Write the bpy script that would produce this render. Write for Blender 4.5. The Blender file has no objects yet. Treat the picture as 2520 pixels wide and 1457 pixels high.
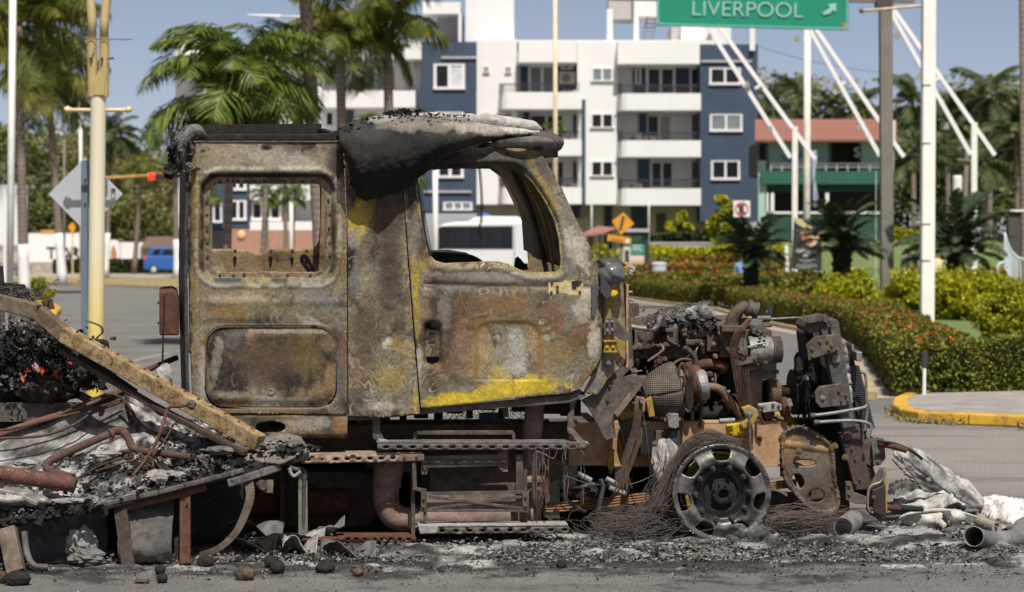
import bpy,math,random
import numpy as np
from mathutils import Vector,Matrix
from mathutils.geometry import delaunay_2d_cdt
R=math.radians
random.seed(7)
SC=bpy.context.scene
COL=SC.collection

# ---------------------------------------------------------------- camera, sky, sun, exposure
CAM_H = 1.835            # eye height in metres
FPX = 5950.0             # focal length in measuring units (85 mm on a 2520-unit wide frame)
cd=bpy.data.cameras.new('camera'); cam=bpy.data.objects.new('camera',cd); COL.objects.link(cam)
cam.location=(0,0,CAM_H); cam.rotation_euler=(R(90),0,0)
cd.lens=85; cd.sensor_width=36; cd.shift_y=-116.5/2520
cd.clip_start=.5; cd.clip_end=3000
cd.dof.use_dof=True; cd.dof.focus_distance=15.0; cd.dof.aperture_fstop=3.6
SC.camera=cam
SUN = Vector((.10,-.52,.83)).normalized()       # towards the sun
w=bpy.data.worlds.new('World'); SC.world=w; w.use_nodes=True
wn=w.node_tree.nodes; wl=w.node_tree.links
bg=wn['Background']; sky=wn.new('ShaderNodeTexSky')
sky.sky_type='NISHITA'; sky.sun_disc=False
sky.sun_elevation=math.asin(SUN.z); sky.sun_rotation=math.atan2(SUN.x,SUN.y)
sky.altitude=0; sky.air_density=.4; sky.dust_density=1.0; sky.ozone_density=2.0
tint=wn.new('ShaderNodeMix'); tint.data_type='RGBA'; tint.blend_type='MULTIPLY'; tint.inputs[0].default_value=1; tint.inputs[7].default_value=(1.33,1.06,.86,1)
wl.new(sky.outputs[0],tint.inputs[6]); wl.new(tint.outputs[2],bg.inputs[0]); bg.inputs[1].default_value=.090
sl=bpy.data.lights.new('sun','SUN'); so=bpy.data.objects.new('sun',sl); COL.objects.link(so)
sl.energy=4.0; sl.angle=R(.5); sl.color=(1.0,.95,.87)
so.rotation_euler=(-SUN).to_track_quat('-Z','Y').to_euler(); so.location=(0,0,60)
vs=SC.view_settings; vs.view_transform='Standard'; vs.look='None'; vs.exposure=.50; vs.gamma=1.0
try: vs.use_curve_mapping=False
except Exception: pass
SC.cycles.max_bounces=6; SC.cycles.transparent_max_bounces=6

# ---------------------------------------------------------------- measuring helpers
CAMP=Vector((0,0,CAM_H))
def P(u,v,Y):  return Vector(((u-1260)*Y/FPX,Y,CAM_H-(v-612)*Y/FPX))
def gY(v):       return CAM_H*FPX/(v-612)
def Gd(u,v,z=.0):
 Y=(CAM_H-z)*FPX/(v-612); return P(u,v,Y)
YAW,TILT=R(8),R(4)
TN=Vector((-math.sin(YAW)*math.cos(TILT),math.cos(YAW)*math.cos(TILT),math.sin(TILT))).normalized()
TO=P(1260,900,15.0)
def T(u,v,d=.0):
 """point of the burnt truck measured at (u,v),d metres inwards of its near side"""
 r=Vector(((u-1260)/FPX,1,(612-v)/FPX))
 return CAMP+r*(TN.dot(TO+TN*d-CAMP)/TN.dot(r))
def Tarr(U,V,D):
 U=np.asarray(U,float); V=np.asarray(V,float); D=np.asarray(D,float)
 n=np.array(TN); c=np.array(CAMP); o=np.array(TO)
 rx=(U-1260)/FPX; ry=np.ones_like(U); rz=(612-V)/FPX
    # depth offset moves along the normal from the near plane
 t=n.dot(o-c)/(n[0]*rx+n[1]*ry+n[2]*rz)
 pts=np.stack([rx*t,ry*t,rz*t],-1)+c
 return pts+np.multiply.outer(D,n)
PXM = 15.0 / FPX         # metres per unit at the truck

# ---------------------------------------------------------------- noise (numpy)
def _h(ix,iy,s):
 n=(ix.astype(np.int64)*374761393+iy.astype(np.int64)*668265263+s*144269) & 0x7fffffff
 n=((n ^ (n >> 13))*1274126177) & 0x7fffffff
 return ((n ^ (n >> 16)) & 0xffff)/65535.0
def vnoise(x,y,s=0):
 x=np.asarray(x,float); y=np.asarray(y,float)
 ix=np.floor(x); iy=np.floor(y); fx=x-ix; fy=y-iy
 fx=fx*fx*(3-2*fx); fy=fy*fy*(3-2*fy)
 a=_h(ix,iy,s); b=_h(ix+1,iy,s); c=_h(ix,iy+1,s); d=_h(ix+1,iy+1,s)
 return (a*(1-fx)+b*fx)*(1-fy)+(c*(1-fx)+d*fx)*fy
def fbm(x,y,s=0,o=4,g=.5):
 t=0; amp=1; tot=0
 for i in range(o):
  t=t+amp*vnoise(np.asarray(x)*2**i+17*i,np.asarray(y)*2**i-9*i,s+i); tot += amp; amp *= g
 return t/tot
def sstep(a,b,x):
 t=np.clip((np.asarray(x,float)-a)/(b-a),0,1); return t*t*(3-2*t)

# ---------------------------------------------------------------- objects
WORLD_AT={}
def tag(o,label=None,cat=None,group=None,kind=None):
 if label: o['label']=label
 if cat: o['category']=cat
 if group: o['group']=group
 if kind: o['kind']=kind
 return o
def thing(name,label,cat,loc=(0,0,0),group=None):
 o=bpy.data.objects.new(name,None); COL.objects.link(o)
 o.empty_display_size=.3; o.location=loc; WORLD_AT[o.name]=Vector(loc)
 return tag(o,label,cat,group)
def obj(name,me,mat,parent=None,loc=None,smooth=False,label=None):
 o=bpy.data.objects.new(name,me); COL.objects.link(o)
 base=Vector(loc) if loc is not None else (WORLD_AT[parent.name] if parent else Vector((0,0,0)))
 if parent:
  o.parent=parent; o.location=base-WORLD_AT[parent.name]
 else: o.location=base
 WORLD_AT[o.name]=base
 me.transform(Matrix.Translation(-base))
 if mat is not None and not me.materials: me.materials.append(mat)
 if smooth: me.shade_smooth()
 if label: o['label']=label
 return o
def copy_tree(o,parent=None,depth=0):
 c=o.copy(); COL.objects.link(c)
 if parent: c.parent=parent
 for ch in list(o.children): copy_tree(ch,c)
 return c

def frame_of(ax):
 ax=Vector(ax).normalized()
 up=Vector((0,0,1)) if abs(ax.z)<.9 else Vector((1,0,0))
 s=ax.cross(up).normalized(); return ax,s,s.cross(ax).normalized()

class MB:
 def __init__(self): self.v=[]; self.f=[]
 def add(self,vs,fs):
  k=len(self.v); self.v += [tuple(p) for p in vs]; self.f += [tuple(i+k for i in f) for f in fs]; return self
 def box(self,a,b):
  x0,y0,z0=a; x1,y1,z1=b
  return self.hexa([(x0,y0,z0),(x1,y0,z0),(x1,y1,z0),(x0,y1,z0),(x0,y0,z1),(x1,y0,z1),(x1,y1,z1),(x0,y1,z1)])
 def hexa(self,p):
  return self.add(p,[(3,2,1,0),(4,5,6,7),(0,1,5,4),(1,2,6,5),(2,3,7,6),(3,0,4,7)])
 def slab(self,u0,v0,u1,v1,Y0,Y1):
  a=P(u0,v1,Y0); b=P(u1,v0,Y0); return self.box((a.x,Y0,a.z),(b.x,Y1,b.z))
 def bar(self,a,b,w,h=None,up=None):
  """box beam from a to b,w across,h high"""
  a=Vector(a); b=Vector(b); h=h or w
  ax=(b-a).normalized(); u=Vector(up) if up is not None else (Vector((0,0,1)) if abs(ax.z)<.95 else Vector((0,1,0)))
  s=ax.cross(u).normalized(); u=s.cross(ax).normalized(); s=s*w/2; u=u*h/2
  return self.hexa([a-s-u,a+s-u,b+s-u,b-s-u,a-s+u,a+s+u,b+s+u,b-s+u])
 def prism(self,pts,off):
  off=Vector(off); n=len(pts); p=[Vector(q) for q in pts]
  return self.add(p+[q+off for q in p],[tuple(range(n-1,-1,-1)),tuple(range(n,2*n))]+[(i,(i+1) % n,n+(i+1) % n,n+i) for i in range(n)])
 def tprism(self,uv,d0,d1):
  """plate on the truck: outline uv at depth d0,thickness to d1"""
  return self.prism([T(u,v,d0) for u,v in uv],TN*(d1-d0))
 def tbox(self,u0,v0,u1,v1,d0,d1): return self.tprism([(u0,v0),(u1,v0),(u1,v1),(u0,v1)],d0,d1)
 def tube(self,pts,r,seg=8,caps=True):
  pts=[Vector(p) for p in pts]; n=len(pts); rs=r if isinstance(r,(list,tuple)) else [r]*n
  vs=[]; s_prev=None
  for i,p in enumerate(pts):
   ax=(pts[min(i+1,n-1)]-pts[max(i-1,0)])
   if ax.length<1e-9: ax=Vector((0,0,1))
   ax.normalize()
   if s_prev is None: _,s,t=frame_of(ax)
   else:
    s=(s_prev-ax*s_prev.dot(ax)); s=s.normalized() if s.length>1e-6 else frame_of(ax)[1]
    t=s.cross(ax).normalized()
   s_prev=s
   for k in range(seg):
    a=2*math.pi*k/seg; vs.append(p+(s*math.cos(a)+t*math.sin(a))*rs[i])
  fs=[]
  for i in range(n-1):
   for k in range(seg):
    k2=(k+1) % seg; fs.append((i*seg+k,i*seg+k2,(i+1)*seg+k2,(i+1)*seg+k))
  if caps: fs += [tuple(range(seg-1,-1,-1)),tuple((n-1)*seg+k for k in range(seg))]
  return self.add(vs,fs)
 def lathe(self,c,ax,prof,seg=20,caps=True):
  """prof: (radius,offset along ax) pairs"""
  c=Vector(c); ax,s,t=frame_of(ax); vs=[]; n=len(prof)
  for r,h in prof:
   for k in range(seg):
    a=2*math.pi*k/seg; vs.append(c+ax*h+(s*math.cos(a)+t*math.sin(a))*max(r,1e-4))
  fs=[]
  for i in range(n-1):
   for k in range(seg):
    k2=(k+1) % seg; fs.append((i*seg+k,i*seg+k2,(i+1)*seg+k2,(i+1)*seg+k))
  if caps: fs += [tuple(range(seg-1,-1,-1)),tuple((n-1)*seg+k for k in range(seg))]
  return self.add(vs,fs)
 def cyl(self,a,b,r,seg=16): return self.tube([a,b],r,seg)
 def blob(self,c,rad,amp=.25,freq=2.0,seed=0,nu=14,nv=9):
  c=Vector(c); rad=Vector(rad) if not isinstance(rad,(int,float)) else Vector((rad,)*3)
  vs=[]
  for j in range(nv+1):
   th=math.pi*j/nv
   for i in range(nu):
    ph=2*math.pi*i/nu
    d=Vector((math.sin(th)*math.cos(ph),math.sin(th)*math.sin(ph),math.cos(th)))
    k=1+amp*(2*float(fbm(d.x*freq+d.z*1.7+9,d.y*freq-d.z*1.3+5,seed,3))-1)
    vs.append(c+Vector((d.x*rad.x,d.y*rad.y,d.z*rad.z))*k)
  fs=[]
  for j in range(nv):
   for i in range(nu):
    i2=(i+1) % nu; fs.append((j*nu+i,(j+1)*nu+i,(j+1)*nu+i2,j*nu+i2))
  return self.add(vs,fs)
 def grid(self,fn,nu,nv):
  vs=[fn(i/nu,j/nv) for j in range(nv+1) for i in range(nu+1)]; k=nu+1
  return self.add(vs,[(j*k+i,j*k+i+1,(j+1)*k+i+1,(j+1)*k+i) for j in range(nv) for i in range(nu)])
 def bolt(self,c,r=.014,ax=None,h=.014):
  """hex head with washer; c on the surface,ax pointing out of it"""
  ax=-TN if ax is None else Vector(ax); r *= .8
  self.lathe(c,ax,[(r*1.35,-.002),(r*1.35,h*.25)],12)
  return self.lathe(Vector(c),ax,[(r,0),(r,h),(r*.55,h),(r*.55,h*1.35)],6)
 def mesh(self,name):
  me=bpy.data.meshes.new(name); me.from_pydata(self.v,[],self.f); me.update(); return me
 def build(self,name,mat,parent=None,loc=None,smooth=False,bevel=0,solid=0,label=None,auto=None):
  o=obj(name,self.mesh(name),mat,parent,loc,smooth,label)
  if solid:
   m=o.modifiers.new('s','SOLIDIFY'); m.thickness=solid; m.offset=0
  if bevel:
   m=o.modifiers.new('b','BEVEL'); m.width=bevel; m.segments=2; m.limit_method='ANGLE'; m.angle_limit=R(40)
  if auto:
   try: o.data.set_sharp_from_angle(angle=R(auto)); o.data.shade_smooth(); o.data.set_sharp_from_angle(angle=R(auto))
   except Exception: pass
  return o
def npmesh(name,V,Fq,cols=None):
 """mesh from numpy vertices and (n,3|4) faces"""
 V=np.asarray(V,np.float32); Fq=np.asarray(Fq,np.int32); k=Fq.shape[1]
 me=bpy.data.meshes.new(name); me.vertices.add(len(V)); me.vertices.foreach_set('co',V.ravel())
 me.loops.add(Fq.size); me.loops.foreach_set('vertex_index',Fq.ravel())
 me.polygons.add(len(Fq)); me.polygons.foreach_set('loop_start',np.arange(0,Fq.size,k,dtype=np.int32))
 try: me.polygons.foreach_set('loop_total',np.full(len(Fq),k,dtype=np.int32))
 except Exception: pass
 me.update(calc_edges=True); me.validate()
 if cols is not None:
  a=me.color_attributes.new('Col','FLOAT_COLOR','POINT')
  c4=np.ones((len(V),4),np.float32); c4[:,:3]=cols; a.data.foreach_set('color',c4.ravel())
 return me

# ---------------------------------------------------------------- polygon panels with holes (constrained triangulation)
def inside(poly,X,Y):
 poly=np.asarray(poly,float); res=np.zeros(X.shape,bool); n=len(poly); j=n-1
 for i in range(n):
  xi,yi=poly[i]; xj,yj=poly[j]
  c=((yi>Y) != (yj>Y)) & (X<(xj-xi)*(Y-yi)/((yj-yi) if yj != yi else 1e-9)+xi)
  res ^= c; j=i
 return res
def pdist(poly,X,Y):
 poly=np.asarray(poly,float); d=np.full(X.shape,1e9); n=len(poly)
 for i in range(n):
  a=poly[i]; b=poly[(i+1) % n]; ab=b-a; L=max(ab.dot(ab),1e-9)
  t=np.clip(((X-a[0])*ab[0]+(Y-a[1])*ab[1])/L,0,1)
  d=np.minimum(d,np.hypot(X-a[0]-t*ab[0],Y-a[1]-t*ab[1]))
 return d
def resample(poly,step):
 out=[]; n=len(poly)
 for i in range(n):
  a=np.array(poly[i],float); b=np.array(poly[(i+1) % n],float)
  k=max(1,int(round(np.linalg.norm(b-a)/step)))
  for q in range(k): out.append(tuple(a+(b-a)*q/k))
 return out
def rrect(u0,v0,u1,v1,r,k=6):
 out=[]
 for cx,cy,a0 in ((u1-r,v0+r,-90),(u1-r,v1-r,0),(u0+r,v1-r,90),(u0+r,v0+r,180)):
  for i in range(k+1):
   a=R(a0+90*i/k); out.append((cx+r*math.cos(a),cy+r*math.sin(a)))
 return out
def ellipse(cx,cy,a,b,n=24,rot=0):
 c,s=math.cos(R(rot)),math.sin(R(rot)); out=[]
 for i in range(n):
  x=a*math.cos(2*math.pi*i/n); y=b*math.sin(2*math.pi*i/n); out.append((cx+x*c-y*s,cy+x*s+y*c))
 return out
def smooth_poly(pts,it=2):
 for _ in range(it):
  q=[]; n=len(pts)
  for i in range(n):
   a=pts[i]; b=pts[(i+1) % n]
   q.append((a[0]*.75+b[0]*.25,a[1]*.75+b[1]*.25)); q.append((a[0]*.25+b[0]*.75,a[1]*.25+b[1]*.75))
  pts=q
 return pts
def sd_rr(U,V,u0,v0,u1,v1,r):
 cx,cy=(u0+u1)/2,(v0+v1)/2; qx=np.abs(U-cx)-(u1-u0)/2+r; qy=np.abs(V-cy)-(v1-v0)/2+r
 return np.hypot(np.maximum(qx,0),np.maximum(qy,0))+np.minimum(np.maximum(qx,qy),0)-r
def panel(outline,holes=(),step=5.0,depth=None,color=None,mapper=None):
 """triangulated sheet; returns mesh data (V,F,colours)"""
 rings=[resample(outline,step)]+[resample(h,step) for h in holes]
 pts=[]; edges=[]
 for r in rings:
  k=len(pts); pts += r; edges += [(k+i,k+(i+1) % len(r)) for i in range(len(r))]
 o=np.array(outline,float); lo=o.min(0); hi=o.max(0)
 gx,gy=np.meshgrid(np.arange(lo[0],hi[0],step),np.arange(lo[1],hi[1],step))
 gx=gx.ravel(); gy=gy.ravel() ; gx=gx+(np.floor(gy/step) % 2)*step*.5
 ok=inside(outline,gx,gy) & (pdist(outline,gx,gy)>step*.55)
 for h in holes: ok &= ~inside(h,gx,gy) & (pdist(h,gx,gy)>step*.55)
 pts += list(zip(gx[ok].tolist(),gy[ok].tolist()))
 v2,_,fc,_,_,_=delaunay_2d_cdt([Vector(p) for p in pts],edges,[],0,1e-6)
 A=np.array([(p.x,p.y) for p in v2]); Fc=np.array([f for f in fc if len(f)==3])
 c=A[Fc].mean(1); keep=inside(outline,c[:,0],c[:,1])
 for h in holes: keep &= ~inside(h,c[:,0],c[:,1])
 Fc=Fc[keep]
 U,V=A[:,0],A[:,1]
 D=depth(U,V) if depth else np.zeros_like(U)
 return (mapper or Tarr)(U,V,D),Fc,(color(U,V) if color else None)
def build_panel(name,mat,parent,outline,holes=(),step=5.0,depth=None,color=None,thick=.012,mapper=None,smooth=True,label=None):
 V,Fc,c=panel(outline,holes,step,depth,color,mapper)
 o=obj(name,npmesh(name,V,Fc,c),mat,parent,None,smooth,label)
 if thick:
  m=o.modifiers.new('s','SOLIDIFY'); m.thickness=thick; m.offset=0; m.use_even_offset=False
 return o

# ---------------------------------------------------------------- materials
def lin(h):
 if isinstance(h,str):
  c=[int(h[i:i+2],16)/255 for i in (0,2,4)]
  return tuple(x/12.92 if x <= .04045 else ((x+.055)/1.055)**2.4 for x in c)
 return tuple(h)
class NT:
 def __init__(self,name):
  self.m=bpy.data.materials.new(name); self.m.use_nodes=True; self.t=self.m.node_tree
  self.b=self.t.nodes['Principled BSDF']; self.co=None
 def n(self,ty,**kw):
  x=self.t.nodes.new(ty)
  for k,v in kw.items(): setattr(x,k,v)
  return x
 def l(self,a,b): self.t.links.new(a,b)
 def coord(self):
  if not self.co: self.co=self.n('ShaderNodeTexCoord').outputs['Object']
  return self.co
 def noise(self,scale,detail=5,rough=.6,dist=.0,vec=None,stretch=None):
  x=self.n('ShaderNodeTexNoise'); x.inputs['Scale'].default_value=scale; x.inputs['Detail'].default_value=detail
  x.inputs['Roughness'].default_value=rough; x.inputs['Distortion'].default_value=dist
  v=vec or self.coord()
  if stretch:
   mp=self.n('ShaderNodeMapping'); mp.inputs['Scale'].default_value=stretch; self.l(v,mp.inputs[0]); v=mp.outputs[0]
  self.l(v,x.inputs['Vector']); return x.outputs['Fac']
 def ramp(self,fac,stops,interp='LINEAR'):
  x=self.n('ShaderNodeValToRGB'); e=x.color_ramp.elements; x.color_ramp.interpolation=interp
  while len(e)<len(stops): e.new(.5)
  for i,(p,c) in enumerate(stops):
   c=lin(c) if not isinstance(c,(int,float)) else (c,c,c); e[i].position=p; e[i].color=(*c[:3],1)
  self.l(fac,x.inputs[0]); return x.outputs[0]
 def mix(self,fac,a,b,mode='MIX'):
  x=self.n('ShaderNodeMix',data_type='RGBA',blend_type=mode)
  for s,val in ((0,fac),(6,a),(7,b)):
   if isinstance(val,(int,float)): x.inputs[s].default_value=val
   elif isinstance(val,(tuple,str)): x.inputs[s].default_value=(*lin(val)[:3],1)
   else: self.l(val,x.inputs[s])
  return x.outputs[2]
 def math(self,op,a,b=.0,clamp=False):
  x=self.n('ShaderNodeMath',operation=op,use_clamp=clamp)
  for i,val in enumerate((a,b)):
   if isinstance(val,(int,float)): x.inputs[i].default_value=val
   else: self.l(val,x.inputs[i])
  return x.outputs[0]
 def fin(self,col,rough=.8,metal=.0,bump=None,bstr=.3,bdist=.01,spec=None):
  if isinstance(col,(tuple,str)): self.b.inputs['Base Color'].default_value=(*lin(col)[:3],1)
  else: self.l(col,self.b.inputs['Base Color'])
  if isinstance(rough,(int,float)): self.b.inputs['Roughness'].default_value=rough
  else: self.l(rough,self.b.inputs['Roughness'])
  self.b.inputs['Metallic'].default_value=metal
  if spec is not None: self.b.inputs['Specular IOR Level'].default_value=spec
  if bump is not None:
   x=self.n('ShaderNodeBump'); x.inputs['Strength'].default_value=bstr; x.inputs['Distance'].default_value=bdist
   self.l(bump,x.inputs['Height']); self.l(x.outputs[0],self.b.inputs['Normal'])
  return self.m
def mplain(name,col,rough=.7,var=.18,scale=3.0,metal=.0,spec=None,bump=.0,bdist=.003):
 """painted or plain surface with slight uneven tone"""
 t=NT(name); c=lin(col); n=t.noise(scale,6,.65)
 lo=tuple(x*(1-var) for x in c); hi=tuple(min(1,x*(1+var)) for x in c)
 return t.fin(t.ramp(n,[(.3,lo),(.7,hi)]),rough,metal,t.noise(scale*14,4) if bump else None,bump,bdist,spec)
def mburnt(name,stops,scale=9.0,speck='9a948a',amt=.10,sscale=60.0,rough=.78,metal=.0,bstr=.5,spec=.3,dist=1.2,stretch=None):
 """fire-scaled metal: layered noise colours,ash flecks,scaly relief"""
 t=NT(name); n=t.noise(scale,8,.68,dist,stretch=stretch)
 n2=t.noise(scale*5.3,6,.7)
 f=t.math('ADD',t.math('MULTIPLY',n,.75),t.math('MULTIPLY',n2,.25))
 col=t.ramp(f,stops)
 s=t.noise(sscale,4,.75); s2=t.noise(scale*.7,3)
 m=t.math('MULTIPLY',t.ramp(s,[(.70-amt,.0),(.80-amt,1.0)]),t.ramp(s2,[(.38,.1),(.62,1.0)]))
 col=t.mix(m,col,speck)
 h=t.math('ADD',t.math('MULTIPLY',n2,.6),t.math('MULTIPLY',s,.4))
 return t.fin(col,rough,metal,h,bstr,.012,spec)
# ================================================================ THE SETTING
# ---- ground materials
t=NT('asphalt')
n1=t.noise(.35,6,.6); n2=t.noise(55,5,.75); n3=t.noise(3.0,6,.7,stretch=(1,.6,1)); n4=t.noise(85,3,.8)
base=t.ramp(t.math('ADD',t.math('MULTIPLY',n1,.5),t.math('MULTIPLY',n3,.5)),[(.32,(.145,.139,.134)),(.5,(.215,.207,.197)),(.68,(.285,.272,.254))])
sep=t.n('ShaderNodeSeparateXYZ'); t.l(t.coord(),sep.inputs[0])
dx=t.math('DIVIDE',t.math('SUBTRACT',sep.outputs[0],5.2),5.0); dy=t.math('DIVIDE',t.math('SUBTRACT',sep.outputs[1],21.5),6.5)
dus=t.math('SQRT',t.math('ADD',t.math('MULTIPLY',dx,dx),t.math('MULTIPLY',dy,dy)))
base=t.mix(t.ramp(t.math('ADD',dus,t.math('MULTIPLY',t.math('SUBTRACT',t.noise(.7,6,.7),.5),.8)),[(.35,.8),(1.1,.0)]),base,(.40,.365,.33),'MIX')
base=t.mix(t.ramp(n2,[(.38,.85),(.56,.0)]),base,(.062,.058,.055))
base=t.mix(t.ramp(n4,[(.58,.0),(.68,.8)]),base,(.40,.38,.35))
cv=t.n('ShaderNodeTexVoronoi'); cv.feature='DISTANCE_TO_EDGE'; cv.inputs['Scale'].default_value=.33; wv_=t.n('ShaderNodeVectorMath'); wv_.operation='ADD'; nz_=t.n('ShaderNodeTexNoise'); nz_.inputs['Scale'].default_value=1.4; nz_.inputs['Detail'].default_value=6; t.l(t.coord(),nz_.inputs['Vector']); t.l(t.coord(),wv_.inputs[0]); t.l(nz_.outputs['Color'],wv_.inputs[1]); t.l(wv_.outputs[0],cv.inputs['Vector'])
base=t.mix(t.math('MULTIPLY',t.ramp(cv.outputs['Distance'],[(.004,.75),(.014,.0)]),t.ramp(t.noise(.45,3),[(.48,.0),(.58,1.0)])),base,(.045,.042,.04))
base=t.mix(t.math('MULTIPLY',t.ramp(t.noise(.6,5,.6,stretch=(.35,2.2,1)),[(.52,.0),(.66,.4)]),1.0),base,(.075,.072,.07))
# soot baked into the road round the wreck: a stain with its own ragged outline
wob=t.math('MULTIPLY',t.math('SUBTRACT',t.noise(1.6,7,.72),.5),2.4)
sx=t.math('DIVIDE',t.math('ADD',sep.outputs[0],.3),4.6); sy=t.math('DIVIDE',t.math('SUBTRACT',sep.outputs[1],15.5),2.3)
rr=t.math('SQRT',t.math('ADD',t.math('MULTIPLY',sx,sx),t.math('MULTIPLY',sy,sy)))
soot=t.ramp(t.math('ADD',rr,wob),[(.72,1.0),(1.18,.0)])
col=t.mix(t.math('MULTIPLY',soot,.90),base,t.ramp(t.noise(40,4,.75),[(.35,(.012,.0115,.011)),(.6,(.045,.043,.041)),(.75,(.13,.126,.12))]))
ashm=t.math('MULTIPLY',soot,t.ramp(t.noise(7,7,.8,stretch=(1,.5,1)),[(.58,.0),(.66,.85)]))
col=t.mix(ashm,col,(.33,.32,.30))
M_asphalt=t.fin(col,.9,0,t.math('ADD',n2,n4),.9,.012,.3)
t=NT('dry_ground'); n1=t.noise(.5,8,.7); n2=t.noise(9,6,.7)
M_dirt=t.fin(t.ramp(t.math('ADD',t.math('MULTIPLY',n1,.5),t.math('MULTIPLY',n2,.5)),[(.3,(.22,.17,.12)),(.5,(.34,.29,.23)),(.7,(.42,.37,.31))]),.95,0,n2,.5,.02)
t=NT('dry_grass'); n1=t.noise(.35,8,.7); n2=t.noise(6,6,.7)
M_drygrass=t.fin(t.ramp(t.math('ADD',t.math('MULTIPLY',n1,.5),t.math('MULTIPLY',n2,.5)),[(.32,(.10,.09,.035)),(.5,(.27,.21,.09)),(.68,(.36,.30,.17))]),.95,0,n2,.6,.03)
t=NT('lawn_grass'); n1=t.noise(.5,8,.65); n2=t.noise(25,6,.75)
M_lawn=t.fin(t.ramp(t.math('ADD',t.math('MULTIPLY',n1,.45),t.math('MULTIPLY',n2,.55)),[(.3,(.075,.115,.028)),(.5,(.125,.18,.05)),(.72,(.20,.23,.085))]),.9,0,n2,.8,.03)
M_pave=mplain('concrete_paving',(.27,.25,.23),.9,.25,2.5,bump=.5)
t=NT('yellow_kerb_paint'); n1=t.noise(3,8,.7); n2=t.noise(22,6,.75)
M_kerb=t.fin(t.ramp(t.math('ADD',t.math('MULTIPLY',n1,.6),t.math('MULTIPLY',n2,.4)),[(.36,(.13,.10,.06)),(.45,(.36,.215,.035)),(.52,(.56,.33,.03)),(.70,(.64,.40,.04))]),.75,0,n2,.3,.01)

def sheet(name,pts,z,mat,kind='structure'):
 me=bpy.data.meshes.new(name); me.from_pydata([(p[0],p[1],z) for p in pts],[],[tuple(range(len(pts)))]); me.update()
 if me.polygons[0].normal.z<0: me.flip_normals()
 return tag(obj(name,me,mat),None,None,None,kind)
sheet('ground',[(-900,-60),(900,-60),(900,1500),(-900,1500)],-.012,M_dirt)
sheet('road',[(-120,-20),(120,-20),(120,330),(-120,330)],.0,M_asphalt)
# dry verge far behind on the left, with its worn kerb
vg=[Gd(u,v) for u,v in ((-260,694),(60,699),(300,706),(470,713),(760,716),(760,695),(470,689),(150,684),(-260,681))]
sheet('verge',vg,.012,M_drygrass)
k=MB()
for (a,b) in zip([Gd(-260,694),Gd(60,699),Gd(300,706)],[Gd(60,699),Gd(300,706),Gd(470,713)]): k.bar(a+Vector((0,0,.04)),b+Vector((0,0,.04)),.3,.12)
tag(k.build('kerb',mplain('dusty_kerb',(.34,.27,.15),.9,.3,1.5)),kind='structure')
sheet('dirt_strip',[Gd(u,v) for u,v in ((-300,681),(800,688),(800,668),(-300,663))],.004,M_dirt)
# faded lane line on the road at left
def strip(a,b,w,z=.004):
 a=Vector(a); b=Vector(b); s=(b-a).cross(Vector((0,0,1))).normalized()*w/2
 return [(a-s),(a+s),(b+s),(b-s)]
M_line=mplain('worn_line_paint',(.26,.25,.24),.85,.3,6)
sheet('lane_marking',strip(Gd(255,905),Gd(420,868),.11),.004,M_line)

# ---- the planted island on the right: hedge curve, lawn mound, dirt edge, kerb
HC=[Gd(u,v) for u,v in ((1380,718),(1551,734),(1669,750),(1783,763),(1891,794),(1970,810),(2075,829),(2113,855),(2145,899),(2177,940),(2200,982))]
def gz(x,y):
 return 2.25*float(sstep(66,132,y))*float(sstep(9,15,x))
L0=[Vector((p.x-.75,p.y-.15,0)) for p in HC]
sheet('dirt_edge',[tuple(p) for p in L0]+[tuple(p+Vector((2.2,.8,0))) for p in reversed(HC)],.006,M_dirt)
k=MB()
for a,b in zip(HC[:-1],HC[1:]): k.bar(a+Vector((-.28,-.05,.03)),b+Vector((-.28,-.05,.03)),.14,.12)
tag(k.build('kerb',mplain('old_kerb',(.36,.29,.16),.85,.35,5,bump=.5)),kind='structure')
def lawn_pt(a,b):
 y=29.4+b*170
 xs=np.interp(y,[p.y for p in HC[::-1]],[p.x for p in HC[::-1]])+.45
 x=xs+a*a*110
 return (x,y,.02+gz(x,y))
tag(MB().grid(lawn_pt,40,60).build('lawn',M_lawn,smooth=True),kind='structure')
# raised paving with the yellow kerb: a rounded nose and joints
ko=[Gd(2560,1054),Gd(2380,1047),Gd(2262,1042),Gd(2215,1034),Gd(2196,1022),Gd(2200,1003),Gd(2226,992)]
kz=.125
pv=MB(); inner=[p+Vector((.16,.22,0)) for p in ko[:5]]+[p+Vector((.2,0,0)) for p in ko[5:]]
poly=inner+[Gd(2560,985)]
pv.prism([Vector((p.x,p.y,0)) for p in poly],(0,0,kz-.006))
pav=tag(pv.build('pavement',M_pave),kind='structure')
for i,(a,b) in enumerate(zip(ko[:-1],ko[1:])):
 m=MB(); d=(b-a); n=3 if d.length>1.2 else 1
 for j in range(n):
  p=a+d*(j/n); q=a+d*((j+1)/n)-d.normalized()*.008; s=d.normalized().cross(Vector((0,0,1))); s=s if s.y>0 or s.x>0 else -s
  if i >= 5: s=Vector((1,0,0))
  m=MB(); m.prism([p,q,q+s*.17,p+s*.17],(0,0,kz))
  m.build('kerbstone',M_kerb,pav,bevel=.02)
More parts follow.
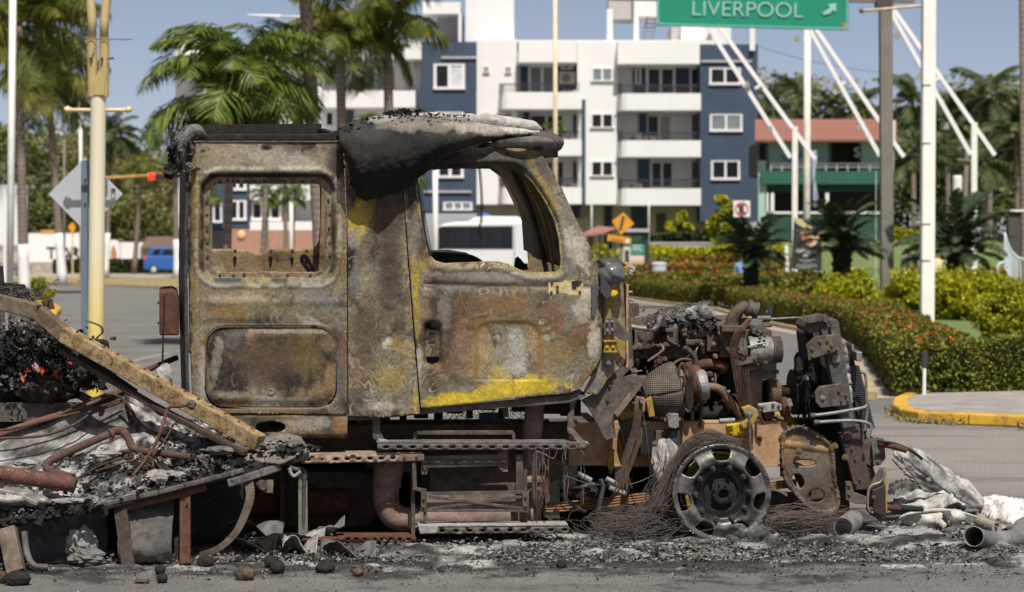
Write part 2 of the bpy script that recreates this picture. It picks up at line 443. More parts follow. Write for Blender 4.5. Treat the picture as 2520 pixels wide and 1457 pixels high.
# ---------------------------------------------------------------- foliage tools
def mleaf(name,stops,trans=.25,rough=.55):
 """leaf colours chosen leaf by leaf"""
 t=NT(name); g=t.n('ShaderNodeNewGeometry'); oi=t.n('ShaderNodeObjectInfo')
 f=t.math('ADD',t.math('MULTIPLY',g.outputs['Random Per Island'],.75),t.math('MULTIPLY',oi.outputs['Random'],.25))
 c=t.ramp(f,stops); t.fin(c,rough,spec=.3)
 tr=t.n('ShaderNodeBsdfTranslucent'); ms=t.n('ShaderNodeMixShader'); ms.inputs[0].default_value=trans
 t.l(t.mix(1.0,c,(.9,1.0,.45),'MULTIPLY'),tr.inputs[0]); t.l(t.b.outputs[0],ms.inputs[1]); t.l(tr.outputs[0],ms.inputs[2])
 t.l(ms.outputs[0],t.t.nodes['Material Output'].inputs[0]); return t.m
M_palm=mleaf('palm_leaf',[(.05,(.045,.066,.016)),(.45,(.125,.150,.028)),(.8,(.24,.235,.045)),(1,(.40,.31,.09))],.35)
M_palm_dark=mleaf('dark_palm_leaf',[(.05,(.026,.042,.016)),(.5,(.058,.082,.028)),(1,(.14,.155,.055))])  # darker green leaf for the dark crowned palms
M_fan=mleaf('bright_palm_leaf',[(.05,(.035,.066,.014)),(.5,(.11,.165,.032)),(1,(.28,.30,.07))],.33,.35)
M_cycad=mleaf('cycad_leaf',[(.05,(.018,.030,.014)),(.6,(.044,.064,.030)),(1,(.11,.135,.065))],.15,.4)
M_tree=mleaf('tree_leaf',[(.05,(.055,.072,.022)),(.5,(.125,.145,.045)),(1,(.25,.25,.085))])
M_tree2=mleaf('olive_tree_leaf',[(.05,(.085,.088,.036)),(.5,(.18,.175,.068)),(1,(.31,.28,.115))])
M_hedge=mleaf('hedge_leaf',[(.05,(.034,.046,.010)),(.5,(.135,.150,.022)),(1,(.38,.35,.04))])
M_hedge_far=mleaf('dark_hedge_leaf',[(.05,(.018,.03,.008)),(.6,(.04,.06,.015)),(1,(.09,.10,.03))])
M_gold=mleaf('golden_leaf',[(.05,(.10,.13,.008)),(.45,(.30,.31,.012)),(1,(.56,.50,.02))],.3)
M_flower=mleaf('orange_flower',[(.1,(.42,.05,.012)),(.6,(.60,.10,.02)),(1,(.65,.17,.04))],.2)
t=NT('palm_trunk'); sp=t.n('ShaderNodeSeparateXYZ'); t.l(t.coord(),sp.inputs[0])
rg=t.math('FRACT',t.math('ADD',t.math('MULTIPLY',sp.outputs[2],5.5),t.math('MULTIPLY',t.noise(2.5,4),.8)))
tc=t.ramp(t.math('ADD',t.math('MULTIPLY',t.noise(3,7,.7),.7),t.math('MULTIPLY',rg,.3)),[(.25,(.11,.085,.065)),(.5,(.21,.165,.135)),(.8,(.31,.25,.21))])
M_trunk=t.fin(tc,.92,0,t.math('ADD',rg,t.noise(12,4)),.6,.03)
M_lime=mplain('limewash',(.70,.70,.68),.85,.12,6,bump=.4)
M_bark=mplain('bark',(.13,.10,.075),.95,.4,9,bump=.8,bdist=.02)
M_core=mplain('inner_twigs',(.030,.034,.010),1,.4,8)

def leafcloud(name,mat,parent,pts,size,rng,flat=.0,elong=1.6,loc=None):
 """one leaf-shaped quad at each point; flat biases the blades to lie level"""
 pts=np.asarray(pts); n=len(pts)
 a=rng.normal(size=(n,3)); a[:,2] *= (1-flat); a /= np.linalg.norm(a,axis=1,keepdims=True)+1e-9
 b=rng.normal(size=(n,3)); b -= a*(a*b).sum(1,keepdims=True); b /= np.linalg.norm(b,axis=1,keepdims=True)+1e-9
 s=size*rng.uniform(.6,1.3,(n,1)); A=a*s*elong/2; B=b*s/2
 V=np.stack([pts-A,pts-A*.1+B,pts+A,pts-A*.1-B],1).reshape(-1,3)
 Fq=np.arange(4*n).reshape(n,4)
 return obj(name,npmesh(name,V,Fq),mat,parent,loc)
def clump_points(rng,centre,rad,nclump,per,crad):
 """points spread through many clumps filling an ellipsoid unevenly"""
 c=rng.normal(size=(nclump,3)); c /= np.linalg.norm(c,axis=1,keepdims=True); c *= rng.uniform(.35,1,(nclump,1))**.6
 c=c*np.array(rad)+np.array(centre); out=[]
 for q in c:
  d=rng.normal(size=(per,3)); d /= np.linalg.norm(d,axis=1,keepdims=True)
  out.append(q+d*(rng.uniform(.2,1,(per,1))**.5)*crad*rng.uniform(.6,1.3)*np.array([1,1,.75]))
 return np.concatenate(out)
RNG=np.random.default_rng(11)
def tree(label,base,h,rad,zc,mat,n=26,per=90,size=.3,crad=None,group=None,name='tree',trunk_r=.2):
 b=Vector(base); T_=thing(name,label,'tree',b,group)
 tm=MB(); top=b+Vector((RNG.uniform(-.4,.4),0,zc))
 tm.tube([b,b.lerp(top,.5)+Vector((RNG.uniform(-.2,.2),0,0)),top],[trunk_r,trunk_r*.8,trunk_r*.45],8)
 for _ in range(5):
  e=top+Vector((RNG.uniform(-1,1)*rad[0]*.7,RNG.uniform(-1,1)*rad[1]*.6,RNG.uniform(-.2,.7)*rad[2]))
  s=b.lerp(top,RNG.uniform(.5,.95)); tm.tube([s,s.lerp(e,.5)+Vector((0,0,.3)),e],[trunk_r*.4,trunk_r*.28,.03],6)
 tm.build('trunk',M_bark,T_,smooth=True)
 size *= .68; per=int(per*1.9); c=(b.x,b.y,b.z+zc+rad[2]*.25)
 leafcloud('crown',mat,T_,clump_points(RNG,c,rad,n,per,crad or max(rad)*.34),size,RNG,.3)
 return T_
def frond_mesh(L,pitch,droop,nl,ll,lw,hang,seed,bare=.12):
 """feather leaf along +X: midrib plus leaflets in two ranks; pitch=start angle,droop=bend along it"""
 r=np.random.default_rng(seed); V=[]; Fq=[]
 pts=[]; p=np.zeros(3); a=math.radians(pitch); N=14
 for i in range(N+1):
  pts.append(p.copy()); aa=a-math.radians(droop)*(i/N)**1.3
  p=p+np.array([math.cos(aa),0,math.sin(aa)])*L/N
 pts=np.array(pts)
 def at(s):
  x=s*N; i=min(int(x),N-1); f=x-i; return pts[i]*(1-f)+pts[i+1]*f,(pts[i+1]-pts[i])/np.linalg.norm(pts[i+1]-pts[i])
 for i in range(N):
  w0=.022*L/2.5*(1-i/N)+.004; w1=.022*L/2.5*(1-(i+1)/N)+.004; k=len(V)
  V += [pts[i]+[0,-w0,0],pts[i]+[0,w0,0],pts[i+1]+[0,w1,0],pts[i+1]+[0,-w1,0]]; Fq.append((k,k+1,k+2,k+3))
 for i in range(nl):
  s=bare+(1-bare)*(i+.5)/nl; c,tg=at(s)
  l=ll*(math.sin(math.pi*min(1,.18+s*.86))**.6)*r.uniform(.8,1.12)
  for sd in (-1,1):
   out=np.array([0,sd,.0]); d=tg*r.uniform(.45,.75)+out*r.uniform(.7,.95)+np.array([0,0,r.uniform(-.1,.25)]); d /= np.linalg.norm(d)
   g=np.array([0,0,-1.0]); m=c+d*l*.5+g*l*hang*.18; e=c+d*l*.85+g*l*hang*r.uniform(.45,.8)
   wv=np.cross(d,[0,0,1.0])*.3+tg*.9; wv=wv/np.linalg.norm(wv)*lw/2
   k=len(V); V += [c-wv*.5,c+wv*.5,m+wv,m-wv,e]; Fq.append((k,k+1,k+2,k+3)); Fq.append((k+3,k+2,k+4,k+4))
 me=bpy.data.meshes.new('frond')
 me.from_pydata([tuple(map(float,v)) for v in V],[],[f if f[2] != f[3] else f[:3] for f in Fq]); me.update(); return me
def frond_set(L,ll,lw,hang,nl,mat,seed,kinds=((70,90),(45,100),(20,95),(-10,70),(-45,35))):
 out=[]
 for i,(p,d) in enumerate(kinds):
  me=frond_mesh(L*(1-.06*i),p,d,nl,ll,lw,hang,seed+i); me.materials.append(mat); out.append(me)
 return out
def palm(label,base,top,r0,r1,fronds,n,group=None,lean=.0,name='palm_tree',lime=None,trunk_mat=None,rnd=0,kindw=None,scale=1.0,nuts=0,stump=0):
 b=Vector(base); tp=Vector(top); T_=thing(name,label,'palm tree',b,group)
 tm=MB(); N=9; pts=[]; rs=[]
 for i in range(N+1):
  s=i/N; pts.append(b.lerp(tp,s)+Vector((lean*math.sin(s*math.pi),0,0))); rs.append(r0+(r1-r0)*s+(.25*r0*(1-s*6) if s<.17 else 0))
 tm.tube(pts,rs,12); tm.build('trunk',trunk_mat or M_trunk,T_,smooth=True)
 if lime:
  q=MB(); f=min(.98,lime/(tp-b).length); pl=[]; rl=[]
  for i in range(5):
   s=f*i/4; pl.append(b.lerp(tp,s)+Vector((lean*math.sin(s*math.pi),0,0))); rl.append(r0+(r1-r0)*s+(.25*r0*(1-s*6) if s<.17 else 0)+.012)
  q.tube(pl,rl,12); q.build('limewash_band',M_lime,T_,smooth=True)
 if stump:
  q=MB()
  for i in range(10):
   a=i*2.4; c=tp+Vector((math.cos(a)*r1*1.1,math.sin(a)*r1*1.1,-.1-.12*(i % 6))); q.tube([c,c+Vector((math.cos(a)*.12,math.sin(a)*.12,.28))],[.07,.03],5)
  q.build('leaf_bases',M_bark,T_)['kind']='stuff'
 rg=random.Random(rnd); nk=len(fronds)
 for i in range(n):
  k=rg.choices(range(nk),kindw or [1]*nk)[0]
  f=bpy.data.objects.new('frond',fronds[k]); COL.objects.link(f); f.parent=T_
  f.location=tp-b+Vector((0,0,-.03*k)); f.rotation_euler=(rg.uniform(-.35,.35),rg.uniform(-.12,.12),2*math.pi*(i*.381966)+rg.uniform(-.3,.3))
  f.scale=(scale*rg.uniform(.85,1.1),)*3
 if nuts:
  mt=bpy.data.materials.get('green_coconut') or mplain('green_coconut',(.13,.14,.03),.6,.3,5); n0=None
  for i in range(nuts):
   a=i*2.1; c=tp+Vector((math.cos(a)*.28,math.sin(a)*.28,-.25-.1*(i % 3)))
   if n0 is None: n0=MB().blob(c,.13,.08,2,1,8,6).build('coconut',mt,T_,smooth=True); c0=c
   else: o_=n0.copy(); COL.objects.link(o_); o_.parent=T_; o_.location=n0.location+(c-c0)
 return T_
def hedge(label,path,w,h,mat,leaf,dens,group=None,flowers=0,name='hedge',zf=None,lumpy=.12,fsize=.09,top_only=False):
 """clipped hedge along a ground path: twig core,leaves over it,flowers on it"""
 path=[Vector(p) for p in path]; T_=thing(name,label,'hedge',path[len(path) // 2],group)
 zf=zf or (lambda x,y: .0)
 segs=[(a,b,(b-a).length) for a,b in zip(path[:-1],path[1:])]; tot=sum(s[2] for s in segs)
 core=MB()
 for i_,(a,b,L) in enumerate(segs):
  dd=(b-a).normalized()
  if i_==0: a=a+dd*min(.35,L*.4)
  if i_==len(segs)-1: b=b-dd*min(.35,L*.4)
  za,zb=zf(a.x,a.y),zf(b.x,b.y); d=(b-a).normalized(); s=Vector((d.y,-d.x,0))*w*.36
  A=Vector((a.x,a.y,za)); B=Vector((b.x,b.y,zb)); up=Vector((0,0,h*.82))
  core.hexa([A-s,A+s,B+s,B-s,A-s+up,A+s+up,B+s+up,B-s+up])
 core.build('twigs',M_core,T_)
 n=int(dens*tot*(w+2*h)); L=np.array([s[2] for s in segs]); pick=RNG.choice(len(segs),n,p=L/L.sum()); f=RNG.uniform(0,1,n)
 A=np.array([[s[0].x,s[0].y] for s in segs]); B=np.array([[s[1].x,s[1].y] for s in segs])
 c=A[pick]+(B[pick]-A[pick])*f[:,None]; d=(B-A)[pick]; d /= np.linalg.norm(d,axis=1,keepdims=True); s=np.stack([d[:,1],-d[:,0]],1)
 side=RNG.uniform(0,1,n); pt=w/(w+2*h); topm=side<pt
 off=np.where(topm,RNG.uniform(-.5,.5,n)*w,np.where(side<pt+(1-pt)*.6,-.5,.5)*np.sign(RNG.normal(size=n))*w)
 zz=np.where(topm,h,RNG.uniform(.03,1,n)*h)
 bump=lumpy*(fbm(c[:,0]*2.2,c[:,1]*2.2+zz*2,3)-.5)*2
 off=off*(1+bump/w); zz=zz*(1+bump*.9/h*(zz/h))+RNG.normal(size=n)*.02
 xy=c+s*off[:,None]+RNG.normal(size=(n,2))*.03
 z0=np.array([zf(x,y) for x,y in c]) if zf(path[0].x,path[0].y)+zf(path[-1].x,path[-1].y) else np.zeros(n)
 pts=np.column_stack([xy,zz+z0])
 for e,o2 in ((path[0],path[1]),(path[-1],path[-2])):
  k=int(dens*w*h*1.3); dd=(e-o2).normalized(); ss=Vector((dd.y,-dd.x,0)); q=np.array([tuple(e+ss*RNG.uniform(-.5,.5)*w+dd*RNG.uniform(-.25,.06)) for _ in range(k)]); q[:,2]=RNG.uniform(.03,1,k)*h+zf(e.x,e.y); pts=np.concatenate([pts,q])
 tag(leafcloud('foliage',mat,T_,pts,leaf,RNG,.15),kind='stuff')
 if flowers:
  m=int(flowers*tot); idx=RNG.choice(n,m); q=pts[idx]+np.array([0,0,.02]); reps=7
  q=(q[:,None,:]+RNG.normal(size=(m,reps,3))*fsize*.45).reshape(-1,3)
  tag(leafcloud('flowers',M_flower,T_,q,fsize*.7,RNG,.5,1.1),kind='stuff')
 return T_
# ================================================================ BUILDINGS
t=NT('white_render'); nA=t.noise(.45,6,.6); nB=t.noise(1.3,6,.7,stretch=(1,1,.12))
M_white=t.fin(t.mix(t.ramp(nB,[(.58,.0),(.76,.20)]),t.ramp(nA,[(.3,(.68,.68,.675)),(.7,(.74,.74,.735))]),(.44,.43,.40)),.85)
M_shadewhite=M_white
M_blue=mplain('navy_render',(.036,.058,.100),.8,.16,1.2)
M_glass=mplain('dark_glass',(.012,.014,.018),.2,.3,1,spec=.25)
M_blind=mplain('grey_blind',(.16,.19,.20),.6,.12,2)
M_frame=mplain('white_window_frame',(.72,.70,.72),.5,.05,3)
M_beige=mplain('beige_render',(.46,.40,.34),.85,.08,1)
M_greyw=mplain('grey_render',(.42,.40,.41),.85,.08,1)
M_rail=mplain('dark_railing',(.035,.037,.045),.5,.2,5)
M_pinkb=mplain('pink_brick',(.36,.20,.15),.85,.22,5,bump=.6,bdist=.01)
M_acw=mplain('air_conditioner_white',(.62,.60,.56),.5,.08,4)
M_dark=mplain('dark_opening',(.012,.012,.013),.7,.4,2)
M_louvre=mplain('brown_louvre',(.10,.075,.06),.7,.2,6)
BY=150.0
bld=thing('apartment_building','white and navy apartment building of four storeys with curved balconies behind the wreck','building',P(1450,660,BY))
def slabs(name,mat,rects,Y0,Y1,parent=bld,bevel=0,label=None):
 for r in rects: o_=MB().slab(*r,Y0,Y1).build(name,mat,parent,bevel=bevel,label=label)
 return o_
zb=700
# walls: the white mass sits 2.2 m behind the front so balconies are real recesses
slabs('wall',M_white,[(1173,97,1272,503),(1421,102,1519,503)],BY,BY+8)
slabs('wall',M_white,[(1272,160,1421,503),(1519,160,1722,503)],BY+2.4,BY+8)
slabs('wall',M_beige,[(1173,503,1745,700)],BY+2.4,BY+8)
slabs('wall',M_blue,[(1038,103,1173,222),(1026,222,1172.5,520)],BY-.6,BY+8)
slabs('wall',M_blue,[(1723,109,1865,545)],BY-.6,BY+9)
slabs('wall',M_blue,[(1431,245,1441,503)],BY-.15,BY+.6)
slabs('wall',M_blue,[(1282,152,1421,232),(1558,158,1719,235)],BY+2.2,BY+2.39)
slabs('wall',M_blue,[(1573,276,1592,350),(1570,388,1598,463),(1288,272,1303,346),(1284,388,1295,463)],BY+2.2,BY+2.39)
slabs('wall',M_beige,[(1745,503,1760,640)],BY,BY+5)
slabs('roof_parapet',M_white,[(1276,101,1420,153)],BY-1.2,BY+2.6)
slabs('roof_parapet',M_white,[(1520,101,1722,157)],BY-1.2,BY+2.6)
slabs('roof_slab',M_white,[(1172,99,1724,103)],BY+.3,BY+9)
slabs('roof_tower',M_white,[(1146,-60,1265,103)],BY+1,BY+7)
slabs('roof_room',M_greyw,[(1075,34,1140,103)],BY+4,BY+7)
slabs('roof_canopy',M_white,[(1040,5,1134,34)],BY+1.5,BY+7)
slabs('roof_post',M_white,[(1128,34,1136,103)],BY+1.5,BY+1.9)
# water tank deck: grey curved canopy on posts, white box, ladder
def canopy(a,b): return P(1496+68*a,45-3*math.sin(a*2.2)-70*b*0-(0 if b<.5 else 55),BY+1+b*3)
slabs('roof_canopy',M_greyw,[(1498,-30,1563,47)],BY+2.0,BY+5,label='grey shade canopy over the roof deck')
slabs('roof_tower',M_white,[(1563,-60,1616,40)],BY+1,BY+5)
slabs('roof_post',M_white,[(1494,22,1508,103)],BY+1,BY+1.5)
slabs('roof_post',M_white,[(1560,-10,1572,106)],BY+.6,BY+1)
lad=MB(); lad.bar(P(1592,42,BY+1.5),P(1581,104,BY+1.5),.08); lad.bar(P(1616,42,BY+1.5),P(1605,104,BY+1.5),.08)
for i in range(6): lad.bar(P(1591-i*1.9,48+i*10,BY+1.5),P(1615-i*1.9,48+i*10,BY+1.5),.07)
lad.build('ladder',mplain('grey_steel',(.16,.15,.18),.6),bld)
slabs('roof_tower',M_white,[(1676,60,1799,112)],BY+1,BY+5); slabs('roof_tower',M_greyw,[(1652,66,1676,104)],BY+1.6,BY+5)
slabs('roof_post',M_white,[(1845,66,1858,124)],BY-.9,BY-.61)
# windows: frame bars, mullion, glass panes
def window(u0,v0,u1,v1,Y,n=2,fr=4.0,sill=3,glass=None,parent=bld,fm=None):
 m=MB(); Yf=Y-.07
 m.slab(u0,v0,u0+fr,v1,Yf,Y+.05); m.slab(u1-fr,v0,u1,v1,Yf,Y+.05)
 m.slab(u0+fr,v0,u1-fr,v0+fr*.6,Yf,Y+.05); m.slab(u0-1,v1-fr*.6,u1+1,v1+sill,Yf-.08,Y+.05)
 wd=(u1-u0-2*fr)/n
 for i in range(1,n):
  c=u0+fr+wd*i; m.slab(c-fr*.5,v0+fr*.6,c+fr*.5,v1-fr*.6,Yf,Y+.05)
 f=m.build('window',fm or M_frame,parent)
 for i in range(n):
  a=u0+fr+wd*i+(fr*.5 if i else 0); b=u0+fr+wd*(i+1)-(fr*.5 if i<n-1 else 0)
  g=glass[i] if isinstance(glass,(list,tuple)) else (glass or M_glass)
  MB().slab(a,v0+fr*.6,b,v1-fr*.6,Y-.02,Y+.02).build('pane',g,f)
 return f
YB=BY-.6
window(1067,157,1144,218,YB,2,7,2,[M_glass,mplain('bright_pane',(.55,.55,.58),.3)])
window(1072,276,1141,300,YB,2,6); window(1074,384,1141,436,YB,2,7,2)
window(1091,497,1162,517,YB,3,5,1,M_blind)
slabs('ledge',M_greyw,[(1044,469,1160,474),(1086,139,1173,144)],YB-.15,YB)
window(1455,167,1509,200,BY,2,5,0,M_blind); window(1453,279,1511,315,BY,2,5,0); window(1453,396,1511,434,BY,2,5,0)
for u in (1189,1243):
 for v in (163,277): window(u,v,u+15,v+16,BY,2,2.4,0)
window(1746,167,1823,206,YB,2,5); window(1747,281,1827,321,YB,2,5,3,M_blind); window(1750,395,1821,440,YB,2,5)
slabs('ledge',M_greyw,[(1726,148,1850,153)],YB-.15,YB)
YD=BY+2.2
window(1300,163,1368,231,YD,2,6,0,M_blind); window(1590,167,1662,231,YD,2,6,0); window(1563,168,1578,206,YD,1,5,0); window(1697,167,1722,231,YD,1,5,0)
window(1302,282,1388,346,YD+.2,2,5,0); window(1300,396,1390,463,YD+.2,2,5,0)
window(1590,283,1654,348,YD+.2,2,5,0,[M_glass,mplain('beige_curtain',(.38,.33,.28),.8)])
window(1600,398,1658,461,YD+.2,2,5,0)
for v0,v1 in ((283,346),(398,462)): slabs('door',M_louvre,[(1703,v0,1716,v1)],YD+.1,YD+.21); slabs('door',M_dark,[(1411,v0,1421,v1)],YD+.1,YD+.21)
slabs('door',M_glass,[(1487,507,1506,690)],YD+.1,YD+.22); slabs('door',M_blue,[(1553,505,1592,690)],YD+.1,YD+.22)
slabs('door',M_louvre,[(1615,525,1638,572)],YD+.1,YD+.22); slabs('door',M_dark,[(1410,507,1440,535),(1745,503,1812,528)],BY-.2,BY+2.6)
# balconies: curved left corner parapet, floor slab, railing
def balcony(u0,v0,u1,v1,proj=1.3,r=34):
 m=MB(); pr=[]
 for a,b in ((0,0),(.1,.55),(.3,.86),(.6,.98),(1,1)): pr.append((u0+r*a,-proj*b))
 pr += [(u1,-proj)]
 n=len(pr)
 fr=[P(u,v1,BY)+Vector((0,dy,0)) for u,dy in pr]
 zt=P(0,v0,BY).z; zl=fr[0].z
 outer=[(p.x,p.y) for p in fr]; inner=[(min(p.x+.16,fr[-1].x),p.y+.16) for p in fr]
 poly=outer+[(fr[-1].x,BY+2.3),(inner[0][0]-.16,BY+2.3)]
 m.prism([(x,y,zl) for x,y in poly],(0,0,.25))
 for i in range(n-1):
  a,b=outer[i],outer[i+1]; c,d=inner[i+1],inner[i]
  m.prism([(a[0],a[1],zl+.25),(b[0],b[1],zl+.25),(c[0],c[1],zl+.25),(d[0],d[1],zl+.25)],(0,0,zt-zl-.25))
 return m.build('balcony',M_white,bld)
def railing(u0,u1,v0,v1,dy=-1.15,step=6.5):
 m=MB(); Y=BY+dy; m.bar(P(u0,v0,Y),P(u1,v0,Y),.07)
 for i in range(int((u1-u0)/step)+1): m.bar(P(u0+i*step,v0,Y),P(u0+i*step,v1,Y),.045)
 m.build('railing',M_rail,bld)
for v0,v1 in ((230,271),(345,385),(462,503)): balcony(1227,v0,1430,v1); balcony(1518,v0+3,1721,v1+3)
for v0 in (207,324,440):
 railing(1230,1425,v0,v0+24); railing(1522,1716,v0+3,v0+27)
 for ub in (1227,1518):
  m=MB()
  for i in range(4): m.bar(P(ub+3+i*3,v0,BY-.2-i*.25),P(ub+3+i*3,v0+24,BY-.2-i*.25),.05)
  m.bar(P(ub+3,v0,BY-.1),P(ub+13,v0,BY-1),.07); m.build('railing',M_rail,bld)
# left wing (mostly behind the palms)
slabs('wall',M_white,[(800,98,1037,145)],BY-.9,BY+8,label='white top storey band of the left wing')
slabs('wall',M_white,[(615,145,1037,700)],BY+1.6,BY+8)
slabs('balcony',M_white,[(795,223,1022,264)],BY-1,BY+1.6); slabs('balcony',M_white,[(615,335,1022,378),(615,545,1022,566)],BY-1,BY+1.6)
slabs('balcony',M_white,[(615,455,1022,492)],BY-.8,BY+1.6)
slabs('wall',M_blue,[(508,150,613,561)],BY-.5,BY+8); slabs('wall',M_white,[(432,150,508,561)],BY+.3,BY+8)
slabs('wall',M_white,[(430,96,500,151)],BY-1.5,BY+6)
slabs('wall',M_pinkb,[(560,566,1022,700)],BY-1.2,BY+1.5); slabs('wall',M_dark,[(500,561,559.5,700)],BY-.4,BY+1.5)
window(897,160,952,223,BY+1.6,2,5,0,M_blind); window(958,162,975,223,BY+1.6,1,4,0,M_blind); window(800,160,826,195,BY+1.6,1,4,0)
window(800,275,822,310,BY+1.6,1,4,0); window(625,268,692,335,BY+1.6,2,5,0,M_blind); slabs('wall',M_blue,[(868,190,897,223),(840,265,870,335)],BY+1.4,BY+1.59)
window(563,418,606,466,BY-.5,2,6); window(565,493,606,540,BY-.5,2,6); window(524,498,546,545,BY-.55,1,4); window(618,497,692,540,BY+.8-.9,3,6)
lamp=MB().lathe(P(594,577,BY-1.25),(0,-1,0),[(.26,0),(.24,.06),(.1,.1)],20).build('wall_roundel',mplain('cream_roundel',(.75,.45,.22),.6),bld)
# air conditioners standing on the balconies
def aircon(u0,v0,u1,v1,Y,label):
 c=P((u0+u1)/2,v1,Y); t_=thing('air_conditioner',label,'air conditioner',c,'air conditioner units on the balconies')
 MB().slab(u0,v0,u1,v1,Y,Y+.35).build('casing',M_acw,t_,bevel=.03)
 MB().lathe(P(u0+(u1-u0)*.4,(v0+v1)/2,Y-.004),(0,-1,0),[((v1-v0)*.36*Y/FPX,-.01),((v1-v0)*.36*Y/FPX,.015),((v1-v0)*.1*Y/FPX,.03)],16).build('fan_grille',mplain('grille_grey',(.22,.22,.21),.6),t_)
aircon(1380,152,1412,171,YD-.5,'topmost air conditioner of the stack on the top balcony left of the white window')
aircon(1377,176,1416,207,YD-.5,'large middle air conditioner of the stack on the top balcony')
aircon(1382,222,1420,231,BY,'air conditioner at the foot of the stack on the top balcony')
aircon(1541,329,1581,350,BY,'wider air conditioner on the second balcony beside the navy column')
aircon(1584,334,1616,350,BY,'narrower air conditioner on the second balcony beside the sliding door')
aircon(1535,451,1582,464,BY,'air conditioner on the lowest right balcony')
aircon(1388,333,1416,347,BY,'air conditioner on the second balcony behind the cream flagpole')
aircon(1383,450,1420,464,BY,'air conditioner on the lowest left balcony')
aircon(990,148,1020,168,BY+1.2,'air conditioner hung on the left wing beside the navy block')

# ---- green restaurant with the tiled roof
RY=130.0
M_teal=mplain('pale_teal_wall',(.32,.46,.42),.8,.1,1); M_green=mplain('dark_green_paint',(.012,.095,.060),.7,.15,1.4); M_green2=mplain('deep_green_paint',(.014,.055,.040),.8,.2,1.4)
rst=thing('restaurant_building','two storey green and teal restaurant with red tiled roof and open ground floor','building',P(2020,660,RY))
slabs('wall',M_teal,[(1895,350,2042,422),(2120,350,2200,422)],RY+1,RY+8,rst)
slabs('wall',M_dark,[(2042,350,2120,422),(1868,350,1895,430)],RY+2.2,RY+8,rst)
slabs('wall',M_green,[(1872,421,2200,453)],RY,RY+1.2,rst); slabs('wall',M_green2,[(1880,453,2200,471)],RY+.5,RY+1.5,rst)
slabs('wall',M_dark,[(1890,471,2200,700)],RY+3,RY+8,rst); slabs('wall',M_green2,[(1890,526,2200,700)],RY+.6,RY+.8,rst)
slabs('counter',M_white,[(1893,521,2200,526)],RY+.5,RY+.9,rst)
for u in (1883,1897,2032): slabs('post',M_white,[(u,474,u+8,521)],RY+.3,RY+.7,rst)
slabs('post',M_rail,[(1888,350,1893,421),(2040,350,2046,421)],RY+.2,RY+.5,rst)
slabs('wall',M_teal,[(1866,395,1886,600)],RY+.3,RY+.6,rst)
m=MB(); m.bar(P(1895,403,RY+.1),P(2200,403,RY+.1),.07); m.bar(P(1895,411,RY+.1),P(2200,411,RY+.1),.05)
for i in range(12): m.bar(P(1897+i*27,403,RY+.1),P(1897+i*27,421,RY+.1),.08)
m.build('railing',mplain('silver_rail',(.5,.5,.5),.4,metal=.6),rst)
M_tile=mplain('clay_tile',(.31,.140,.108),.85,.25,2.2,bump=.5)
rf=MB().hexa([P(1858,352,RY-.6),P(2206,350,RY-.6),P(2206,300,RY+5),P(1858,300,RY+5),P(1858,346,RY-.6),P(2206,344,RY-.6),P(2206,296,RY+5),P(1858,296,RY+5)]).build('roof',M_tile,rst)
t0=MB().tube([P(1860,347,RY-.75),P(1860,296,RY+5)],.11,6); tme=None
for i in range(58):
 a=P(1861+i*6,347-i*.02,RY-.72); b=P(1861+i*6,296,RY+5.0)
 if tme is None:
  o_=MB().tube([a,b],.07,6,True).build('roof_tile',M_tile,rf); tme=o_
 else:
  c_=tme.copy(); COL.objects.link(c_); c_.parent=rf; c_.location=tme.location+(a-P(1861,347,RY-.72))
slabs('gable',M_white,[(2192,296,2202,348)],RY-.7,RY+5.5,rst)
def text(name,s,size,mat,parent,loc,sx=1.0,ext=.005,rot=(R(90),0,0),bold=.0,font_align='LEFT'):
 cu=bpy.data.curves.new('t','FONT'); cu.body=s; cu.size=size; cu.extrude=ext; cu.offset=bold; cu.align_x=font_align
 o_=bpy.data.objects.new('t',cu); COL.objects.link(o_); bpy.context.view_layer.update()
 me=bpy.data.meshes.new_from_object(o_.evaluated_get(bpy.context.evaluated_depsgraph_get())); bpy.data.objects.remove(o_)
 me.transform(Matrix.Diagonal((sx,1,1,1))); me.transform(Matrix.Rotation(rot[2],4,'Z') @ Matrix.Rotation(rot[1],4,'Y') @ Matrix.Rotation(rot[0],4,'X'))
 me.transform(Matrix.Translation(Vector(loc)))
 return obj(name,me,mat,parent)
text('letter','S',.75,M_white,rst,P(2101,386,RY+.95),1.0)
def wave(a,b): return P(1922+62*a,372+14*math.sin(a*3.1+.5)+18*b*(1-abs(a-.5)),RY+.96)
MB().grid(wave,14,2).build('wave_emblem',mplain('blue_emblem',(.06,.22,.38),.6),rst,solid=.02)
# vertical blue and white pennant beside the tall pole
pn=MB().grid(lambda a,b: P(2000+9*a-4*b*math.sin(b*5),370+140*b,118)+Vector((0,.25*math.sin(b*9+a*3),0)),4,18).build('pennant',mplain('pale_blue_cloth',(.50,.55,.70),.8,.1,3),loc=P(2002,510,118),solid=.01)
tag(pn,'narrow pale blue pennant hanging beside the tall white mast','flag')

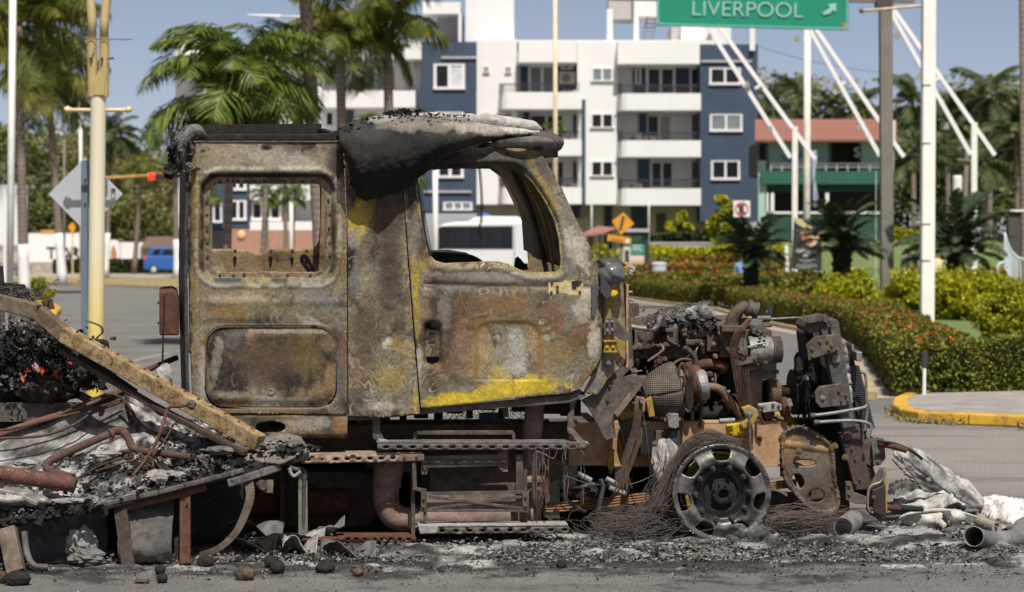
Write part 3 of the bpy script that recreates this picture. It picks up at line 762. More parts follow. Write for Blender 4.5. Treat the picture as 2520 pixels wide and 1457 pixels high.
# ---- low wall, hut, far roofs, mural walls on the left
lw=MB().slab(1540,600,1775,640,143,143.4); lw.slab(1538,596,1777,600,142.95,143.5)
tag(lw.build('low_wall',M_greyw,loc=P(1650,660,143)),'low grey roadside wall behind the golden hedge, in front of the apartment building','wall')
hut=thing('bus_shelter','small hut with a sloping red roof behind the truck windscreen pillar','shelter',P(1470,690,118))
MB().hexa([P(1424,583,117),P(1490,576,117),P(1520,566,121),P(1470,560,121),P(1424,579,117),P(1492,571,117),P(1522,561,121),P(1472,556,121)]).build('roof',M_tile,hut)
m=MB()
for u in (1452,1474,1494,1512): m.slab(u,575,u+4,690,117.4,117.6)
m.build('post',M_rail,hut); slabs('wall',M_pinkb,[(1432,581,1462,606)],119,119.3,hut)
kio=thing('poster_kiosk','dark framed poster kiosk with a green and white poster beside the orange sign','kiosk',P(1560,690,105))
slabs('frame',M_rail,[(1529,572,1597,577),(1588,577,1597,671),(1529,667,1588,671),(1529,577,1533,667)],105,105.4,kio)
slabs('roof',M_greyw,[(1525,563,1598,571)],104.8,105.6,kio); slabs('foot',M_greyw,[(1533,671,1592,700)],105,105.4,kio)
slabs('poster',mplain('cream_poster',(.62,.56,.48),.5,.12,2),[(1533,577,1588,667)],105.2,105.25,kio)
slabs('poster_print',mplain('green_print',(.03,.34,.22),.5,.1,3),[(1552,578,1586,597),(1552,600,1586,624)],105.15,105.19,kio)
slabs('poster_print',mplain('dark_print',(.04,.045,.06),.5),[(1538,616,1548,648)],105.15,105.19,kio); slabs('poster_print',mplain('tan_print',(.55,.34,.24),.6,.2,4),[(1552,640,1584,650)],105.15,105.19,kio)
slabs('poster_print',M_white,[(1557,604,1580,606),(1557,609,1576,611),(1557,614,1580,616),(1557,583,1580,585),(1557,589,1574,591)],105.12,105.145,kio)
# left: walls with mural, arch shrine, thatched hut, far white roof
lwY=190
mw=thing('mural_wall','white painted roadside wall with dark lettering behind the far palms','wall',P(140,665,lwY))
slabs('wall',M_white,[(70,574,204,662),(204,596,262,662)],lwY,lwY+.4,mw)
text('letter','TOP',1.3,mplain('black_lettering',(.03,.03,.035),.7),mw,P(114,636,lwY-.03),1.0,.01,bold=.02); text('letter','AD',1.3,bpy.data.materials['black_lettering'],mw,P(168,636,lwY-.03),1.0,.01,bold=.02)
slabs('band',mplain('ochre_band',(.5,.26,.05),.7),[(100,566,140,575)],lwY-.02,lwY+.4,mw)
slabs('base',mplain('stone_base',(.35,.30,.25),.9,.35,3),[(60,645,134,668)],lwY-.4,lwY,mw)
sh=thing('shrine_arch','white arched wall shrine with an orange figure on it','shrine',P(279,668,188))
m=MB(); ap=[(262,668),(262,606)]+[(278-16*math.cos(R(a)),606-16*math.sin(R(a))) for a in range(0,181,20)]+[(295,668)]
m.prism([P(u,v,188) for u,v in ap],(0,.5,0)).build('wall',M_white,sh)
fg=[(273,642),(272,622),(276,608),(279,603),(282,608),(287,622),(286,642)]
MB().prism([P(u,v,187.9) for u,v in fg],(0,.08,0)).build('painted_figure',mplain('terracotta_paint',(.42,.20,.10),.8,.3,6),sh)
tag(MB().slab(296,596,352,668,189,189.4).build('white_wall',M_white,loc=P(320,668,189)),'plain white wall between the shrine and the blue car','wall')
th=thing('thatched_hut','low hut with a brown thatched roof behind the blue car','hut',P(395,668,186))
MB().hexa([P(345,610,184),P(470,610,184),P(470,610,190),P(345,610,190),P(362,582,186),P(455,581,186),P(455,581,188),P(362,582,188)]).build('roof',mplain('thatch',(.17,.115,.09),.95,.35,8,bump=1,bdist=.05),th)
slabs('wall',M_beige,[(356,610,460,668)],185,189,th)
fr_=thing('far_building','distant white flat roofed building above the tree tops at left','building',P(170,612,330))
slabs('wall',M_white,[(118,330,222,352)],330,340,fr_); slabs('roof',M_white,[(112,325,228,331)],329,341,fr_); slabs('lower_wall',M_greyw,[(122,352,218,640)],331,339,fr_)
# ================================================================ HEDGES AND PLANTING
hedge('clipped hedge with orange flowers curving along the road edge beside the burnt truck',[p+Vector((.55,.25,0)) for p in HC],.95,.64,M_hedge,.037,1900,'flowering hedges',30,fsize=.045)
FRT=[Gd(2222,962),Gd(2330,962),Gd(2640,966)]
hedge('clipped hedge with a few orange flowers running straight behind the yellow kerb',FRT,.85,.68,M_hedge,.027,4200,'flowering hedges',7,fsize=.05)
def zg(x,y): return gz(x,y)
hedge('first low row of orange flowered hedge behind the curved hedge',[P(1560,690,92),P(1760,690,90),P(1935,690,88)],4.5,.88,M_hedge,.11,130,'flowering hedges',34,fsize=.09,zf=lambda x,y: .0)
hedge('middle row of orange flowered hedge between the bin and the cycads',[P(1600,670,104),P(1780,670,103),P(1960,670,102)],5.0,1.08,M_hedge,.13,100,'flowering hedges',46,fsize=.11,zf=lambda x,y: .02)
hedge('rearmost row of orange flowered hedge below the golden hedge',[P(1590,650,114),P(1780,650,114),P(1960,650,112)],4.5,1.3,M_hedge,.15,80,'flowering hedges',30,fsize=.12,zf=lambda x,y: .02)
hedge('bright golden green hedge in front of the low grey wall',[P(1440,640,126),P(1600,640,126),P(1800,640,124),P(1960,640,122)],4.0,1.75,M_gold,.2,90,'golden hedges',lumpy=.5,zf=lambda x,y: .05)
hedge('dark hedge at the foot of the beige wall, left piece',[P(1575,600,146),P(1706,600,146)],1.2,1.0,M_hedge_far,.2,90,'dark hedges at the building',zf=lambda x,y: 1.6)
hedge('dark hedge at the foot of the beige wall, right piece',[P(1714,600,146),P(1850,600,146)],1.2,1.35,M_hedge_far,.2,90,'dark hedges at the building',zf=lambda x,y: 1.6)
hedge('long dark clipped hedge in front of the blue car',[Vector((P(u,612,178).x,178,0)) for u in (136,300,470,800)],1.5,1.0,M_hedge_far,.16,140,lumpy=.06)
hedge('low orange flowered hedge on the lawn beside the third cycad',[P(2255,680,84),P(2330,680,84),P(2480,680,86)],1.0,.62,M_hedge,.12,160,'flowering hedges',10,fsize=.10,zf=lambda x,y: gz(x,y))
hedge('small bright yellow hedge high on the lawn',[P(2195,590,128),P(2262,590,128)],1.2,1.1,M_gold,.22,120,'golden hedges',zf=lambda x,y: 1.75)
def bush(label,base,rad,mat,n,per,size,group,up=.0,name='bush'):
 b=Vector(base); T_=thing(name,label,'bush',b,group)
 MB().blob(b+Vector((0,0,rad[2]*.45)),(rad[0]*.36,rad[1]*.36,rad[2]*.34),.25,2,n,12,8).build('twigs',M_core,T_)
 pts=clump_points(RNG,(b.x,b.y,b.z+rad[2]*.52),(rad[0]*.9,rad[1]*.9,rad[2]*.62),n,per,min(rad)*.42)
 pts=pts[pts[:,2]>b.z+.02]
 if up:
  k=RNG.choice(len(pts),int(len(pts)*.06)); q=pts[k]; st=[]
  for j in range(6): st.append(q+np.array([0,0,up*(j+1)/6])*RNG.uniform(.3,1.0,(len(q),1))*(q[:,2:3]>b.z+rad[2]*.7))
  pts=np.concatenate([pts]+st)
 tag(leafcloud('foliage',mat,T_,pts,size,RNG,.1),kind='stuff'); return T_
gb='golden bushes behind the hedge'
bush('golden bush with a dark green left side at the left end of the row',P(1990,775,66),(1.0,.9,.98),M_hedge,42,150,.065,gb)
bush('golden bush left of the grey sign pole',P(2090,780,65),(1.05,.8,.98),M_gold,44,170,.065,gb,.15)
bush('golden bush between the grey pole and the tall white pole',P(2232,783,63),(.85,.7,1.02),M_gold,40,170,.065,gb,.5)
bush('golden bush just right of the tall white pole',P(2340,785,62),(1.0,.8,1.0),M_gold,46,170,.065,gb,.3)
bush('golden bush below the white stair railing',P(2440,788,61),(1.1,.8,.98),M_gold,46,170,.065,gb,.2)
bush('large golden green bush at the right edge of the picture',P(2500,868,42.6),(.60,.7,1.02),M_gold,60,220,.05,gb,.1)
bush('rounded light green bush under the no parking sign',P(1782,600,140),(1.0,1,2.6),M_gold,20,70,.25,None)
bush('small light green bush at the beige wall',P(1670,600,145),(.9,.6,1.9),M_gold,12,60,.2,None)
bush('bright green bush on the left road corner beside the white trunk',P(98,752,78),(.42,.4,.75),M_gold,16,70,.12,None,.2)
tag(MB().prism([Gd(u,v) for u,v in ((84,782),(140,782),(152,770),(128,752),(84,752))],(0,0,.16)).build('kerb',M_kerb,bevel=.05),kind='structure')
gt=np.concatenate([np.array([tuple(ko[i].lerp(ko[i+1],RNG.uniform(0,1))+Vector((RNG.normal()*.05,-.05+RNG.normal()*.05,.02+.03*RNG.random()))) for _ in range(60)]) for i in range(5)])
gt=gt[fbm(gt[:,0]*2.2,gt[:,1]*2.2,4)>.47]
tag(leafcloud('grass',mleaf('kerb_grass',[(.1,(.13,.13,.04)),(1,(.36,.29,.12))]),None,gt,.03,RNG,-.6,2.4),kind='stuff')
# cycads with stout dark trunks
CF=frond_set(1.35,.26,.05,.15,34,M_cycad,60,((78,70),(60,78),(44,80),(28,72),(10,50)))
M_cytrunk=mplain('cycad_trunk',(.018,.015,.012),.95,.5,14,bump=1,bdist=.03)
def cycad(label,u,vc,vb,Y,wpx,tpx,seed,nf=46):
 c=P(u,vc,Y); b=Vector((c.x,Y,gz(c.x,Y) if Y>66 else 0)); T_=palm(label,b,c,tpx*Y/FPX/2,tpx*Y/FPX/2,CF,nf,'cycads on the island',0,'cycad',trunk_mat=M_cytrunk,rnd=seed,scale=wpx*Y/FPX/2/.98)
 T_['category']='cycad'; m=MB()
 n=70
 for i in range(n):
  z=b.z+(c.z-b.z)*i/n; a=i*2.4; r=tpx*Y/FPX/2
  p=Vector((b.x+math.cos(a)*r*.9,Y+math.sin(a)*r*.9,z)); m.tube([p,p+Vector((math.cos(a)*.07,math.sin(a)*.07,.07))],[.05,.02],4)
 m.build('leaf_bases',M_cytrunk,T_)['kind']='stuff'; return T_
cycad('dark cycad left of the black banner, under the no parking sign',1848,626,710,72,215,36,1)
cycad('dark cycad between the black banner and the grey sign pole',2072,606,700,66,240,46,2)
cycad('dark cycad right of the tall white pole',2352,612,690,69,300,44,3)

# ================================================================ PALMS AND TREES
PF=frond_set(3.0,1.0,.055,1.15,62,M_palm,100)
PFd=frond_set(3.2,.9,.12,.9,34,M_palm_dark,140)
FF=frond_set(1.75,.66,.040,.62,52,M_fan,180,((78,125),(55,130),(32,120),(8,95),(-20,60)))
def gnd(u,Y,v=612): x=(u-1260)*Y/FPX; return Vector((x,Y,0))
cp='coconut palms behind the road'
def pal(label,ub,ut,vt,Y,wpx,n,rnd,fr=PF,lime=None,sc=1.0,group=cp,lean=0,nuts=0,r1=None,stump=0,kw=None):
 return palm(label,gnd(ub,Y),P(ut,vt,Y),wpx*Y/FPX/2*1.05,(r1 or wpx*.8)*Y/FPX/2,fr,n,group,lean,lime=lime,rnd=rnd,scale=sc,nuts=nuts,stump=stump,kindw=kw)
pal('closest left palm with a large drooping crown above a grey trunk',60,45,66,95,24,34,11,lime=2.0,sc=1.45,nuts=5,kw=[1,2,2,2,1])
pal('left palm with a slim whitewashed trunk, its crown beside the yellow lamp post',154,117,190,120,20,36,12,lime=2.6,sc=1.25,kw=[1,2,2,2,1])
pal('palm half hidden behind the yellow lamp post with a dark crown',260,276,330,150,12,20,13,fr=PFd,lime=2.8,sc=.85)
pal('slim palm right of the red traffic light with a whitewashed foot',436,430,395,150,15,12,14,lime=2.4,sc=.5,kw=[0,1,1,2,3])
pal('yellowing low palm behind the traffic light arm',330,350,400,175,12,18,15,sc=.9,kw=[1,2,2,2,1])
pal('bushy bright green palm with arching fronds above the sleeper window',551,572,232,45,22,44,16,fr=FF,sc=1.38,group=None,kw=[2,2,3,4,3])
pal('second bright palm crown behind the bushy one',640,668,150,62,13,20,17,fr=FF,sc=1.2,group=None)
pal('tall palm with a thick grey ringed trunk leaning left',800,742,-160,62,36,16,18,r1=30,sc=1.0)
pal('palm with a brown fibrous trunk top left of the navy block',850,836,84,82,25,24,19,sc=.95,nuts=4,stump=1,kw=[2,3,2,2,1],r1=22)
pal('palm in front of the navy block with browned lower fronds',968,952,70,82,25,24,20,sc=1.0,nuts=3,stump=1,kw=[2,3,2,1,1],r1=22)
pal('palm with a whitewashed foot framed in the sleeper window',704,702,452,125,12,14,21,lime=1.1,sc=.45)
pal('short fan palm framed in the sleeper window left of the white post',661,656,480,110,7,20,22,fr=FF,sc=.62,group='small palms at the building')
pal('short fan palm in the sleeper window right of the white post',722,724,478,112,6,20,23,fr=FF,sc=.62,group='small palms at the building')
pal('short fan palm at the left end of the sleeper window',520,518,480,112,6,18,24,fr=FF,sc=.55,group='small palms at the building')
pal('small palm in front of the balconies seen over the cab roof',1360,1362,320,140,8,16,25,fr=FF,sc=.62,group='small palms at the building')
pal('small palm in front of the left wing seen over the cab roof',905,905,305,130,8,16,26,fr=FF,sc=.62,group='small palms at the building')
pal('palm glimpsed in the left edge of the door window',1020,1022,432,120,8,16,27,fr=FF,sc=.7,group='small palms at the building')
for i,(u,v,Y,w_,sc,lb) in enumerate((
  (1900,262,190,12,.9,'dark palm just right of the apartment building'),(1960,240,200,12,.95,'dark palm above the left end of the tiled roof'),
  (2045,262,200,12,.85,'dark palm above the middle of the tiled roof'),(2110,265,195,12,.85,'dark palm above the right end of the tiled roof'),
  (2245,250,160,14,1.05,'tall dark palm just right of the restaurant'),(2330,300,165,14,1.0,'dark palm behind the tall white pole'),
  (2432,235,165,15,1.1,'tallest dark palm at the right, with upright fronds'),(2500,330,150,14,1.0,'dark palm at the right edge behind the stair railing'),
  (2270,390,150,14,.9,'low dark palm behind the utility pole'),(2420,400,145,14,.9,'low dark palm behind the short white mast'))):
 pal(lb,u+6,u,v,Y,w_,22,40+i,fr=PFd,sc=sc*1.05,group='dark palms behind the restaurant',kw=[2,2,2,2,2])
pal('slender palm trunk at the right edge of the picture',2520,2513,-120,70,15,10,60,sc=.8)
wb='broad trees behind the far road'
for i,(u,v,Y,rw,rh,mt,lb) in enumerate((
  (20,440,205,6,4.2,M_tree,'broad tree behind the white sign panel'),(110,470,215,6,4.0,M_tree2,'pale broad tree left of the diamond sign'),
  (215,500,210,5.5,3.6,M_tree,'broad tree behind the diamond sign'),(300,470,220,6.5,4.2,M_tree2,'olive tree right of the yellow lamp post'),
  (390,500,205,5.5,4.0,M_tree2,'olive tree below the traffic light'),(455,470,215,5,4.2,M_tree,'broad tree at the back corner of the cab'),
  (160,400,260,7,4,M_tree,'tree with a flat crown below the far white building'),(335,560,198,4,2.0,M_tree,'low dark tree above the shrine'))):
 b=gnd(u,Y); tree(lb,b,0,(rw,rw*.6,rh),P(u,v,Y).z-.6,mt,34,85,.40,group=wb)
for i,(u,v,Y,rw,rh,mt,lb) in enumerate((
  (2230,430,185,5,4.5,M_tree,'dark tree mass beside the restaurant'),(2330,440,180,5.5,4.6,M_tree,'dark tree behind the utility pole'),
  (2440,420,178,6,5.2,M_tree,'dark tree behind the short white mast'),(2530,420,172,5.5,5.0,M_tree,'dark tree at the right edge'),
  (2010,300,215,8,3.6,M_tree2,'olive tree tops above the tiled roof'),(2480,300,215,6.5,3.2,M_tree2,'olive tree top behind the tallest palm'))):
 b=gnd(u,Y); tree(lb,b,0,(rw,rw*.6,rh),P(u,v,Y).z-.6,mt,34,85,.42,group='trees behind the restaurant')
# spiky plant at the left
yk=thing('spiky_plant','small spiky plant beside the white trunk at the left','plant',Gd(55,712))
YF=frond_mesh(.9,50,30,1,.05,.03,0,5); YF.materials.append(M_hedge_far)
for i in range(26):
 a=i*2.4; m=MB(); e=Vector((math.cos(a),math.sin(a),RNG.uniform(.3,1.6))).normalized()*RNG.uniform(.6,.95); c=WORLD_AT[yk.name]+Vector((0,0,.5)); s=Vector((-math.sin(a),math.cos(a),0))*.05
 m.add([c-s,c+s,c+e*.6+s*.8,c+e,c+e*.6-s*.8],[(0,1,2,3,4)]).build('leaf_blade',M_hedge_far,yk)

# ================================================================ POLES, SIGNS
M_pole_w=mplain('white_pole_paint',(.72,.71,.67),.55,.1,3)
M_pole_c=mplain('cream_pole_paint',(.62,.52,.34),.55,.15,2)
M_conc=mplain('grey_painted_pole',(.17,.155,.135),.7,.18,1.5)
t=NT('yellow_pole_paint'); sp=t.n('ShaderNodeSeparateXYZ'); t.l(t.coord(),sp.inputs[0])
pc=t.ramp(t.math('MULTIPLY',t.math('ADD',sp.outputs[2],t.noise(4,5)),.25),[(.15,(.60,.43,.07)),(.36,(.62,.50,.17)),(.60,(.66,.61,.44)),(.9,(.62,.57,.43))])
rs=t.ramp(t.noise(6,8,.8,stretch=(1,1,.6)),[(.66,.0),(.72,1.0)])
M_ypole=t.fin(t.mix(rs,pc,(.42,.24,.05)),.6,0,t.noise(20,4),.15,.004)
M_dullyel=mplain('dull_yellow_paint',(.40,.30,.125),.6,.14,4)
M_rusty=mplain('rusty_bracket',(.16,.09,.05),.8,.4,8)
LY=30.0
lp=thing('lamp_post','yellow lamp post with a pair of arms and a pipe crossbar','lamp post',Gd(235,975+2)*1.0)
lp.location.z=0; WORLD_AT[lp.name]=Vector(lp.location)
base=Vector((P(233,900,LY).x,LY,0)); 
MB().tube([base,P(236,800,LY),P(242,236,LY)],[.105,.102,.095],20).build('post',M_ypole,lp,smooth=True,auto=40)
m=MB(); ys=LY-.12
for us in ((229,227,226),(256,256,257)): m.tube([P(us[0],238,LY-.02),P(us[1],160,LY-.02),P(us[2],95,LY-.02)],.064,16)
m.build('arm_socket',M_dullyel,lp,smooth=True,auto=40)
cp_=[(229,235),(229,202),(244,170),(257,202),(257,235)]
MB().prism([P(u,v,LY-.11) for u,v in cp_],(0,.07,0)).build('pointed_cap',M_dullyel,lp,bevel=.01)
for us in (((226,95),(226,40),(221,-10),(200,-70),(150,-110)),((256,95),(257,50),(263,0),(285,-60),(340,-110))):
 MB().tube([P(u,v,LY) for u,v in us],.055,14).build('arm',mplain('faded_yellow_arm',(.47,.37,.19),.6,.12,3),lp,smooth=True)
for s,e in ((-1,162),(1,322)):
 q=MB().tube([P(240+s*10,271,LY),P(e-s*10,271,LY)],.026,10).tube([P(e-s*14,271,LY),P(e-s*4,270,LY),P(e,264,LY)],[.036,.04,.036],10); q.build('crossbar_pipe',mplain('cream_pipe',(.62,.50,.30),.6,.2,9),lp,smooth=True)
 MB().tube([P(240+s*8,271,LY),P(240+s*16,271,LY)],.032,10).build('pipe_collar',M_rusty,lp)
w_=MB().tube([P(160,98,LY),P(215,96,LY-.1),P(270,97,LY-.1),P(325,97,LY)],.006,5); w_.tube([P(207,145,LY-.1),P(225,142,LY-.1),P(234,118,LY-.1)],.005,5); w_.tube([P(266,145,LY-.1),P(279,143,LY)],.012,5)
w_.build('wire',M_rail,lp)
for u in (225,251): MB().bolt(P(u,145,LY-.1),.018,(0,-1,0),.03).build('bolt',M_rail,lp)
# back of a diamond road sign on a blue grey post
sgY=30.62
sg=thing('road_sign','back of a diamond road sign on a blue grey post behind the yellow lamp post','road sign',Vector((P(210,700,sgY).x,sgY,0)))
M_alu=mplain('bare_aluminium_sheet',(.46,.50,.52),.45,.06,3,metal=.3)
M_bluepost=mplain('blue_grey_post',(.11,.15,.19),.6,.15,3)
MB().prism([P(u,v,sgY+.1) for u,v in smooth_poly([(119,478),(211,386),(302,478),(211,572)],0)],(0,.012,0)).build('sign_plate',M_alu,sg,bevel=.01)
MB().bar(Vector((P(208,700,sgY).x,sgY+.03,0)),P(209,395,sgY+.03),.078,.10,(0,1,0)).build('post',M_bluepost,sg)
for v in (441,500): MB().bolt(P(210,v,sgY-.03),.014,(0,-1,0),.02).build('bolt',M_rusty,sg)
q=MB()
for r in ((273,465,274,488),(274,464,284,466),(276,466.5,278,470),(279,466.5,283,470),(282,471,283,488),(275,472,282,473),(275,487,283,488)): q.slab(*r,sgY+.088,sgY+.098)
q.build('printed_mark',mplain('black_print',(.03,.035,.04),.6),sg)
# white flagpole at far left, thin white mast, white sign panel
def mast(label,ub,ut,Y,wpx,vt=-60,zb=.0,mat=None,name='flagpole',cat='pole',group=None,r1=None):
 b=Vector((P(ub,600,Y).x,Y,zb)); r=wpx*Y/FPX/2
 o_=MB().tube([b,b.lerp(P(ut,vt,Y),.5),P(ut,vt,Y)],[r,(r+(r1 or r))/2,r1 or r],14).build(name,mat or M_pole_w,None,b,smooth=True)
 return tag(o_,label,cat,group)
mast('thick white pole at the far left edge of the picture',24,32,88,17,-40)
mast('thin white mast behind the yellow lamp post',201,197,130,9,190)
wp=thing('white_sign_panel','plain white sign panel behind the far left pole','sign',Gd(30,690)*1.0); wp_Y=96
slabs('board',M_white,[(-30,455,67,603)],wp_Y,wp_Y+.1,wp); slabs('leg',M_pole_w,[(8,603,16,715),(52,603,58,715)],wp_Y,wp_Y+.1,wp)
mast('cream flagpole in front of the white apartment balconies',1368,1366,110,11,-40,mat=M_pole_c)
mast('grey white street pole seen through the door window',1073,1071,116,13,420,0)
mast('white post framed in the sleeper window beside the palm',720,718,118,13,470,0)
mast('thin dark pole in the trees left of the lamp post',158,158,150,6,345,mat=M_conc)
mast('tall white mast beside the black banner',1985,1987,100,17,72,mat=mplain('weathered_white',(.66,.63,.57),.6,.2,3))
mast('short slim lamp post in front of the beige wall, left',1456,1456,134,3.5,482,mat=M_alu); mast('short slim lamp post in front of the beige wall, right',1597,1597,134,3.5,481,mat=M_alu)
# street lamp arm crossing behind the palms
sL=thing('street_lamp','street lamp with a long horizontal arm behind the grey palm trunk','street lamp',gnd(845,92))
MB().tube([gnd(845,92),P(843,60,92),P(820,44,92),P(690,40,92)],[.09,.07,.05,.04],10).build('arm',M_pole_w,sL,smooth=True)
MB().hexa([P(608,39,92),P(692,44,92),P(692,44,92.4),P(608,39,92.4),P(612,35,92),P(692,36,92),P(692,36,92.4),P(612,35,92.4)]).build('lamp_head',M_white,sL,bevel=.05)
# traffic light on an arm
tl=thing('traffic_light','horizontal traffic light showing red on a thin orange arm','traffic light',gnd(300,145))
MB().tube([gnd(234,145),P(234,446,145),P(248,439,145),P(365,432,145)],.09,8).build('arm',mplain('ochre_arm',(.42,.24,.07),.6),tl,smooth=True)
MB().slab(362,425,411,444,145,145.4).build('housing',mplain('orange_housing',(.50,.20,.09),.6),tl,bevel=.04)
for i,(u,mt) in enumerate(((373,None),(389,M_dark),(403,M_dark))):
 if mt is None:
  t=NT('red_light'); t.fin((.8,.03,.02),.4); t.b.inputs['Emission Color'].default_value=(1,.03,.015,1); t.b.inputs['Emission Strength'].default_value=.8; mt=t.m
 MB().lathe(P(u,434.5,144.99),(0,-1,0),[(.21,0),(.21,.1),(.17,.1),(.02,.12)],18).build('lamp_lens',mt,tl)
# small orange diamond far left
od=thing('warning_sign','small orange diamond sign turned aside behind the whitewashed palm','road sign',gnd(178,150))
MB().prism([P(u,v,150) for u,v in ((167,558),(178,546),(186,556),(185,565),(178,576))],(0,.03,0)).build('sign_plate',mplain('orange_sheeting',(.62,.29,.02),.5,.08),od)
MB().slab(177,574,180,690,150.05,150.15).build('post',M_pole_c,od)
# orange diamond and plaque in the middle
ws=thing('warning_sign','orange diamond warning sign with a tilted orange plaque under it','road sign',gnd(1532,102))
MB().prism([P(u,v,102) for u,v in ((1506,545),(1534,523),(1561,551),(1528,579))],(0,.04,0)).build('sign_plate',bpy.data.materials['orange_sheeting'],ws,bevel=.03)
MB().prism([P(u,v,101.9) for u,v in ((1496,576),(1554,586),(1552,602),(1494,592))],(0,.04,0)).build('plaque',bpy.data.materials['orange_sheeting'],ws)
q=MB()
for i in range(4):
 cx,cy=1534-i*2.2,533+i*9; q.prism([P(cx-4,cy,101.97),P(cx+4,cy-1,101.97),P(cx+4,cy+4,101.97),P(cx-4,cy+5,101.97)],(0,.02,0))
q.build('symbol',bpy.data.materials['black_print'],ws)
q=MB()
for i in range(5): q.prism([P(1505+i*6,584+i,101.87),P(1509+i*6,584.6+i,101.87),P(1508.5+i*6,591+i,101.87),P(1504.5+i*6,590.4+i,101.87)],(0,.02,0))
q.build('plaque_lettering',mplain('brown_print',(.40,.18,.02),.6),ws); MB().lathe(P(1544,594,101.88),(0,-1,0),[(.085,0),(.08,.01)],14).build('sticker',M_white,ws)
MB().bar(gnd(1523,102.1),P(1531,580,102.1),.16).build('post',M_conc,ws)
# no parking sign
npk=thing('no_parking_sign','square white no parking sign with a crossed letter in a red ring','road sign',Vector((P(1825,600,100).x,100,0)))
MB().slab(1805,494,1846,534,100,100.04).build('sign_plate',M_white,npk,bevel=.01)
MB().slab(1824,534,1827,640,100.04,100.1).build('post',M_alu,npk)
text('letter','E',.44,bpy.data.materials['black_print'],npk,P(1818,523,99.97),1.0,.008,bold=.02)
M_red=mplain('red_print',(.50,.05,.05),.5); q=MB(); c0=P(1825.5,514,99.975); R0=.28
for i in range(28):
 a0,a1=2*math.pi*i/28,2*math.pi*(i+1)/28
 pp=[c0+Vector((math.cos(a)*r,0,math.sin(a)*r)) for a,r in ((a0,R0),(a1,R0),(a1,R0*.8),(a0,R0*.8))]; q.prism(pp,(0,.015,0))
q.bar(c0+Vector((-R0*.64,-.01,R0*.64)),c0+Vector((R0*.64,-.01,-R0*.64)),.05,.01); q.build('prohibition_ring',M_red,npk)
# bin
tag(MB().lathe(P(1622,696,96),(0,0,1),[(.26,0),(.29,.05),(.29,.68),(.31,.7),(.31,.78),(.24,.82)],18).build('litter_bin',mplain('pale_grey_plastic',(.50,.53,.58),.6,.06),loc=P(1622,696,96)),'pale grey round litter bin in front of the flower beds','bin')
# highway sign on its gantry pole
GY=70.0
gp=thing('highway_sign','green highway sign with white lettering hung from a grey gantry pole','road sign',Vector((P(2180,700,GY).x,GY,0)))
MB().bar(Vector((P(2183,700,GY).x,GY,0)),P(2179,5,GY),.36,.36,(0,1,0)).build('pole',M_conc,gp,bevel=.03)
MB().prism([Vector((P(u,700,GY-.3).x,y,0)) for u,y in ((2153,GY-.35),(2212,GY-.35),(2212,GY+.35),(2153,GY+.35))],(0,0,.08)).build('base_plate',M_conc,gp)
MB().bar(P(2250,-6,GY),P(1500,-12,GY),.25,.3).build('gantry_arm',M_conc,gp); MB().slab(2158,-10,2198,16,GY-.25,GY+.25).build('joint_collar',mplain('dark_brown_steel',(.07,.05,.045),.7),gp)
M_sgreen=mplain('green_sheeting',(.005,.215,.135),.45,.07,.9)
rot=lambda u,v: P(1852+(u-1852)+(v-0)*-.0,v+(u-1852)*.02,GY-.3)
MB().prism([rot(u,v) for u,v in ((1614,-190),(2092,-190),(2088,70),(1617,68))],(0,.05,0)).build('sign_plate',M_sgreen,gp,bevel=.01)
M_slet=mplain('sign_lettering',(.25,.50,.46),.45,.05); M_sline=mplain('sign_border',(.10,.42,.36),.5,.05)
lt=text('lettering','LIVERPOOL',.60,M_slet,None,(0,0,0),1.0,.012,(R(90),0,0),bold=-.004)
cs=[v.co for v in lt.data.vertices]; x0=min(c.x for c in cs); x1=max(c.x for c in cs); z0=min(c.z for c in cs); z1=max(c.z for c in cs)
lt.data.transform(Matrix.Translation((-x0,0,-z0))); lt.data.transform(Matrix.Diagonal((271*GY/FPX/(x1-x0),1,36*GY/FPX/(z1-z0),1)))
lt.data.transform(Matrix.Rotation(R(1.15),4,'Y')); lt.data.transform(Matrix.Translation(P(1704,38,GY-.325)-WORLD_AT[gp.name])); lt.parent=gp; lt.location=(0,0,0)
q=MB(); q.bar(rot(1618,64)+Vector((0,-.04,0)),rot(2086,66)+Vector((0,-.04,0)),.02,.05); q.bar(rot(1620,64)+Vector((0,-.04,0)),rot(1618,-185)+Vector((0,-.04,0)),.05,.02,(0,1,0)); q.bar(rot(2083,64)+Vector((0,-.04,0)),rot(2087,-185)+Vector((0,-.04,0)),.05,.02,(0,1,0)); q.build('border_line',M_sline,gp)
q=MB(); A_=GY-.34
q.prism([P(u,v,A_) for u,v in ((2036,11),(2058,7),(2057,30),(2050,24),(2043,33),(2027,37),(2024,31),(2036,24),(2042,18))],(0,.02,0)); q.build('arrow',M_slet,gp)
MB().prism([P(u,v,GY-.345) for u,v in ((2071,56),(2087,57),(2087,74),(2072,73))],(0,.03,0)).build('rust_patch',mplain('orange_rust',(.36,.15,.05),.8,.3,8),gp)
MB().prism([P(u,v,GY-.345) for u,v in ((1616,46),(1620,46),(1622,56),(1632,57),(1632,61),(1618,61))],(0,.02,0)).build('worn_corner',mplain('worn_cream',(.6,.55,.4),.8,.2,6),gp)
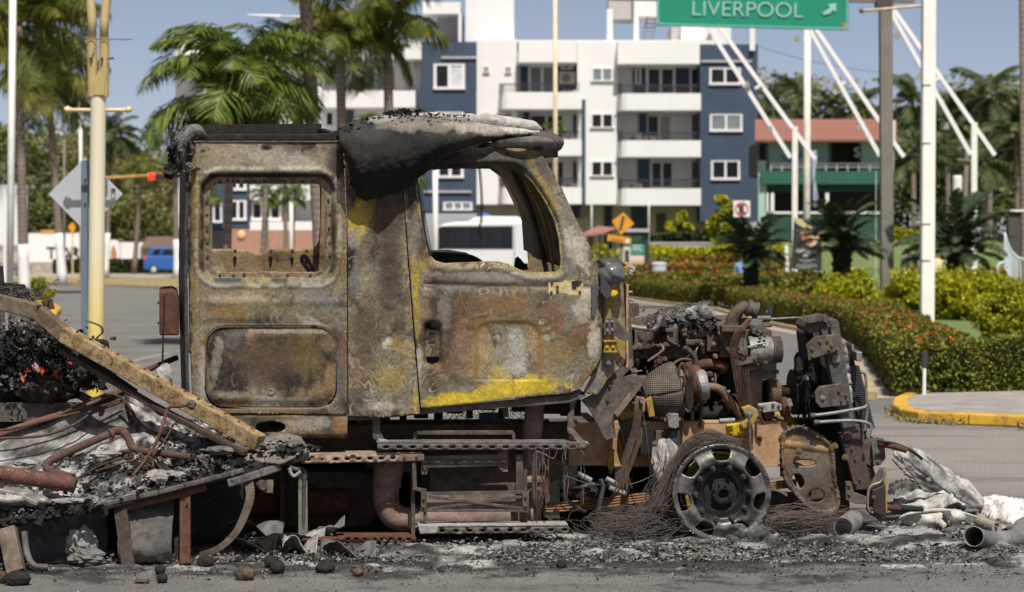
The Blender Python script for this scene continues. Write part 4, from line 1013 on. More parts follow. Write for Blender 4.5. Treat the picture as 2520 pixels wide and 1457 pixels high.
# thick white pole with a short arm
wpl=thing('white_mast','thick white pole with a short side arm right of the green sign','pole',Gd(2282,808))
WY=gY(808)
MB().bar(Vector((P(2281,700,WY).x,WY,0)),P(2286,-30,WY),.31,.31,(0,1,0)).build('pole',mplain('chalky_white_paint',(.78,.77,.73),.7,.08,2,bump=.3),wpl,bevel=.04)
MB().tube([P(2120,27,WY),P(2200,20,WY),P(2268,14,WY)],.035,8).build('side_arm',mplain('rust_stained_white',(.55,.42,.32),.7,.3,9),wpl,smooth=True)
MB().blob(P(2120,27,WY),.06,.1,2,1,8,6).build('arm_knob',M_rusty,wpl,smooth=True)
q=MB()
for v in (208,351,550,640): q.slab(2266,v,2290,v+3,WY-.165,WY-.15)
q.build('rust_band',M_rusty,wpl)
# masts carrying pairs of slanting spars with floodlights
M_spar=mplain('white_spar',(.74,.73,.75),.5,.05,2)
def spars(label,mast_u,vtop,vbot,Y,wpx,bars,lamps,ties):
 b=Vector((P(mast_u,600,Y).x,Y,0)); T_=thing('spar_mast',label,'mast',b,'white masts with slanting spars')
 MB().bar(b,P(mast_u+1,vtop,Y),wpx*Y/FPX,wpx*Y/FPX,(0,1,0)).build('post',M_pole_w,T_)
 for (a,c,dy) in bars: MB().bar(P(*a,Y+dy),P(*c,Y+dy),.15,.15,(0,1,0)).build('spar',M_spar,T_)
 for (a,c) in ties: MB().bar(P(*a,Y),P(*c,Y),.1,.1,(0,1,0)).build('tie_bar',M_spar,T_)
 for (u,v) in lamps:
  MB().hexa([P(u-9,v+9,Y-.4),P(u+7,v+9,Y-.4),P(u+7,v+9,Y),P(u-9,v+9,Y),P(u-3,v-8,Y-.3),P(u+4,v-8,Y-.3),P(u+4,v-8,Y-.1),P(u-3,v-8,Y-.1)]).build('floodlight',M_conc,T_,bevel=.03)
spars('mast with two slanting white spars in front of the navy block',1955,312,660,92,13,(((1735,55),(1945,388),-.2),((1762,55),(2006,392),.2)),((1746,90),(1839,208),(1895,318)),(((1858,218),(1878,205)),))
spars('mast with two slanting white spars beside the grey gantry pole',2155,420,660,92,1,(((1985,60),(2165,384),-.2),((2000,60),(2224,386),.2)),((1962,92),(2032,195),(2112,315)),(((2060,214),(2080,202)),))
spars('mast with two slanting white spars near the right edge',2396,302,500,92,14,(((2192,30),(2388,380),-.2),((2198,22),(2448,382),.2)),((2208,86),(2262,188),(2330,310)),(((2285,208),(2312,190)),))
# utility pole
upo=thing('utility_pole','old timber utility pole with a white transformer among the dark palms','utility pole',gnd(2372,135))
MB().bar(gnd(2368,135),P(2380,360,135),.24,.24,(0,1,0)).build('pole',mplain('weathered_timber',(.20,.16,.13),.9,.2,4),upo); MB().bar(P(2357,364,134.8),P(2386,361,134.8),.1).build('crossarm',M_conc,upo); MB().bar(P(2357,392,134.8),P(2388,395,134.8),.12).build('crossarm',M_conc,upo)
MB().lathe(P(2356,474,134.7),(0,0,1),[(.22,0),(.26,.05),(.26,.85),(.2,.95)],14).build('transformer',M_white,upo)
wr=MB()
for a,b in (((1860,112),(2180,180)),((2180,180),(2520,210)),((2200,380),(2520,360))): wr.tube([P(a[0]+(b[0]-a[0])*i/8,a[1]+(b[1]-a[1])*i/8+10*math.sin(math.pi*i/8),140) for i in range(9)],.014,4)
tag(wr.build('overhead_cable',M_rail,loc=P(2200,200,140)),'thin dark overhead cables crossing the sky at right','cable')
# black banner with a printed portrait
bn=thing('poster_banner','tall black banner with a printed face and pale script beside the white mast','banner',Vector((P(1985,700,86).x,86,gz(9,86))))
MB().prism([P(u,v,86) for u,v in ((1954,536),(2022,548),(2022,665),(1948,662))],(0,.04,0)).build('banner_sheet',mplain('black_banner',(.022,.024,.028),.5,.1),bn)
fc=[(1969,572),(1974,590),(1983,602),(1994,607),(2005,603),(2013,592),(2018,576),(2008,572),(1990,568)]
MB().prism([P(u,v,85.97) for u,v in fc[:4]+[(1994,568),(1980,568)]],(0,.015,0)).build('printed_face',mplain('shaded_skin_print',(.36,.17,.09),.6,.2,4),bn)
MB().prism([P(u,v,85.97) for u,v in [(1994.2,568),(1994.2,607)]+fc[4:8]],(0,.015,0)).build('printed_face',mplain('lit_skin_print',(.66,.46,.30),.6,.12,4),bn)
MB().prism([P(u,v,85.96) for u,v in ((1956,536),(1975,540),(1984,552),(2006,562),(1990,564),(1968,556),(1955,546))],(0,.015,0)).build('printed_hat',mplain('straw_print',(.45,.40,.20),.6,.2,4),bn)
q=MB()
for r in ((1979,580,1988,582),(2000,580,2009,582),(1990,595,2002,597)): q.slab(*r,85.95,85.96)
q.slab(1993,583,1997,590,85.95,85.96); q.build('printed_features',mplain('brown_features',(.12,.06,.04),.6),bn)
q=MB()
q.tube([P(1958+i*1.6,617+5*math.sin(i*1.7)*(1 if i % 5 else 1.8)+i*.1,85.95) for i in range(36)],.02,4)
q.build('banner_script',mplain('pale_print',(.45,.47,.48),.6),bn); q=MB()
q.tube([P(1976+i*1.4,629+4*math.sin(i*1.9),85.95) for i in range(17)],.026,4)
q.build('banner_script',bpy.data.materials['pale_print'],bn); q=MB()
for v,a,b in ((639,1966,2008),(643,1974,2002),(650,1962,2012),(655,1958,2016),(659,1966,2006)):
 for i in range(int((b-a)/6)): q.slab(a+i*6,v,a+i*6+4.5,v+1.6,85.94,85.96)
q.build('banner_lettering',bpy.data.materials['pale_print'],bn)['kind']='stuff'
tag(MB().bar(P(1938,690,90),P(1935,600,90),.12,.12,(0,1,0)).build('white_stake',M_pole_w,loc=P(1938,690,90)),'short white stake left of the black banner','stake')
# stair railing at the right edge
sr=thing('stair_railing','pale blue curved stair railing at the right edge','railing',P(2490,700,68)); M_prail=mplain('pale_blue_rail',(.50,.56,.62),.45,.06,3)
top=[P(u,v,68) for u,v in ((2472,572),(2478,595),(2488,618),(2505,634),(2545,646))]; bot=[P(u,v,68) for u,v in ((2472,655),(2478,668),(2490,690),(2508,712),(2545,730))]
MB().tube(top,.035,8).build('handrail',M_prail,sr,smooth=True); MB().tube(bot,.035,8).build('bottom_rail',M_prail,sr,smooth=True)
pick=None
for i in range(15):
 s=i/14*4; j=min(int(s),3); f=s-j; a=top[j].lerp(top[j+1],f); b=bot[j].lerp(bot[j+1],f); MB().tube([b,a],.022,6).build('baluster',M_prail,sr)
MB().tube([P(u,v,67.5) for u,v in ((2455,690),(2455,655),(2460,648),(2475,645))],.04,8).build('end_post',M_prail,sr,smooth=True)
MB().slab(2482,520,2530,634,70,70.2).build('panel',mplain('dark_grey_panel',(.055,.055,.05),.7),sr); MB().slab(2486,516,2535,521,69.9,70.4).build('top_rail',M_white,sr)
# garden lights standing in the hedge
def glight(label,u,v0,v1,Y,stem,n=0):
 b=P(u,v1,Y); b.z=max(0,b.z); T_=thing('garden_light',label,'garden light',b,'garden lights in the hedge')
 tp=P(u+1,v0,Y); k=.2*Y/29
 MB().lathe(tp,(0,0,-1),[(.012,0),(.042,.01),(.036,.17),(.02,.19)],12).build('lamp_head',M_rail,T_)
 MB().tube([b,tp+Vector((0,0,-.18))],.022,8).build('stem',M_pole_w if stem else M_rail,T_)
glight('garden light with a black head and white stem in front of the near hedge',2274,866,985,28.4,1); glight('short black garden light on top of the hedge near the white pole',2252,822,870,34,0); glight('small black garden light in the curved hedge behind the radiator',1895,752,790,47,0); glight('small black garden light half hidden further along the hedge',2195,790,830,42,0)

# ================================================================ VEHICLES BEHIND
def wheel_parts(T_,c,r,w_,matT,matR):
 wq=MB().lathe(c,(0,-1,0),[(r*.6,-w_),(r,-w_*.9),(r,-.02),(r*.93,0),(r*.62,0)],24).build('tyre',matT,T_)
 MB().lathe(Vector(c)+Vector((0,-.005,0)),(0,-1,0),[(r*.6,0),(r*.5,.02),(r*.2,.03)],16).build('rim',matR,wq)
M_tyre=mplain('rubber',(.02,.02,.021),.8,.2,6); M_cglass=mplain('car_glass',(.014,.017,.020),.25,.3,.8,spec=.2)
VY=172.0
car=thing('parked_car','blue station wagon with a red tail light behind the far hedge','car',gnd(400,VY)); M_cblue=mplain('blue_car_paint',(.022,.10,.34),.3,.05,1)
def vs(pts,Y0,Y1): return [P(u,v,Y0) for u,v in pts],(0,Y1-Y0,0)
MB().prism(*vs([(353,664),(352,640),(357,630),(480,630),(512,640),(515,664)],VY,VY+1.75)).build('body',M_cblue,car,bevel=.08)
MB().prism(*vs([(359,631),(372,609),(450,608),(482,631)],VY+.12,VY+1.62)).build('cabin',M_cblue,car,bevel=.08)
for q in ([(374,627),(380,614),(397,614),(392,627)],[(398,627),(403,614),(440,614),(440,627)],[(444,627),(444,614),(452,614),(472,627)]): MB().prism([P(u,v,VY+.10) for u,v in q],(0,.04,0)).build('window',M_cglass,car)
MB().slab(355,629,361,640,VY-.02,VY+.25).build('tail_light',M_red,car)
for u in (378,488): wheel_parts(car,P(u,664,VY-.01),.34,.22,M_tyre,M_alu)
BSY=119.0
bus=thing('minibus','white minibus with a long dark window passing behind the cab','bus',gnd(1180,BSY)); M_bus=mplain('bus_white',(.64,.66,.66),.35,.05,.8)
MB().prism([P(u,v,BSY) for u,v in ((1063,700),(1063,640),(1069,580),(1072,563),(1090,551),(1120,546),(1290,543),(1297,550),(1299,700))],(0,2.3,0)).build('body',M_bus,bus,bevel=.1)
MB().prism([P(u,v,BSY+.4) for u,v in ((1150,545),(1168,535),(1190,532),(1275,533),(1292,544))],(0,1.4,0)).build('roof_unit',M_white,bus,bevel=.06)
MB().prism([P(u,v,BSY+.9) for u,v in ((1184,533),(1184,522),(1196,524),(1212,532))],(0,.5,0)).build('roof_vent',mplain('blue_vent',(.10,.16,.50),.5),bus)
q=[(1074,562),(1086,557),(1262,556),(1262,612),(1090,612),(1072,620)]
wnd=MB().prism([P(u,v,BSY-.03) for u,v in q],(0,.05,0)).build('window_band',M_cglass,bus)
for u in (1110,1150,1190,1228): MB().slab(u,557,u+2,612,BSY-.045,BSY-.031).build('window_post',M_dark,wnd)
q=MB()
for u,v in ((1140,590),(1166,585),(1201,596),(1240,590)): q.blob(P(u,v,BSY+.3),(.2,.15,.3),.1,2,int(u),8,6)
MB().prism([P(u,v,BSY-.05) for u,v in ((1064,640),(1066,618),(1088,617),(1090,622),(1076,628),(1074,640))],(0,.06,0)).build('mirror_panel',M_frame,bus)
MB().slab(1264,556,1268,690,BSY-.03,BSY+.01).build('door_seam',M_greyw,bus)
for u in (1105,1255): wheel_parts(bus,P(u,688,BSY-.01),.42,.25,M_tyre,M_alu)
rv=thing('sign_cluster','small red and white shop signs seen behind the minibus','sign',gnd(1302,121)); MB().slab(1296,552,1304,660,121,121.2).build('board',M_white,rv); MB().slab(1297,566,1303,580,120.95,121).build('print',mplain('terracotta_print',(.45,.18,.08),.6,.3,6),rv)

# ================================================================ PEOPLE FAR BEHIND
M_skin=mplain('skin',(.30,.16,.10),.6,.1,8); M_hair=mplain('dark_hair',(.02,.017,.015),.7,.2,20)
def person(label,u,vtop,Y,shirt,legs,hat=None):
 hgt=1.70; x=P(u,600,Y).x; zt=P(u,vtop,Y).z; b=Vector((x,Y,zt-hgt)); T_=thing('person',label,'person',b,None)
 V=[(0,0,.93),(0,0,1.12),(0,-.01,1.34),(0,0,1.44),(0,0,1.50),(0,-.01,1.58),(0,-.005,1.67),(.20,0,1.36),(.25,.01,1.08),(.23,-.05,.84),(.22,-.07,.74),(-.20,0,1.36),(-.25,.02,1.08),(-.23,-.05,.84),(-.22,-.07,.74),(.10,0,.86),(.11,-.05,.48),(.11,.04,.08),(.12,-.09,.03),(-.10,0,.86),(-.11,.06,.48),(-.11,.02,.08),(-.12,-.11,.03)]
 E=[(0,1),(1,2),(2,3),(3,4),(4,5),(5,6),(2,7),(7,8),(8,9),(9,10),(2,11),(11,12),(12,13),(13,14),(0,15),(15,16),(16,17),(17,18),(0,19),(19,20),(20,21),(21,22)]
 RR=[.155,.15,.165,.085,.06,.095,.085,.075,.055,.042,.04,.075,.055,.042,.04,.10,.07,.05,.04,.10,.07,.05,.04]
 me=bpy.data.meshes.new('body'); me.from_pydata([tuple(Vector(p)+b) for p in V],E,[]); o_=obj('body',me,None,T_)
 sm=o_.modifiers.new('k','SKIN'); o_.modifiers.new('ss','SUBSURF').levels=1; o_.modifiers['ss'].render_levels=2
 for i,r in enumerate(RR): me.skin_vertices[0].data[i].radius=(r,r*.8,0) if False else (r,r*.82)
 me.skin_vertices[0].data[0].use_root=True
 t=NT('clothes_and_skin'); sp=t.n('ShaderNodeSeparateXYZ'); t.l(t.coord(),sp.inputs[0]); ax=t.math('ABSOLUTE',sp.outputs[0])
 z=sp.outputs[2]; c=t.mix(t.math('GREATER_THAN',z,.93),legs,shirt); c=t.mix(t.math('GREATER_THAN',z,1.455),c,(.30,.16,.10))
 low=t.math('MULTIPLY',t.math('GREATER_THAN',ax,.185),t.math('LESS_THAN',z,1.12)); c=t.mix(low,c,(.30,.16,.10)); c=t.mix(t.math('LESS_THAN',z,.09),c,(.03,.03,.03))
 me.materials.append(t.fin(c,.8))
 hd=MB().blob(b+Vector((0,.015,1.645)),(.092,.105,.085),.06,3,3,14,9).build('hair',hat or M_hair,T_,smooth=True)
 return T_
person('man in a dark blue shirt walking on the lawn behind the golden bushes',2237,613,76,(.022,.028,.085),(.04,.04,.05))
person('person in a pale yellow patterned shirt half hidden by the tall white pole',2304,617,78,(.62,.55,.30),(.30,.27,.22))
person('person in a light blue shirt half hidden behind the left cycad',1826,628,88,(.16,.26,.50),(.05,.06,.10))
# ================================================================ THE BURNT TRUCK
def interp3(x,stops):
 xs=[s[0] for s in stops]; return np.stack([np.interp(x,xs,[s[1][i] for s in stops]) for i in range(3)],-1)
PAL_GREY=[(.16,(.020,.017,.014)),(.30,(.070,.057,.041)),(.41,(.140,.121,.088)),(.50,(.195,.178,.143)),(.58,(.160,.142,.100)),(.66,(.215,.178,.100)),(.74,(.130,.094,.052)),(.86,(.29,.272,.235))]
PAL_BROWN=[(.22,(.022,.018,.015)),(.38,(.070,.052,.036)),(.50,(.135,.098,.062)),(.60,(.185,.130,.075)),(.70,(.13,.125,.11)),(.82,(.28,.24,.18))]
def burnt_colour(pal,feats,seed,rings=.0,sc=1.0,rust=.5):
 """colours of fire-scaled sheet metal: warped noise,tide marks,rust,then the named patches"""
 def fn(U,V):
  U=np.asarray(U,float); V=np.asarray(V,float)
  w1=fbm(U/70*sc,V/70*sc,seed,4)-.5; w2=fbm(U/70*sc+40,V/70*sc,seed+5,4)-.5
  Uw=U+90*w1; Vw=V+90*w2
  n=.66*fbm(Uw/78*sc,Vw/92*sc,seed+9,5,.52)+.22*fbm(Uw/15*sc,V/190*sc,seed+15,4,.6)+.12*fbm(Uw/14,Vw/16,seed+18,4,.6)
  n=(n-.5)*1.75+.50
  c=interp3(n,pal)
  big=fbm(U/150,V/150,seed+12,3); c=c*(.66+.80*big[:,None])
  if rings:
   x1=fbm(U/95,V/95,seed+22,3)-.5; x2=fbm(U/95+9,V/95,seed+23,3)-.5
   q=fbm((U+170*x1)/85,(V+170*x2)/85,seed+20,2); r=np.abs(((q*11) % 1)-.5)*2
   k_=rings*sstep(.36,.52,fbm(U/100,V/100,seed+3,3)); c=c*(1-(.5*k_*sstep(.30,.62,r)*sstep(.86,.70,r))[:,None]); m=sstep(.82,.93,r)*k_*.85; lc=interp3(fbm(U/60,V/60,seed+31,2),[(.3,(.15,.11,.05)),(.5,(.25,.225,.175)),(.7,(.33,.32,.295))])
   c=c*(1-m[:,None])+lc*m[:,None]
  m=sstep(.56,.74,fbm(Uw/44,Vw/50,seed+44,5,.6))*rust
  c=c*(1-m[:,None])+np.array([.155,.085,.040])*(.7+.6*fbm(U/9,V/9,seed+2,3))[:,None]*m[:,None]
  for f in feats:
   u,v,ru,rv,rot,col,st=f[:7]; rag=f[7] if len(f)>7 else 1.0
   ca,sa=math.cos(R(rot)),math.sin(R(rot)); x=((U-u)*ca+(V-v)*sa)/ru; y=(-(U-u)*sa+(V-v)*ca)/rv
   d=np.hypot(x,y)+(fbm(Uw/26+u,Vw/26+v,seed+60,6,.68)-.5)*1.35*rag
   m=sstep(1.0,.72,d)*st*(.6+.4*sstep(1.0,.3,d)) if (max(col)>.15 or len(f)>7) else sstep(1.25,.30,np.hypot(x,y)*.6+d*.4)*st
   cc=np.array(col)*(.75+.5*fbm(U/14,V/14,seed+71,4))[:,None]
   c=c*(1-m[:,None])+cc*m[:,None]
  c=(c/.125)**1.12*.125*np.array([.96,.955,.92])
  g=fbm(U/5,V/5,seed+81,3); c=c*(.78+.44*g[:,None])
  return np.clip(c,.008,.9)
 return fn
def mvc(name,rough=.72,amt=.075,speck='a5a096',bstr=.5,sscale=95,spec=.3,metal=.0):
 t=NT(name); a=t.n('ShaderNodeVertexColor'); a.layer_name='Col'
 n=t.noise(58,3,.62); n2=t.noise(sscale*.75,3,.7); n3=t.noise(4.5,4,.6)
 c=t.mix(1.0,a.outputs[0],t.ramp(n,[(.30,.74),(.5,1.0),(.72,1.3)]),'MULTIPLY')
 m=t.math('MULTIPLY',t.ramp(n2,[(.70-amt,.0),(.80-amt,.65)]),t.ramp(n3,[(.46,.0),(.62,1.0)]))
 c=t.mix(m,c,speck)
 m2=t.math('MULTIPLY',t.ramp(t.noise(80,3,.8),[(.66,.0),(.73,.8)]),t.ramp(t.noise(4.5,3),[(.45,.0),(.65,1.0)])); c=t.mix(m2,c,(.025,.02,.018))
 return t.fin(c,rough,metal,t.math('ADD',t.math('MULTIPLY',n,.6),t.math('MULTIPLY',n2,.4)),bstr,.008,spec)
M_cab=mvc('fire_scaled_paint')
YEL=(.41,.315,.035); OCH=(.25,.185,.055); SOOT_SHADE=(.018,.016,.015); ASH_LIGHT=(.38,.36,.325); BLU=(.128,.136,.142); RUST=(.155,.088,.042); TAN=(.26,.20,.12); GRY=(.185,.175,.155)
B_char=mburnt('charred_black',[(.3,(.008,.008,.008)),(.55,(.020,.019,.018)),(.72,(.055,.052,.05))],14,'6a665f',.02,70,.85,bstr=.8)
B_steel=mburnt('burnt_dark_steel',[(.28,(.022,.020,.017)),(.45,(.064,.055,.047)),(.58,(.115,.10,.085)),(.75,(.19,.16,.13))],11,'9c968b',.08,70,.68)
B_iron=mburnt('burnt_brown_iron',[(.28,(.024,.019,.016)),(.46,(.070,.054,.042)),(.6,(.12,.093,.073)),(.75,(.18,.14,.11))],10,'8a8278',.05,70,.75)
B_rail=mburnt('heat_rusted_rail',[(.26,(.11,.070,.045)),(.42,(.27,.155,.080)),(.55,(.40,.255,.145)),(.68,(.47,.33,.21)),(.82,(.54,.46,.38))],5,'b3aa9d',.03,60,.75)
B_rust=mburnt('red_rust',[(.28,(.030,.017,.012)),(.45,(.075,.034,.022)),(.62,(.125,.056,.035)),(.8,(.19,.105,.072))],9,'8e8880',.06,60,.85)
B_pink=mburnt('pink_scaled_pipe',[(.28,(.030,.023,.020)),(.42,(.125,.088,.072)),(.56,(.22,.155,.125)),(.75,(.30,.235,.195))],6,'a89f95',.05,55,.75)
B_ochre=mburnt('ochre_primer',[(.28,(.04,.03,.012)),(.42,(.20,.135,.03)),(.58,(.36,.25,.05)),(.75,(.30,.27,.20))],8,'9a948a',.06,60,.7)
B_yellow=mburnt('surviving_yellow_paint',[(.28,(.03,.025,.01)),(.40,(.30,.21,.01)),(.55,(.55,.40,.012)),(.8,(.62,.50,.10))],9,'2a2620',.07,55,.55)
B_alu=mburnt('scorched_aluminium',[(.28,(.09,.088,.085)),(.45,(.19,.185,.18)),(.6,(.29,.285,.275)),(.78,(.42,.41,.40))],9,'c4c0b8',.06,60,.5,metal=.35)
B_wheel=mburnt('sooted_wheel_metal',[(.30,(.045,.043,.042)),(.48,(.10,.098,.098)),(.62,(.17,.165,.165)),(.78,(.27,.26,.255))],5,'b9b5ae',.05,75,.42,metal=.55)
B_ash=mburnt('white_ash',[(.28,(.07,.067,.063)),(.42,(.19,.186,.178)),(.56,(.31,.305,.292)),(.75,(.47,.46,.44))],8,'2a2826',.06,45,.95,bstr=1)
B_greyash=mburnt('grey_ash',[(.28,(.030,.029,.028)),(.45,(.085,.082,.079)),(.6,(.155,.152,.148)),(.78,(.29,.283,.275))],8,'1c1a19',.07,45,.95,bstr=1)
B_copper=mburnt('copper_tube',[(.3,(.024,.016,.013)),(.5,(.070,.038,.028)),(.7,(.14,.078,.055))],16,'4a4440',.06,50,.6,metal=.3)
B_boltm=mburnt('ochre_bolt',[(.3,(.06,.042,.022)),(.6,(.16,.118,.055))],20,'8a8070',.05,80,.6)
B_wire=mplain('burnt_wire',(.070,.062,.056),.7,.4,30)
B_wirer=mplain('rusted_wire',(.11,.075,.055),.8,.4,30)
truck=thing('burnt_truck','burnt out truck tractor with a scorched yellow cab and bare engine facing right','truck',Vector((T(1200,1340).x,T(1200,1340).y+1.0,0)))
TR=truck
def tp(name,uv,d0,d1,mat,bevel=.004,parent=TR,**k): return MB().tprism(uv,d0,d1).build(name,mat,parent,bevel=bevel,**k)
def tb(name,u0,v0,u1,v1,d0,d1,mat,bevel=.004,parent=TR,**k): return MB().tbox(u0,v0,u1,v1,d0,d1).build(name,mat,parent,bevel=bevel,**k)
def ttube(name,pts,r,mat,seg=10,parent=TR,sm=True,**k):
 """pts: (u,v,d); r in measuring units"""
 rr_=[x*PXM for x in r] if isinstance(r,(list,tuple)) else r*PXM
 return MB().tube([T(*p) for p in curve(pts)] if len(pts)>2 else [T(*p) for p in pts],(list(np.interp(np.linspace(0,1,len(curve(pts))),np.linspace(0,1,len(rr_)),rr_)) if isinstance(rr_,list) and len(pts)>2 else rr_),seg).build(name,mat,parent,smooth=sm,auto=45,**k)
def curve(pts,n=5):
 """smooth path through the points"""
 p=[np.array(q,float) for q in pts]
 if len(p)<3: return [tuple(q) for q in p]
 out=[]
 for i in range(len(p)-1):
  p0=p[max(i-1,0)]; p1=p[i]; p2=p[i+1]; p3=p[min(i+2,len(p)-1)]
  for j in range(n):
   t_=j/n; out.append(tuple(.5*((2*p1)+(-p0+p2)*t_+(2*p0-5*p1+4*p2-p3)*t_**2+(-p0+3*p1-3*p2+p3)*t_**3)))
 out.append(tuple(p[-1])); return out
def bolts(parent,pts,mat=None,r=.013,d=.0,name='bolt',h=.012):
 """one bolt head after another,sharing one mesh"""
 first=None
 for p in pts:
  c=T(p[0],p[1],p[2] if len(p)>2 else d)
  if first is None:
   first=MB().bolt(c,r,None,h).build(name,mat or B_boltm,parent); fc=c
  else:
   o_=first.copy(); COL.objects.link(o_); o_.parent=parent; o_.location=first.location+(c-fc)

# ---- cab: rear side panel with the sleeper window
WO=rrect(517,453,801,671,26)
WOn=[p for p in WO]
def d_rear(U,V):
 s=sd_rr(U,V,496,431,822,691,44); D=.050*sstep(7,-7,s)-.008*np.exp(-((s-13)/6)**2)+.006*np.exp(-((U-479)/3)**2)+.005*np.exp(-((U-490)/2.5)**2)
 D += .045 * sstep(492,462,U) ** 2                                         # rounded rear corner
 D += .02*sstep(352,336,V)-.006*np.exp(-((V-742)/10)**2)*sstep(480,520,U)
 D -= .012*sstep(.2,1,np.sin(np.pi*np.clip((U-470)/380,0,1))*np.sin(np.pi*np.clip((V-690)/120,0,1)))
 return D+.010*(fbm(U/80,V/80,3,3)-.5)
F_rear=[(640,400,190,55,0,(.22,.19,.155),.75),(560,390,60,40,0,(.25,.215,.165),.6),(700,395,110,28,10,ASH_LIGHT,.45),(835,400,40,70,10,SOOT_SHADE,.85),(655,363,18,9,5,SOOT_SHADE,1,.15),(500,372,8,5,0,SOOT_SHADE,.9),
          (480,620,10,330,0,OCH,.55),(500,560,14,130,0,TAN,.5),(812,560,14,120,0,GRY,.6),(640,430,180,7,0,SOOT_SHADE,.75,.4),(498,470,8,45,0,SOOT_SHADE,.5),(825,470,26,40,0,(.30,.29,.27),.6),
          (780,730,70,36,20,BLU,.75),(700,715,50,20,0,BLU,.35),(560,700,50,16,0,BLU,.3),(640,720,170,16,0,(.17,.135,.085),.5),(600,740,120,20,3,(.28,.24,.18),.6),(770,795,60,16,25,ASH_LIGHT,.6),(800,850,25,60,-20,(.12,.08,.05),.7),
          (840,900,18,110,0,(.07,.075,.08),.6),(845,860,12,50,0,RUST,.6),(560,770,60,24,0,(.22,.14,.06),.6),(660,760,90,22,0,(.20,.17,.10),.6),(600,790,120,9,0,SOOT_SHADE,.5),(660,1010,190,8,0,RUST,.7),(500,930,12,90,0,ASH_LIGHT,.4)]
rear=[(462,372),(466,356),(478,349),(840,347),(846,400),(852,560),(854,800),(854,1019),(520,1017),(490,1000),(474,970),(468,800),(463,560)]
HT=rrect(508,806,826,1003,46,8); HTo=rrect(504,802,829,1006,48,8)
_rc=burnt_colour(PAL_GREY,F_rear,21,.55,1,.22)
def col_rear(U,V):
 c=_rc(U,V); s=sd_rr(U,V,496,431,822,691,44); n=fbm(U/16,V/16,41,4)
 m=(sstep(0,-8,s)*.75)[:,None]; c=c*(1-m)+interp3(n,[(.3,(.05,.036,.022)),(.45,(.15,.11,.055)),(.58,(.22,.19,.13)),(.7,(.20,.09,.04))])*m
 m=(sstep(9,2,np.abs(s-1))*sstep(.35,.6,fbm(U/30,V/30,43,3)+.22*(V<470))*.8)[:,None]; c=c*(1-m)+np.array(SOOT_SHADE)*m  # edge shade of the window recess painted in, heavier along the top
 m=(sstep(7,1,np.abs(s-14))*sstep(.42,.6,fbm(U/26,V/26,45,3))*.6)[:,None]; c=c*(1-m)+np.array(ASH_LIGHT)*m  # highlight along the raised flange ridge painted in, broken by noise
 m=(sstep(482,470,U)*sstep(.40,.60,fbm(U/5,V/26,47,4))*.85)[:,None]; return c*(1-m)+np.array(SOOT_SHADE)*m
build_panel('side_panel',M_cab,TR,rear,[WO,HTo],2.7,d_rear,col_rear,.012)
# half-round notch plate and rivets of the window flange
tp('notch_plate',[(640,671),(646,680),(655,684),(670,684),(678,680),(684,671),(684,668),(640,668)],.052,.06,B_rail,0)
fl=[(541,448),(574,446),(605,448),(628,447),(668,447),(690,446),(724,449),(770,446),(508,496),(509,565),(511,632),(541,676),(601,676),(708,676),(764,676),(808,493),(810,561),(812,628)]
bolts(TR,fl,B_steel,.010,.046,'rivet',.010)
hole=MB()
for p in ((560,444),(586,446),(650,445),(700,446),(745,447),(509,530),(510,600),(575,679),(640,690),(735,678),(812,530),(812,600)): hole.lathe(T(p[0],p[1],.0435),-TN,[(.010,-.001),(.010,.0005)],10)
hole.build('flange_holes',M_dark,TR)['kind']='stuff'
def d_hatch(U,V): return .012-.020*sstep(0,-26,sd_rr(U,V,508,806,826,1003,46))+.012*(fbm(U/90,V/90,9,3)-.5)
F_hatch=[(570,840,34,24,0,BLU,.5),(660,880,110,70,0,(.10,.07,.046),.7),(750,870,50,60,-20,(.17,.125,.045),.45),(640,930,70,24,12,(.08,.055,.04),.6),(560,970,60,12,0,ASH_LIGHT,.4),(680,985,110,12,0,ASH_LIGHT,.45),(720,940,60,12,15,SOOT_SHADE,.5),(700,815,110,10,0,(.3,.27,.22),.5),(532,890,14,70,8,ASH_LIGHT,.4)]
hatch=build_panel('storage_hatch',M_cab,TR,HT,[],2.8,d_hatch,burnt_colour(PAL_BROWN,F_hatch,33,.3,1,.2),.010)
MB().lathe(T(666,963,-.012),-TN,[(.022,0),(.022,.006),(.012,.006),(.010,-.002)],16).build('lock',B_alu,hatch)
